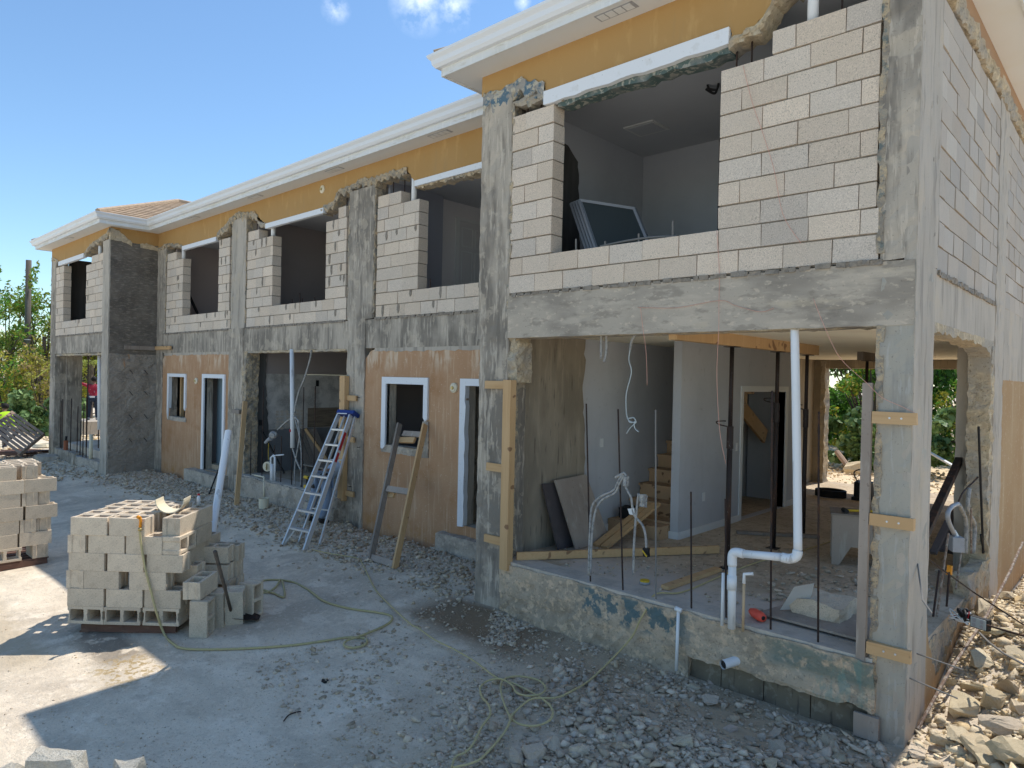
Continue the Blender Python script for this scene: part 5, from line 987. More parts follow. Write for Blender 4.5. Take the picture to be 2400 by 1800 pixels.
# coral cone, tape, hose-pile and black tool
t_ = at(*cK(1548, 640), 'z', -3.0); t2_ = at(*cK(1628, 688), 'z', -3.0); b = MB(); b.tube([t_, t_.lerp(t2_, .3), t_.lerp(t2_, .8), t2_], [.025, .042, .044, .034], 14, m_coral); b.tube([t2_, t2_+(t2_-t_)*.02], .018, 10, m_black); tag(b.build('string_spool', smooth=True), 'coral red string spool lying on the dusty floor', 'spool')
p = at(*cK(860, 462), 'z', -3.045); b = MB(); b.tube([p, p+Vector((0, 0, .02))], .055, 14, m_greybox); b.tube([p+Vector((0, 0, .02)), p+Vector((0, 0, .035))], .05, 14, m_yellow); tag(b.build('tin_lid'), 'shallow round tin lying on the slab by the socket conduit', 'tin')
t = thing('wet_vacuum', 'black tool case with coiled black hose on the sunlit floor', 'tool', (-3.0, 7.8, -3.055))
b = MB(); b.box(.3, .6, 0, .22, 0, .34, m_black, j=.015); b.box(.28, .62, -.05, .26, 0, .06, m_black); b.tube(curve_pts([(.35, .1, .3), (.3, 0, .5), (.45, 0, .56), (.55, .1, .33)], 5), .012, 6, m_black); b.build('case_body', parent=t)
b = MB()
for i in range(4): b.tube([(.0+.26*math.cos(a)-.1, .26*math.sin(a)*.8, .03+.03*i) for a in [k*PI/8 for k in range(17)]], .022, 6, m_black, cap=False)
b.build('coiled_hose', parent=t, smooth=True)
# chunk of broken wall indoors
b = MB(); b.rough(-1.05, -.62, .5, .95, -3.05, -2.88, .05, .03, m_cmu, 5); b.add([(-1.12, .45, -3.0), (-.98, .4, -2.75), (-.86, .55, -2.72), (-.95, .66, -3.0)], [(0, 1, 2, 3)], m_white); o = b.build('broken_wall_chunk'); tag(o, 'pale chunk of broken block wall on the floor inside the opening', 'rubble')
leanboard('floor_board', 'flat sheet of board lying on the floor behind the base wall, right half', [(-1.25, .28, -3.03), (-.3, .25, -3.03), (-.3, .9, -3.035), (-1.15, .8, -3.035)], m_ply)
# dark bag on the stairs
b = MB(); b.rough(-4.13, -3.88, 2.3, 2.48, -2.87, -2.72, .05, .03, m_black, 5); tag(b.build('tool_bag'), 'dark crumpled bag left on the lowest stairs', 'bag')
b = MB(); b.tube([(-1.05+.0, 9.2, -3.05), (-1.05, 9.2, -2.95)], .06, 10, m_orange); tag(b.build('orange_bucket'), 'small orange container on the sunlit floor at the rear', 'container')
# window screens in the upper room
t = thing('window_screens', 'grey framed insect screens leaning together inside the big upper opening', 'window screen', (0, 0, 0))
for i in range(4):
    o = Vector((i*.075, i*.03, 0)); fr = MB(); q = [cC(900+15*i, 1400, .55), cC(815+17*i, 1112, .62)]; 
    bl0 = Vector((-3.2+i*.055, .5-i*.02, .0)); br0 = bl0+Vector((.46, .45, 0)); tl0 = Vector((-3.78+i*.055, .66-i*.02, 1.12)); tr0 = tl0+Vector((.46, .45, -.08))
    for a, c in ((bl0, tl0), (tl0, tr0), (tr0, br0), (br0, bl0)): fr.bar(a, c, .03, .045, m_frame, up=(0, 1, 0))
    fr.build('screen_frame', parent=t)
    s_ = MB(); s_.add([bl0, br0, tr0, tl0], [(0, 1, 2, 3)], m_screen); s_.build('screen_mesh', parent=t)
b = MB(); b.bar(at(1218/2.765, 400+790/2.765, 'y', 1.6), at(1280/2.765, 400+925/2.765, 'y', 1.6), .05, .05, m_black); tag(b.build('dark_plank'), 'dark bar leaning inside the second upper window from the left', 'bar')

# ================================================================== kitchen opening
Wk = lambda a, b_, y=YM: at(560+a/4.147, 800+b_/4.147, 'y', y)
b = MB(); b.tube([Wk(515, 78), Wk(520, 700), Wk(520, 1035)], .042, 14, m_pvc); b.tube([Wk(516, 855), Wk(516, 880)], .05, 12, m_redp); b.build('vent_pipe', parent=house, smooth=True)
conduit([Wk(705, 85), Wk(690, 180), Wk(640, 350), Wk(580, 500), Wk(552, 620), Wk(540, 700)], .018, m_conduit)
conduit([Wk(540, 1410), Wk(545, 1200), Wk(575, 1020), Wk(590, 900), Wk(575, 780), Wk(555, 740)], .014); conduit([Wk(600, 1415), Wk(608, 1150), Wk(600, 1000), Wk(575, 860), Wk(545, 750)], .014); conduit([Wk(520, 1035), Wk(560, 1160), Wk(600, 1250)], .016)
conduit([Wk(375, 860), Wk(440, 800), Wk(500, 755), Wk(545, 740), Wk(590, 790)], .016)
p = Wk(335, 910); b = MB(); b.ball(p, .1, m_conduit, 10, 8, (1.1, .7, .75)); b.v = [tuple(Vector(c)+noise.noise_vector(Vector(c)*14)*.035) for c in b.v]; q = Wk(258, 985); b.tube([Wk(315, 940), Wk(285, 958), q], [.05, .035, .03], 8, m_greybox); tag(b.build('wrapped_cable_end'), 'cable end wrapped in white cloth poking out of the kitchen opening', 'cable')
b = MB(); b.tube(curve_pts([Wk(290, 990), Wk(285, 1080), Wk(290, 1150)], 4), .006, 5, m_yellow); b.build('tape_strip', parent=house)
b = MB(); b.tube([Wk(312, 1360), Wk(312, 1130), Wk(340, 1108), Wk(350, 1130), Wk(348, 1360)], .024, 10, m_pvc); b.tube([Wk(345, 1110), Wk(435, 1102)], .014, 8, m_pvc); b.tube([Wk(322, 1360), Wk(322, 1190)], .036, 12, m_pvc); b.build('water_pipe', parent=house, smooth=True)
b = MB(); c = Wk(290, 1215); b.tube([c+Vector((.02, -.05, 0)), c+Vector((-.02, .03, .0))], .1, 18, m_cream); b.tube([c+Vector((.022, -.055, 0)), c+Vector((.018, -.06, 0))], .07, 16, m_brass); tag(b.build('pipe_flange', smooth=False), 'round cream pipe flange hanging at the kitchen base wall', 'flange')
b = MB(); b.tube([Wk(243, 1320, 1.0), Wk(243, 1510, .95)], .02, 8, m_cream); b.tube([Wk(110, 1290, 1.3), Wk(243, 1320, 1.0)], .018, 8, m_cream); b.build('water_pipe', parent=house, smooth=True)
p = gp(560+240/4.147, 800+1625/4.147, 0); b = MB(); b.tube([p, p+Vector((0, 0, .2))], [.085, .095], 18, m_cream, cap=False); b.tube([p+Vector((0, 0, .0)), p+Vector((0, 0, .17))], [.07, .08], 18, m_dirt); tag(b.build('pipe_collar', smooth=True), 'cream pipe collar standing in the dirt under the kitchen opening', 'pipe')
p = Vector((-10.32, YM-.02, -3.105)); t = thing('cordless_drill', 'black and yellow cordless drill standing on the kitchen base wall', 'drill', p)
b = MB(); b.box(-.06, .06, -.035, .035, 0, .06, m_yellow, j=.004); b.build('battery', parent=t); b = MB(); b.bar((0, 0, .06), (.01, 0, .17), .035, .03, m_black, up=(1, 0, 0)); b.build('grip', parent=t); b = MB(); b.tube([(-.08, 0, .2), (.06, 0, .2)], .032, 10, m_yellow); b.tube([(.06, 0, .2), (.11, 0, .2)], .02, 10, m_black); b.build('drill_body', parent=t)
for (u0, u1, y0, y1, m_, lb) in ((655, 770, 2.6, 2.75, m_ply, 'grey mottled board leaning in the kitchen, widest of the group'), (610, 640, 2.3, 2.35, m_oldwood, 'narrow brown board leaning in the kitchen behind the pipes'), (545, 590, 2.0, 2.05, m_oldwood, 'dark board leaning in the kitchen left of the others')):
    zt_ = -2.2; a = at(560+u0/4.147, 800+840/4.147, 'x', -12.75); c = at(560+u1/4.147, 800+840/4.147, 'x', -12.75)
    leanboard('leaning_board', lb, [(-12.35, a.y+.1, -3.13), (-12.35, c.y+.15, -3.13), (-12.85, c.y, -2.22), (-12.85, a.y, -2.22)], m_)
b = MB(); b.bar((-12.2, 2.9, -3.1), (-12.75, 2.5, -2.2), .04, .06, m_pine); tag(b.build('leaning_batten'), 'thin pine batten leaning among the kitchen boards', 'timber')
b = MB(); b.box(-12.6, -11.2, 2.3, 2.9, -2.99, -2.96, m_ply); b.box(-12.5, -12.44, 2.35, 2.41, -3.13, -2.99, m_ply); b.box(-11.4, -11.34, 2.8, 2.86, -3.13, -2.99, m_ply); tag(b.build('low_trestle'), 'low plywood trestle on the kitchen floor', 'trestle')
b = MB(); b.bar((-12.3, 1.75, -3.1), (-12.85, 1.5, -2.2), .03, .03, m_black); tag(b.build('black_bar'), 'thin black bar leaning on the dark wall left in the kitchen', 'bar')

# ================================================================== side opening clutter
cN = lambda a, b_, x: at(2100+a/5.53, 1250+b_/5.53, 'x', x); cP = lambda a, b_, x: at(2100+a/5.53, 1000+b_/5.53, 'x', x)
b = MB(); b.bar(cP(330, 1500, -.35), cP(930, 190, -.3), .07, .07, m_steel); tag(b.build('steel_channel'), 'dark steel channel leaning in the side opening', 'steel bar')
for i, (a0, b0, a1, b1, w) in enumerate(((560, 1600, 900, 820, .1), (700, 1640, 880, 1150, .08), (480, 1640, 680, 1230, .07))):
    b = MB(); b.bar(cP(a0, b0, -.45), cP(a1, b1, -.38), w, .04, m_darkboard); tag(b.build('dark_board'), ('broad black board behind the grey junction box', 'second black board close to the broken jamb', 'third thin black board low behind the leaning channel')[i], 'board')
conduit([cP(780, 1440, -.1), cP(690, 1250, -.1), cP(670, 1130, -.1), cP(720, 1040, -.1), cP(800, 1000, -.1)], .022, m_greybox); conduit([cP(900, 1640, -.1), cP(905, 1250, -.1), cP(860, 1100, -.1), cP(815, 1010, -.1)], .022, m_conduit)
conduit([cP(1000, 1640, -.08), cP(1020, 1280, -.08), cP(950, 1130, -.08), cP(930, 1000, -.08), cP(950, 800, -.08)], .02, m_conduit); conduit([cP(800, 1000, -.1), cP(870, 850, -.1), cP(1000, 720, -.1), cP(1150, 560, -.1)], .009, m_rebar)
p = cP(785, 1520, -.08); t = thing('junction_box', 'grey junction box dangling in the side opening', 'box', p, .5); b = MB(); b.box(-.05, .05, -.06, .06, -.075, .075, m_greybox, j=.004); b.build('box_body', parent=t, bevel=.004); b = MB(); b.tube([(0, 0, .075), (-.03, 0, .13)], .02, 8, m_alu); b.build('connector', parent=t)
for (a0, b0, a1, b1, m_, r_) in ((1130, 1640, 1070, 0, m_black, .012), (975, 1640, 975, 1050, m_rust, .01), (1140, 1640, 1100, 1400, m_black, .012)): b = MB(); b.tube([cP(a0, b0, -.03), cP(a1, b1, -.03)], r_, 7, m_); b.build('starter_bar', parent=house)
for (a0, b0, a1, b1, m_) in ((530, 1080, 680, 0, m_rust), (655, 960, 690, 500, m_rebar), (775, 720, 845, 250, m_rust), (480, 1080, 560, 480, m_rebar)): b = MB(); b.tube([cN(a0, b0, -.1), cN(a1, b1, -.1)], .01, 7, m_); b.build('starter_bar', parent=house)
b = MB(); p = cN(695, 470, -.1); b.rough(p.x-.02, p.x+.02, p.y-.02, p.y+.02, p.z-.05, p.z+.04, .02, .008, m_orange, 12); b.build('bar_cap', parent=house)
# reinforcing bars lying out over the rubble heap
def hz(x, y): return gz(x, y)
b = MB(); b.tube([(.02, .32, -3.62), (.1, 1.0, -3.35), (.2, 2.1, -3.1), (.26, 2.9, -2.85), (.3, 3.5, -2.62)], .0125, 7, m_rust); tag(b.build('loose_rebar'), 'mortar crusted reinforcing bar leaning from the column foot up over the heap', 'rebar')
b = MB(); b.tube([cN(385, 310, -.02), cN(1000, 760, .1), cN(1659, 1190, .5)], .007, 6, m_rebar); tag(b.build('loose_rebar'), 'long thin dark bar stretching from the column over the rubble heap', 'rebar')
b = MB(); b.tube([cN(1180, 1190, .35), cN(1450, 1270, .5), cN(1659, 1330, .62)], .009, 6, m_rebar); tag(b.build('loose_rebar'), 'short dark bar right of the socket box on the rubble', 'rebar')
b = MB(); b.tube([cN(1080, 1290, .3), cN(1200, 1410, .4), cN(1400, 1560, .52), cN(1659, 1700, .66)], .009, 6, m_rebar_pale); tag(b.build('loose_rebar'), 'grey bar lying over the rubble towards the right picture edge', 'rebar')
p = cN(1070, 1170, .22); t = thing('socket_box', 'double socket box lying on the rubble with its wires out', 'socket', p, -.4)
b = MB(); b.box(-.07, .07, 0, .06, -.045, .05, m_black, j=.004); b.build('box_body', parent=t); b = MB(); b.box(-.065, .065, -.008, 0, -.04, .045, m_wire); b.build('face_plate', parent=t)
b = MB()
for x in (-.032, .032):
    for z in (-.018, .022): b.tube([(x, -.0085, z), (x, -.012, z)], .016, 12, m_greybox)
b.build('socket_face', parent=t)
b = MB(); R_ = random.Random(4)
for i, m_ in enumerate((m_white, m_black, m_redp, m_wire, m_black, m_white)):
    c = Vector((-.16, 0, .02)); b.tube(curve_pts([c+Vector((R_.uniform(-.09, .09), R_.uniform(-.04, .04), R_.uniform(-.06, .07))) for _ in range(6)], 5), .006 if m_ != m_black else .012, 6, m_)
b.build('wire_tangle', parent=t, smooth=True)

# ================================================================== stones
def stone_proto(seed, flat=.6):
    rr = random.Random(seed); bm = bmesh.new(); n = rr.randint(8, 12)
    for i in range(n):
        v = Vector((rr.gauss(0, 1), rr.gauss(0, 1), rr.gauss(0, 1))).normalized(); v *= rr.uniform(.75, 1.05); bm.verts.new((v.x, v.y*rr.uniform(.6, .95), v.z*flat))
    bmesh.ops.convex_hull(bm, input=bm.verts); bmesh.ops.delete(bm, geom=[v for v in bm.verts if not v.link_faces], context='VERTS')
    bmesh.ops.triangulate(bm, faces=bm.faces); bm.verts.ensure_lookup_table(); bm.verts.index_update()
    V = np.array([v.co[:] for v in bm.verts], dtype=np.float32); F = np.array([[v.index for v in f.verts] for f in bm.faces], dtype=np.int32); bm.free(); return V, F
PROT = [stone_proto(i, R.uniform(.4, .75)) for i in range(16)]
def stones(name, pts, m, tones):
    """pts: (x, y, z, size) -> one mesh of many small stones"""
    Vs = []; Fs = []; T = []; o = 0
    for i, (x, y, z, s_) in enumerate(pts):
        V, F = PROT[NR.randint(16)]; a = NR.uniform(0, 6.28); b_ = NR.uniform(-.5, .5); ca, sa, cb, sb = math.cos(a), math.sin(a), math.cos(b_), math.sin(b_)
        Rz = np.array([[ca, -sa, 0], [sa, ca, 0], [0, 0, 1]]) @ np.array([[cb, 0, sb], [0, 1, 0], [-sb, 0, cb]])
        Vs.append((V*s_*NR.uniform(.75, 1.25, 3)) @ Rz.T + (x, y, z)); Fs.append(F+o); o += len(V); t = tones[NR.randint(len(tones))]; k = NR.uniform(.82, 1.15); T.append(np.tile([t[0]*k, t[1]*k, t[2]*k, 1], (len(F)*3, 1)))
    V = np.concatenate(Vs); F = np.concatenate(Fs); me = bpy.data.meshes.new(name)
    me.vertices.add(len(V)); me.vertices.foreach_set('co', V.astype(np.float32).ravel()); me.loops.add(F.size); me.loops.foreach_set('vertex_index', F.ravel())
    me.polygons.add(len(F)); me.polygons.foreach_set('loop_start', np.arange(0, F.size, 3)); me.polygons.foreach_set('loop_total', np.full(len(F), 3))
    a = me.attributes.new('tone', 'FLOAT_COLOR', 'CORNER'); a.data.foreach_set('color', np.concatenate(T).astype(np.float32).ravel())
    me.materials.append(m); me.update(); me.validate(); o = bpy.data.objects.new(name, me); COL.objects.link(o); return o
GT = [(1, 1, 1), (1.08, 1.06, 1.02), (.85, .85, .87), (.95, .88, .78), (.8, .76, .7), (.7, .66, .6), (.9, .88, .86), (1.0, .95, .85), (1.25, 1.22, 1.18)]
def region(n, x0, x1, y0, y1, dens, s0, s1, pw=3):
    out = []; k = 0
    while len(out) < n and k < n*30:
        k += 1; x = NR.uniform(x0, x1); y = NR.uniform(y0, y1)
        if NR.rand() < dens(x, y):
            s_ = s0+(s1-s0)*NR.rand()**pw; out.append((x, y, gz(x, y)+s_*.15, s_))
    return out
nz = lambda x, y, s_=1.3, o=0: noise.noise(Vector((x*s_, y*s_, o)))*.5+.5
base_line = lambda x: 1.1 if x < -4.65 else -.02
def near_wall(x, y): return sst(-1.9, -.2, y-base_line(x)*.8) * (.25+.75*sst(.4, .62, nz(x, y)))
gr = []
gr += region(7000, -17.8, -4.7, -1.4, 1.05, near_wall, .008, .05)
gr += region(9000, -4.9, .1, -2.8, -.02, lambda x, y: (.2+.8*sst(.42, .6, nz(x, y, 1.6, 3))) * (.3+.7*sst(-3.6, -2, x)), .005, .042, 3.4)
gr += region(2600, -3.0, .1, -3.2, -.1, lambda x, y: .1+.9*sst(.44, .58, nz(x, y, 1.1, 9))*sst(-3.0, -1.5, x), .02, .075, 1.8)
gr += region(7000, -3.4, .1, -3.6, -.1, lambda x, y: 1, .003, .014, 1.5)
gr += region(1500, -4.6, -1.6, -.75, -.06, lambda x, y: .8*sst(.5, .62, nz(x, y, 2.3, 1)), .012, .05)
gr += region(2200, -9, -1, -4.6, -1, lambda x, y: .05+.6*sst(.58, .7, nz(x, y, 1.5, 4)), .004, .016)
gr += region(1200, -24, -18, -1.2, 0, lambda x, y: .5, .02, .07)
gr += region(2600, -17.8, -4.7, -.3, 1.05, lambda x, y: .3+.7*nz(x, y, 1), .02, .075, 2)
gr += region(9000, -7.5, 0, -4.2, .9, lambda x, y: nz(x, y, .9, 8)**2*sst(-8, -3.5, x+y*.5+1), .003, .011, 1.6)
struct(stones('gravel', gr, m_stone, GT), 'stuff')
LT = [(1, 1, 1), (1.12, 1.1, 1.05), (.85, .82, .78), (1.0, .92, .78), (.8, .8, .82), (1.2, 1.2, 1.18)]
rb = region(26000, 0.03, 1.7, -2.6, 7.5, lambda x, y: 1, .006, .05, 2.4) + region(1100, .04, 1.7, -1.8, 5, lambda x, y: 1, .035, .11, 1.6)
struct(stones('rubble', rb, m_lime, LT), 'stuff')
ir = []
for (n, x0, x1, y0, y1, s1, z) in ((1500, -3.4, -.25, .3, 3.4, .022, -3.05), (700, -1.6, -.25, .35, 2.6, .055, -3.05), (300, -4.1, -2.2, .3, 1.6, .03, -3.05), (260, -1.4, -.3, 3.2, 8, .04, -3.05), (400, -12.8, -9.2, 1.4, 3.2, .02, -3.13)):
    for _ in range(n): s_ = .004+s1*NR.rand()**2.5; x = NR.uniform(x0, x1); y = NR.uniform(y0, y1); ir.append((x, y, z+s_*.2, s_)) if nz(x, y, 1.8, 5)*NR.rand()**.5 > .3 else None
struct(stones('floor_debris', ir, m_stone, GT), 'stuff')
sg = [(NR.uniform(-16, 2), NR.uniform(10, 16), -3.22, NR.uniform(.02, .09)) for _ in range(2500)] + [(NR.uniform(-34, -24), NR.uniform(-4, 5), -3.6, NR.uniform(.02, .12)) for _ in range(2500)]
struct(stones('scattered_rubble', sg, m_lime, LT), 'stuff')
# single chunks one can point at
def chunk(p, s_, seed, m, dims=(1, 1, .6), tilt=0, rz=0):
    rr = random.Random(seed); bm = bmesh.new()
    for i in range(rr.randint(14, 20)):
        v = Vector((rr.uniform(-1, 1), rr.uniform(-1, 1), rr.uniform(-1, 1))); k = max(abs(v.x), abs(v.y), abs(v.z)); v = v/k*rr.uniform(.8, 1); bm.verts.new((v.x*dims[0], v.y*dims[1], v.z*dims[2]))
    bmesh.ops.convex_hull(bm, input=bm.verts); bmesh.ops.delete(bm, geom=[v for v in bm.verts if not v.link_faces], context='VERTS')
    bmesh.ops.triangulate(bm, faces=bm.faces); bmesh.ops.subdivide_edges(bm, edges=bm.edges, cuts=2, use_grid_fill=True)
    for v in bm.verts: v.co += noise.noise_vector(v.co*3+Vector((seed, 0, 0)))*.1 + noise.noise_vector(v.co*7+Vector((seed, 0, 0)))*.07
    me = bpy.data.meshes.new('chunk'); bm.to_mesh(me); bm.free(); me.materials.append(m); t = rr.uniform(.85, 1.15)
    a = me.attributes.new('tone', 'FLOAT_COLOR', 'CORNER'); a.data.foreach_set('color', [t, t*rr.uniform(.96, 1.01), t*rr.uniform(.88, 1.02), 1]*len(me.loops))
    o = bpy.data.objects.new('rubble_chunk', me); COL.objects.link(o); o.location = p; o.scale = (s_,)*3; o.rotation_euler = (tilt, rr.uniform(-.3, .3), rz or rr.uniform(0, 6)); return o
def pile_at(u, v, h=.05):
    d = Fw + R2*((u-1200)/FPX) - U2*((v-900)/FPX); t = 2.
    while t < 30:
        p = CAM+d*t
        if p.z < gz(p.x, p.y)+h: return p
        t += .03
    return p
side = [(2262, 1655, .17, 'big flat ochre-faced slab chunk on the heap nearest the corner column', (1, .8, .45)), (2175, 1470 , .07, 'small pale chunk tucked against the ochre base wall', (1, .8, .7)),
 (2300, 1745, .2, 'long pale slab tilted along the bottom edge of the heap', (1.3, .6, .25)), (2215, 1735, .13, 'striped ochre curved offcut low on the heap', (1, .5, .35)), (2260, 1725, .14, 'flat grey-topped slab in the middle of the lower heap', (1.1, .9, .22)),
 (2350, 1700, .16, 'thick broken slab right of centre on the lower heap', (1.1, .6, .3)), (2385, 1760, .19, 'corner slab in the bottom right corner of the picture', (1, .9, .5)), (2330, 1640, .12, 'angular tan chunk halfway up the heap', (1, .9, .7)),
 (2280, 1610, .1, 'V-shaped block fragment beside the big ochre slab', (1.2, .7, .4)), (2370, 1610, .12, 'grey round-edged chunk at the right of the mid heap', (1.1, .9, .6)), (2300, 1545, .13, 'long tan lump high on the heap below the grey bar', (1.3, .8, .7)),
 (2250, 1530, .07, 'pale chunk below the dangling socket wires', (1, .9, .7)), (2335, 1480, .14, 'broad flat flake near the upper right of the heap', (1.5, .7, .25)), (2385, 1530, .13, 'grey tile-like slab at the right edge under the bar', (1.2, 1, .18)),
 (2310, 1430, .14, 'big tan boulder at the foot of the far ochre wall', (1.3, .8, .7)), (2150, 1760, .12, 'flat pale slab at the foot of the corner column', (1.4, .6, .25)), (2225, 1600, .06, 'little ochre chunk beside the leaning bar', (1, .9, .8)),
 (2390, 1660, .1, 'dark grey chunk cut by the right picture edge', (1, .8, .6)), (2175, 1690, .07, 'ochre sliver against the column base', (.6, .5, 1)), (2360, 1395, .1, 'pale lump behind the boulder near the far ochre wall', (1, .8, .6)),
 (2205, 1660, .07, 'grey wedge just right of the corner column', (1, .8, .6)), (2320, 1790, .1, 'brown chunk at the very bottom of the heap', (1, .8, .6)), (2245, 1400, .08, 'tan stone on the broken side base wall', (1, .8, .8)), (2275, 1362, .07, 'grey stone on the broken side base wall by the conduits', (1, .8, .8))]
for i, (u, v, s_, lb, dm) in enumerate(side): p = pile_at(u, v, s_*.45); tag(chunk(p, s_*.8, i+100, m_lime, dm, tilt=R.uniform(-.25, .25)), lb, 'rubble', 'chunks of the sunlit rubble heap')
front = [(995, 1450, .05, 'lone', 0)] 
cl = lambda a, b_: (950+a/3.403, 1450+b_/3.403)
fr_ = [(cl(455, 835), .075, 'pale round stone left of the lower cord loop'), (cl(720, 505), .06, 'flat tan stone under the cord knot'), (cl(1245, 585), .06, 'boxy grey stone right of the cord loops'), (cl(1500, 655), .055, 'upright grey stone between the cord and the base wall'), (cl(760, 705), .04, 'small pale stone inside the upper cord loop'), (cl(700, 860), .09, 'brownish slab crossed by the left cord strand'), (cl(905, 1100), .12, 'long pale chunk at the bottom centre'), (cl(1045, 1080), .13, 'big wedge-shaped pale chunk at the bottom centre'), (cl(1180, 1010), .12, 'tan triangular chunk above the bottom centre group'), (cl(1240, 1080), .06, 'small tan block right of the wedge-shaped chunk'), (cl(1395, 1050), .1, 'brown crumbly chunk right of the bottom centre group'), (cl(1450, 880), .1, 'flat grey flake above the crumbly brown chunk'), (cl(295, 1115), .06, 'pale squared brick piece left of the cord knot at the bottom'), (cl(270, 940), .06, 'grey stone beside the left cord end'), (cl(365, 970), .06, 'pale split stone near the left cord end'), (cl(1015, 1165), .07, 'block-like pale stone cut by the bottom edge'), (cl(1700, 545), .06, 'white sliver of plaster on the gravel'), (cl(1610, 470), .045, 'tan pebble under the straight cord run'), (cl(860, 205), .05, 'flat pale stone on the dirt above the cord'), (cl(700, 265), .045, 'dark flake on the dirt above the cord'),
 (cK(1275, 1235), .1, 'largest boulder below the exposed footing'), (cK(1190, 1140), .08, 'pale cube of mortar near the drain stub'), (cK(1305, 1100), .07, 'brown stone at the foot of the base wall'), (cK(1085, 1480), .12, 'broad flat grey stone in the lower gravel'), (cK(1415, 1410), .07, 'tan lump beside the broad flat stone'), (cK(1710, 1430), .1, 'wide grey slab amid the lower right gravel'), (cK(1715, 1540), .1, 'grey slab below the wide one'), (cK(1810, 1590), .07, 'tan stone near the bottom right gravel'), (cK(1550, 1470), .07, 'grey wedge left of the wide slab'), (cK(1730, 1355), .045, 'white plaster cube in the right gravel'), (cK(2050, 1480), .1, 'flat slab below the footing blocks'), (cK(2130, 1600), .09, 'pale stone at the bottom right of the gravel'), (cK(1670, 1640), .1, 'grey lump at the very bottom right of centre'), (cK(1540, 1230), .06, 'grey stone under the footing blocks'), (cK(320, 1165), .06, 'squared stone touching the cord left of centre'), (cK(520, 1225), .05, 'narrow upright grey stone mid gravel')]
for i, ((u, v), s_, lb) in enumerate(fr_): p = pile_at(u, v, s_*.25); tag(chunk(p, s_*.72, i+300, m_stone, (1.1, R.uniform(.6, .9), R.uniform(.4, .7)), tilt=R.uniform(-.3, .3)), lb, 'stone', 'larger stones lying on the gravel')
for i, (u, v, s_, lb, dm, z) in enumerate(((140, 1840, .2, 'long pale limestone chunk in the sun at the bottom left', (1.0, .5, 1.1), -3.6), (283, 1835, .15, 'crumbly sunlit limestone chunk right of the long one at the bottom', (.7, .6, 1.5), -3.56), (5, 1850, .16, 'pale chunk cut off by the bottom left corner', (1, .8, .9), -3.62))):
    p = at(u, v, 'z', z); tag(chunk(p, s_, i+510, m_lime2, dm, rz=(.75, .4, 1)[i]), lb, 'limestone')
b = MB(); b.rough(-.03, .03, -.02, .02, 0, .02, .02, .012, m_black, 14); o = b.build('black_scrap', loc=gp(762, 1598, 0)); tag(o, 'small black scrap lying on the open yard', 'scrap')
b = MB(); b.rough(-.07, .07, -.04, .04, 0, .06, .03, .02, m_redp, 14); b.rough(.07, .14, -.04, .02, 0, .05, .03, .02, m_white, 14); o = b.build('crushed_carton', loc=gp(1163, 1418, 0)); tag(o, 'crushed red and white carton at the foot of the near left column', 'litter')
b = MB(); q = at(2030, 1700, 'y', -.05); b.box(q.x-.09, q.x+.09, -.06, -.03, q.z-.1, q.z+.08, m_ply, j=.006); tag(b.build('wood_offcut'), 'small plywood piece set against the footing beside the corner column', 'wood')
b = MB(); b.tube(curve_pts([gp(665, 1690), gp(678, 1675), gp(700, 1668), gp(705, 1668)], 4), .006, 5, m_rebar); tag(b.build('bent_wire'), 'short bent wire on the yard near the bottom', 'wire')

# ================================================================== far left clutter
def lean_pallet():
    t = thing('wooden_pallet', 'brown pallet tipped up on its corner behind the left stack', 'pallet')
    A = deep(95/3.32, 900+205/3.32, 21); B = deep(345/3.32, 900+380/3.32, 20.4); C_ = deep(145/3.32, 900+548/3.32, 19.6); Dv = C_+(A-B)
    u = (B-A); w = (C_-B); n = u.cross(w).normalized()*.1
    for i in range(8): s0 = i/8+.01; s1 = s0+.085; b = MB(); p = [A+u*s0*0+w*s0, B+w*s0, B+w*s1, A+w*s1]; b.add(p+[q+n*.2 for q in p], [(0, 1, 2, 3), (4, 5, 6, 7), (0, 1, 5, 4), (1, 2, 6, 5), (2, 3, 7, 6), (3, 0, 4, 7)], m_palletw); b.build('deck_board', parent=t)
    for s_ in (.0, .5, .97): b = MB(); b.bar(A+u*s_+n*.7, A+u*s_+w+n*.7, .05, .1, m_palletw, up=n.normalized()); b.build('stringer', parent=t)
lean_pallet()
pallet('wooden_pallet', 'pallet lying flat on the rubble below the tipped pallet', (-24.3, -1.2, -3.6), .5, m=m_redwood)
b = MB(); c = Vector((-24.6, .2, -3.45)); 
for i in range(3): b.tube([(c.x+.28*math.cos(a)*(1-.1*i), c.y+.28*math.sin(a)*(1-.1*i), c.z+.03*i) for a in [k*PI/8 for k in range(17)]], .035, 6, m_cream, cap=False)
tag(b.build('coiled_pipe', smooth=True), 'coil of pale pipe lying beside the flat pallet', 'coil')
b = MB(); b.rough(-22.6, -22.0, -.5, .0, -3.7, -3.5, .12, .08, m_conc_side, 3); tag(b.build('sheet_heap'), 'crumpled grey sheeting by the far corner column', 'sheeting')
b = MB(); b.tube([(-21.6, .05, -3.3), (-21.6, .05, -3.02)], .06, 12, mat('dull_orange_pipe', (.35, .12, .06))); b.tube([(-21.6, .05, -3.02), (-21.55, .05, -2.9)], .03, 8, m_black); tag(b.build('orange_bottle'), 'dull orange bottle standing on the far base wall', 'bottle')
t = thing('utility_pole', 'weathered wooden pole without wires standing before the trees', 'pole', deep(61, 1010, 36)); t.location.z = -3.6
b = MB(); b.tube([(0, 0, 0), (.0, .0, 8.25)], [.16, .13], 12, m_polew); b.build('pole_shaft', parent=t, smooth=True); b = MB(); b.tube([(0, 0, 4.1), (0, 0, 4.14)], .15, 12, m_white); b.build('pole_band', parent=t)

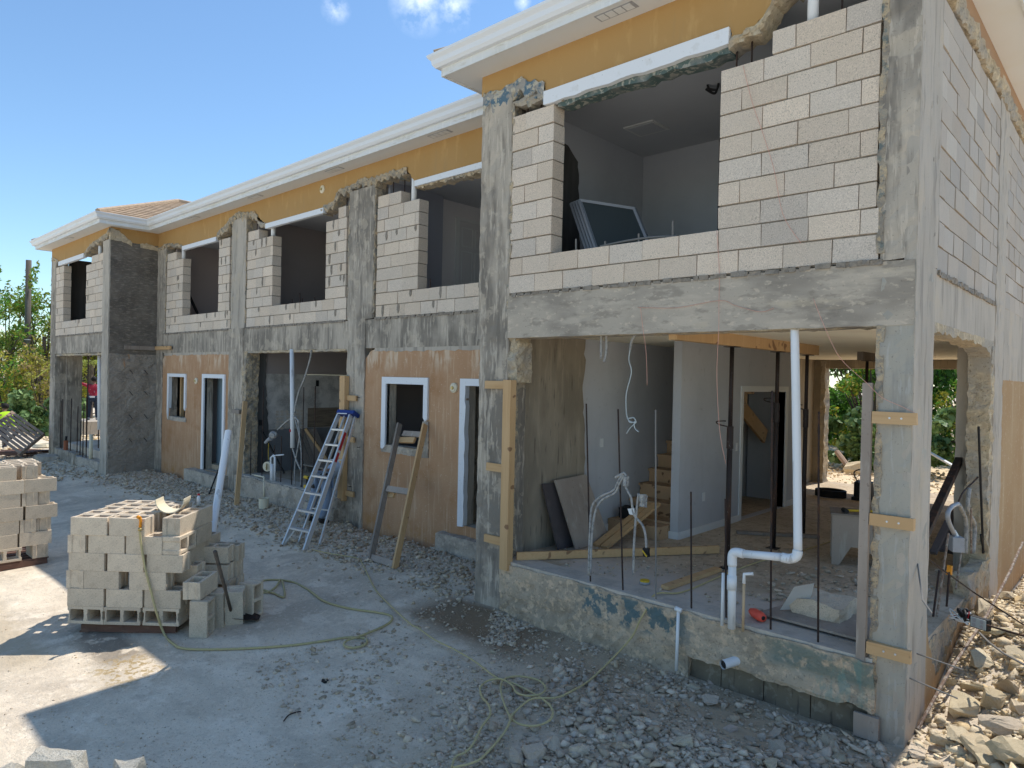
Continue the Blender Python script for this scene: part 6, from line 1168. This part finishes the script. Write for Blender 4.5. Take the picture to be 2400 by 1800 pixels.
# ================================================================== vegetation
def leaves(name, blobs, n, size, m, parent, shape='leaf', droop=0, seed=0, aspect=.45):
    rs = np.random.RandomState(seed); B = np.array([[*bl[:3], *bl[3:6]] for bl in blobs]); w = (B[:, 3]*B[:, 4]*B[:, 5])**.6; w /= w.sum()
    idx = rs.choice(len(B), n, p=w); d = rs.normal(size=(n, 3)); d /= np.linalg.norm(d, axis=1)[:, None]; r = rs.rand(n)**.38
    P = B[idx, :3] + d*r[:, None]*B[idx, 3:6]
    a = rs.normal(size=(n, 3)); a /= np.linalg.norm(a, axis=1)[:, None]; a[:, 2] -= droop; a /= np.linalg.norm(a, axis=1)[:, None]
    b_ = np.cross(a, rs.normal(size=(n, 3))); b_ /= np.linalg.norm(b_, axis=1)[:, None]; s_ = size*rs.uniform(.6, 1.3, n)[:, None]
    if shape == 'leaf': tpl = [(-1, 0), (-.2, aspect), (1, 0), (-.2, -aspect)]
    else: tpl = [(math.cos(k*PI/3), math.sin(k*PI/3)*.9) for k in range(6)]
    k = len(tpl); V = np.stack([P + a*s_*u + b_*s_*v for u, v in tpl], 1).reshape(-1, 3)
    me = bpy.data.meshes.new(name); me.vertices.add(n*k); me.vertices.foreach_set('co', V.astype(np.float32).ravel()); me.loops.add(n*k); me.loops.foreach_set('vertex_index', np.arange(n*k)); me.polygons.add(n)
    me.polygons.foreach_set('loop_start', np.arange(0, n*k, k)); me.polygons.foreach_set('loop_total', np.full(n, k)); me.materials.append(m); me.update()
    o = bpy.data.objects.new(name, me); COL.objects.link(o); o.parent = parent; return o
def tree(name, label, cat, x, y, z, h, w, m, n, size, seed, group=None, trunk=True, shape='leaf', low=.25, blobs=16, wisps=0, m2=None):
    rr = random.Random(seed); t = thing(name, label, cat, (x, y, z), 0, group); bl = []; tb = MB()
    for i in range(blobs):
        a = rr.uniform(0, 2*PI); q = rr.random()**.6*w*.5; hh = h*(low+(1-low)*rr.random()*(1-.35*(q/(w*.5))**2)); s_ = w*rr.uniform(.07, .17)
        c = (q*math.cos(a), q*math.sin(a), min(hh, h-s_*.5)); bl.append((*c, s_, s_, s_*rr.uniform(.5, .9)))
        if trunk: m_ = Vector((c[0]*.35, c[1]*.35, c[2]*rr.uniform(.3, .6))); tb.tube(curve_pts([(0, 0, c[2]*.1), m_, c], 4), [.04*h/5]*1+[.018*h/5]*8 if False else .014*h/5+.006, 5, m_bark)
    for i in range(wisps):
        a = rr.uniform(0, 2*PI); q = rr.uniform(0, w*.4); zz = h*rr.uniform(.85, 1.0)
        for k in range(5): bl.append((q*math.cos(a)+k*.12, q*math.sin(a), zz+k*.2, .12, .12, .22))
    if trunk:
        tb.tube(curve_pts([(0, 0, -.2), (.03*h*rr.uniform(-1, 1), 0, h*.25), (.05*h*rr.uniform(-1, 1), .05*h*rr.uniform(-1, 1), h*.6)], 5), [.03*h]*4+[.022*h]*4+[.012*h]*3, 8, m_bark); tb.build('trunk', parent=t, smooth=True)
    if m2: leaves('crown', bl, int(n*.6), size, m, t, shape, seed=seed); leaves('crown', bl, int(n*.4), size, m2, t, shape, seed=seed+77)
    else: leaves('crown', bl, n, size, m, t, shape, seed=seed)
    return t
def px(u, z): p = deep(u, 886, z); return p.x, p.y
TL = [(20, 38, 7.6, 5.5, m_leaf_olive, m_leaf_green, 'olive green tree at the left picture edge', 3), (62, 42, 7.2, 5, m_leaf_olive, m_leaf_yel, 'yellowish tree directly behind the bare pole', 2), (105, 37, 7.4, 4.6, m_leaf_olive, m_leaf_green, 'tall feathery tree touching the far corner of the house', 6), (-40, 36, 7, 6, m_leaf_green, m_leaf_olive, 'green tree mostly beyond the left picture edge', 2),
      (38, 33, 4.2, 3.4, m_leaf_yel, m_leaf_brown, 'yellow brown bush in front of the pole foot', 0), (96, 31, 3.6, 2.6, m_leaf_brown, m_leaf_yel, 'dry twiggy bush right of the pole', 0), (5, 30, 3.0, 3, m_leaf_yel, m_leaf_green, 'low yellow green bush at the left edge', 0), (200, 38, 6.6, 4.5, m_leaf_yel, m_leaf_olive, 'yellow green tree seen through the far wing opening', 0), (250, 40, 7, 4.5, m_leaf_olive, m_leaf_yel, 'olive tree behind the man in red', 0)]
for i, (u, z, h, w, m1, m2_, lb, ws) in enumerate(TL): x, y = px(u, z); tree('bush' if h < 4.5 else 'broadleaf_tree', lb, 'bush' if h < 4.5 else 'tree', x, y, -3.7, h, w, m1, 3600 if h > 4.5 else 2400, .11 if h > 4.5 else .085, i+1, 'trees behind the far end of the house', blobs=34, wisps=ws, m2=m2_, low=.12)
for i, (u, z, h, w, lb) in enumerate(((90, 29, 1.9, 2.2, 'sea grape clump by the tipped pallet'), (112, 27, 1.6, 1.6, 'small sea grape clump against the far corner column'), (60, 28.5, 1.5, 1.6, 'sea grape clump above the tipped pallet'), (215, 33, 2.2, 2.6, 'sea grape clump behind the far wing opening'))): x, y = px(u, z); tree('sea_grape', lb, 'bush', x, y, -3.6, h, w, m_leaf_grape, 900, .12, i+30, 'sea grape clumps at the far left', trunk=False, shape='round', low=.1, blobs=9)
# palm seen through the far wing
x, y = px(212, 31); t = thing('palm', 'palm fronds hanging behind the far wing opening', 'palm', (x, y, -3.6)); b = MB(); b.tube([(0, 0, 0), (0, 0, 3.0)], .12, 8, m_bark); b.build('trunk', parent=t)
for k in range(9):
    a = k*2*PI/9+.3; b = MB()
    for s_ in range(14):
        q = s_/14; r_ = 2.0*q; c = Vector((math.cos(a)*r_, math.sin(a)*r_, 3.0+.7*q-1.5*q*q)); sd = Vector((-math.sin(a), math.cos(a), 0))
        for e in (-1, 1): b.add([c, c+sd*e*.5*(1-q*.6)+Vector((math.cos(a)*.3, math.sin(a)*.3, -.25)), c+Vector((math.cos(a)*.06, math.sin(a)*.06, 0))], [(0, 1, 2)], m_leaf_olive)
    b.build('frond', parent=t)
# rear garden seen through the near room
TR = [(-4.2, 30, 7.5, 9, m_leaf_dark, m_leaf_green, 'broad dark tree farthest behind the rear opening'), (.8, 33, 8, 10, m_leaf_dark, m_leaf_green, 'broad dark tree farthest behind the side opening'), (-6.5, 22, 6.5, 6, m_leaf_green, m_leaf_dark, 'dense green tree behind the near room, left one'), (-2.5, 24, 7, 6, m_leaf_dark, m_leaf_green, 'darker green tree behind the near room, centre'), (1.2, 26, 7.5, 7, m_leaf_dark, m_leaf_olive, 'green tree seen through the side opening'), (-10, 25, 7, 6, m_leaf_dark, m_leaf_green, 'dark tree at the left behind the rear opening'), (4.5, 24, 7, 6, m_leaf_green, m_leaf_dark, 'green tree at the right behind the side opening'), (-4.9, 17.2, 3.6, 2.6, m_leaf_green, m_leaf_yel, 'bright green upright shrub behind the rear opening'), (-2.2, 19, 3.0, 3, m_leaf_yel, m_leaf_green, 'yellow green shrub seen beside the corner column')]
for i, (x, y, h, w, m1, m2_, lb) in enumerate(TR): tree('shrub' if h < 4.5 else 'broadleaf_tree', lb, 'shrub' if h < 4.5 else 'tree', x, y, -3.3, h, w, m1, 12000 if h > 4.5 else 6000, .13 if h > 4.5 else .075, i+60, 'trees and shrubs behind the house', blobs=44, m2=m2_, low=.03)
for i, (x, y, h, w, lb) in enumerate(((-5.6, 14.8, 1.7, 2.4, 'sea grape bush with round leaves left behind the rear opening'), (-4.1, 15.2, 1.6, 2.2, 'sea grape bush with pale round leaves beside the sandy ground'), (-2.6, 15.6, 1.7, 2.2, 'sea grape bush between the props and the corner column'), (-1.2, 16.0, 1.8, 2.2, 'sea grape bush seen through the side opening'), (.3, 16.5, 1.7, 2.4, 'sea grape bush farthest right through the side opening'))): tree('sea_grape', lb, 'bush', x, y, -3.25, h, w, m_leaf_grape, 1500, .095, i+90, 'sea grape bushes behind the house', trunk=False, shape='round', low=.08, blobs=12)
tag(chunk(Vector((-4.3, 13.4, -3.1)), .3, 801, m_lime, (1, .7, .6)), 'pale boulder in front of the sea grape behind the house', 'boulder')
b = MB(); b.tube([(-4.6, 13.6, -3.05), (-4.95, 13.9, -2.75)], .07, 8, m_palletw); tag(b.build('log'), 'short log leaning by the pale boulder behind the house', 'log')
b = MB(); b.bar((-2.9, 14.4, -2.6), (-1.9, 14.1, -3.1), .12, .04, m_white); tag(b.build('white_board'), 'white board tilted in the sea grape behind the side opening', 'board')
for i, (x, y) in enumerate(((-2.95, 13.2), (-1.9, 13.0))): b = MB(); b.tube([(x, y, -3.25), (x, y, -2.75)], .03, 6, m_tanpipe); b.tube([(x+.07, y, -3.25), (x+.07, y, -2.7)], .025, 6, m_tanpipe); tag(b.build('pipe_stubs'), 'pair of thin tan pipe stubs rising from the sandy ground, %s pair' % ('left' if i == 0 else 'right'), 'pipe')

# ================================================================== people
def skin_obj(name, chain, m, parent, root=0):
    """chain: dict joint -> (pos, radius), edges list"""
    J, Eg = chain; names = list(J); me = bpy.data.meshes.new(name); me.from_pydata([J[k][0] for k in names], [(names.index(a), names.index(b)) for a, b in Eg], [])
    o = bpy.data.objects.new(name, me); COL.objects.link(o); o.parent = parent; s = o.modifiers.new('skin', 'SKIN'); s.use_smooth_shade = True
    for i, k in enumerate(names): me.skin_vertices[0].data[i].radius = (J[k][1], J[k][1]*(J[k][2] if len(J[k]) > 2 else 1)); me.skin_vertices[0].data[i].use_root = (i == root)
    q = o.modifiers.new('sub', 'SUBSURF'); q.levels = 1; q.render_levels = 1; me.materials.append(m); return o
def person(label, loc, rz, pose, top, legs, boots, extra=None, scale=1):
    t = thing('person', label, 'person', loc, rz); t.scale = (scale,)*3; P_ = pose
    J = {'pelvis': (P_['pelvis'], .12), 'waist': (P_['waist'], .115), 'chest': (P_['chest'], .135), 'neck': (P_['neck'], .055), 'head0': (P_['head'], .085), 'head1': (Vector(P_['head'])+(Vector(P_['head'])-Vector(P_['neck'])).normalized()*.1, .08)}
    Eg = [('pelvis', 'waist'), ('waist', 'chest'), ('chest', 'neck'), ('neck', 'head0'), ('head0', 'head1')]
    for s_ in 'LR':
        sh, el, wr, hd = [Vector(q) for q in P_['arm'+s_]]; hp_, kn, an, to = [Vector(q) for q in P_['leg'+s_]]
        J['sh'+s_] = (sh, .06); J['el'+s_] = (el, .042); J['wr'+s_] = (wr, .028); J['pa'+s_] = (hd, .032); Eg += [('chest', 'sh'+s_), ('sh'+s_, 'el'+s_), ('el'+s_, 'wr'+s_), ('wr'+s_, 'pa'+s_)]
        d = (hd-wr).normalized(); sd = d.orthogonal().normalized()
        for k in range(4): b0 = hd+sd*(.022*(k-1.5)); J['f%s%d' % (s_, k)] = (b0+d*.05, .009); J['g%s%d' % (s_, k)] = (b0+d*(.085-.008*abs(k-1.5))-d.cross(sd)*.02, .008); Eg += [('pa'+s_, 'f%s%d' % (s_, k)), ('f%s%d' % (s_, k), 'g%s%d' % (s_, k))]
        J['th'+s_] = (hd+sd*.05+d*.01, .01); Eg.append(('pa'+s_, 'th'+s_))
        J['hp'+s_] = (hp_, .09); J['kn'+s_] = (kn, .055); J['an'+s_] = (an, .038); J['to'+s_] = (to, .035); Eg += [('pelvis', 'hp'+s_), ('hp'+s_, 'kn'+s_), ('kn'+s_, 'an'+s_), ('an'+s_, 'to'+s_)]
    skin_obj('body', (J, Eg), m_skin, t)
    S_ = {k: J[k] for k in ('waist', 'chest')}; S_['waist'] = (J['waist'][0], .13); S_['chest'] = (J['chest'][0], .145); S_['hem'] = (Vector(P_['pelvis'])+(Vector(P_['waist'])-Vector(P_['pelvis']))*.1, .145); S_['nk'] = (Vector(P_['chest']).lerp(Vector(P_['neck']), .75), .08); SE = [('hem', 'waist'), ('waist', 'chest'), ('chest', 'nk')]
    for s_ in 'LR':
        for k, r_ in (('sh', .078), ('el', .058), ('wr', .045)): S_[k+s_] = (J[k+s_][0], r_)
        SE += [('chest', 'sh'+s_), ('sh'+s_, 'el'+s_), ('el'+s_, 'wr'+s_)]
    skin_obj('jacket', (S_, SE), top, t)
    T_ = {'pelvis': (J['pelvis'][0], .15)}; TE = []
    for s_ in 'LR':
        for k, r_ in (('hp', .11), ('kn', .08), ('an', .065)): T_[k+s_] = (J[k+s_][0], r_)
        TE += [('pelvis', 'hp'+s_), ('hp'+s_, 'kn'+s_), ('kn'+s_, 'an'+s_)]
    skin_obj('trousers', (T_, TE), legs, t)
    for s_ in 'LR': skin_obj('boot', ({'a': (J['an'+s_][0], .065), 'b': (J['an'+s_][0]*1, .06)} if False else {'a': (Vector(J['an'+s_][0])+Vector((0, 0, .05)), .055), 'h': (Vector(J['an'+s_][0])+Vector((0, 0, -.03)), .06), 'b': (J['to'+s_][0], .05)}, [('a', 'h'), ('h', 'b')]), boots, t)
    h = Vector(J['head0'][0]); up = (h-Vector(P_['neck'])).normalized(); fw = Vector(P_.get('face', (0, 1, 0))).normalized()
    b = MB(); b.ball(h+up*.07-fw*.02, .115, m_hair, 12, 8, (1, 1.05, .95)); b.build('hair', parent=t, smooth=True)
    b = MB(); c = h+fw*.095+up*.02; sdv = up.cross(fw); b.tube([c+up*.03, c+fw*.03-up*.02], [.008, .016], 6, m_skin)
    for e in (-1, 1): b.ball(c+sdv*e*.035+up*.035, .011, m_black, 6, 4); b.ball(h+sdv*e*.1+up*.02, .025, m_skin, 6, 4, (.5, 1, 1))
    b.tube([c-up*.055-sdv*.025, c-up*.055+sdv*.025+fw*.002], .007, 5, m_redp); b.build('face', parent=t, smooth=True)
    return t
def stand_pose(lean=0, armL=None, armR=None):
    return dict(pelvis=(0, 0, .95), waist=(0, lean*.3, 1.1), chest=(0, lean*.7, 1.34), neck=(0, lean, 1.52), head=(0, lean*1.15, 1.62),
      armL=armL or [(-.19, lean*.8, 1.44), (-.25, lean, 1.14), (-.24, lean+.1, .9), (-.24, lean+.13, .82)], armR=armR or [(.19, lean*.8, 1.44), (.25, lean, 1.14), (.24, lean+.1, .9), (.24, lean+.13, .82)],
      legL=[(-.1, 0, .9), (-.13, .04, .5), (-.15, -.02, .09), (-.16, .12, .04)], legR=[(.1, 0, .9), (.13, .04, .5), (.15, -.02, .09), (.16, .12, .04)])
# man in red, seen through the far wing, arm thrown up before his head
mp = deep(217, 1000, 28.5); pz = stand_pose(.1, armL=[(-.19, .05, 1.42), (-.5, .05, 1.52), (-.72, .1, 1.55), (-.8, .1, 1.54)], armR=[(.19, .05, 1.42), (.3, .1, 1.5), (.2, .2, 1.6), (.12, .22, 1.6)])
t = person('worker in red jacket and dark jeans, arm raised, beyond the far wing', (mp.x, mp.y, -3.05), math.radians(60), pz, m_redc, m_navy, m_greybox)
b = MB(); b.tube([(0, 0, .93), (0, 0, 1.0)], .17, 12, m_whitecloth); b.build('shirt_hem', parent=t)
b = MB(); b.box(mp.x-.6, mp.x+.6, mp.y-.5, mp.y+.5, -3.6, -3.06, m_conc_side, j=.05); tag(b.build('rubble_slab'), 'low broken slab the man in red stands on', 'slab')
mp = deep(0, 985, 23); person('worker in a hi-vis yellow jacket at the left edge behind the tipped pallet', (mp.x, mp.y, -3.95), math.radians(60), stand_pose(.35, armL=[(-.19, .3, 1.4), (-.3, .5, 1.2), (-.3, .7, 1.1), (-.3, .78, 1.08)]), m_hivis, m_navy, m_boot)
mp = deep(2096, 1085, 18); person('worker in hi-vis yellow glimpsed behind the steel channel in the side opening', (mp.x+.05, mp.y, -3.3), 0, stand_pose(), m_hivis, m_navy, m_boot)
# bending worker behind the step ladder
bp = Vector((-9.2, .72, gz(-9.2, .72)))
pb = dict(pelvis=(.04, .05, .8), waist=(.02, .22, .9), chest=(.0, .52, 1.04), neck=(.0, .7, 1.1), head=(.0, .8, 1.06), face=(0, .8, -.6), armL=[(-.15, .56, 1.02), (-.2, .74, .84), (-.12, .86, .68), (-.1, .92, .64)], armR=[(.06, .58, 1.04), (.08, .74, .86), (.04, .86, .7), (.02, .92, .66)],
      legL=[(-.12, 0, .78), (-.2, .02, .44), (-.2, -.12, .09), (-.24, .02, .04)], legR=[(.12, 0, .78), (.16, .06, .44), (.12, -.06, .09), (.14, .1, .04)])
t = person('bending worker in hi-vis vest, light jeans and dark boots behind the ladder', bp, math.radians(0), pb, mat('pale_blue_shirt', (.42, .5, .62)), m_denim, m_boot)
skin_obj('vest', ({'a': ((.0, .36, .98), .135), 'b': ((.0, .52, 1.05), .15), 'c': ((.0, .62, 1.08), .11)}, [('a', 'b'), ('b', 'c')]), m_hivis, t)
b = MB(); b.tube(curve_pts([(-.2, -.02, .86), (.0, -.12, .88), (.17, -.04, .86), (.17, .12, .9)], 4), .035, 8, m_boot); b.box(-.2, -.11, -.08, .03, .6, .82, m_boot, j=.02); b.build('tool_belt', parent=t, smooth=False)

# ================================================================== light and sky
sd = Vector((.045, .5, .865)).normalized()
W = bpy.data.worlds.new('World'); S.world = W; W.use_nodes = True; nt = W.node_tree; nt.nodes.clear(); L = nt.links.new
sky = N(nt, 'ShaderNodeTexSky', sky_type='NISHITA'); sky.sun_disc = False; sky.sun_elevation = math.asin(sd.z); sky.sun_rotation = math.atan2(sd.x, sd.y); sky.air_density = 1.0; sky.dust_density = .15; sky.ozone_density = 1.5; sky.altitude = 0
bg = N(nt, 'ShaderNodeBackground', Strength=.12); out = N(nt, 'ShaderNodeOutputWorld')
tc = N(nt, 'ShaderNodeTexCoord'); no = N(nt, 'ShaderNodeTexNoise', Scale=24, Detail=10, Roughness=.62); L(tc.outputs['Generated'], no.inputs['Vector'])
def bump_at(u, v, r):
    d = (Fw + R2*((u-1200)/FPX) - U2*((v-900)/FPX)).normalized(); dp = N(nt, 'ShaderNodeVectorMath', operation='DISTANCE'); nm = N(nt, 'ShaderNodeVectorMath', operation='NORMALIZE'); L(tc.outputs['Generated'], nm.inputs[0]); L(nm.outputs[0], dp.inputs[0]); dp.inputs[1].default_value = d
    mr = N(nt, 'ShaderNodeMapRange'); mr.inputs[1].default_value = r; mr.inputs[2].default_value = 0; L(dp.outputs['Value'], mr.inputs[0]); return mr.outputs[0]
acc = None
for u, v, r in ((985, 8, .042), (1060, 10, .036), (787, 20, .02), (1225, 5, .012)):
    o = bump_at(u, v, r)
    if acc: q = N(nt, 'ShaderNodeMath', operation='MAXIMUM'); L(acc, q.inputs[0]); L(o, q.inputs[1]); acc = q.outputs[0]
    else: acc = o
m1 = N(nt, 'ShaderNodeMapRange'); m1.inputs[1].default_value = .44; m1.inputs[2].default_value = .72; L(no.outputs[0], m1.inputs[0]); mm = N(nt, 'ShaderNodeMath', operation='MULTIPLY'); L(m1.outputs[0], mm.inputs[0]); L(acc, mm.inputs[1])
m2n = N(nt, 'ShaderNodeMath', operation='MULTIPLY'); m2n.inputs[1].default_value = 1.1; m2n.use_clamp = True; L(mm.outputs[0], m2n.inputs[0])
mx = N(nt, 'ShaderNodeMix', data_type='RGBA'); mx.inputs[7].default_value = (5.0, 5.6, 6.6, 1); sk = N(nt, 'ShaderNodeMix', data_type='RGBA', blend_type='MULTIPLY'); sk.inputs[0].default_value = 1; sk.inputs[7].default_value = (.66, .775, .83, 1); L(sky.outputs[0], sk.inputs[6]); L(sk.outputs[2], mx.inputs[6]); L(m2n.outputs[0], mx.inputs[0])
L(mx.outputs[2], bg.inputs[0]); L(bg.outputs[0], out.inputs[0])
sl = bpy.data.lights.new('sun', 'SUN'); sl.energy = 2.55; sl.angle = math.radians(.53); sl.color = (1, .955, .89); so = bpy.data.objects.new('sun', sl); COL.objects.link(so)
so.rotation_euler = sd.to_track_quat('Z', 'Y').to_euler(); so.location = (0, 0, 20)
S.view_settings.view_transform = 'Standard'; S.view_settings.look = 'None'; S.view_settings.exposure = .98; S.view_settings.gamma = 1
S.cycles.max_bounces = 8; S.cycles.diffuse_bounces = 5; S.cycles.use_denoising = True
for o in protos: bpy.data.objects.remove(o) if o.users == 0 else None
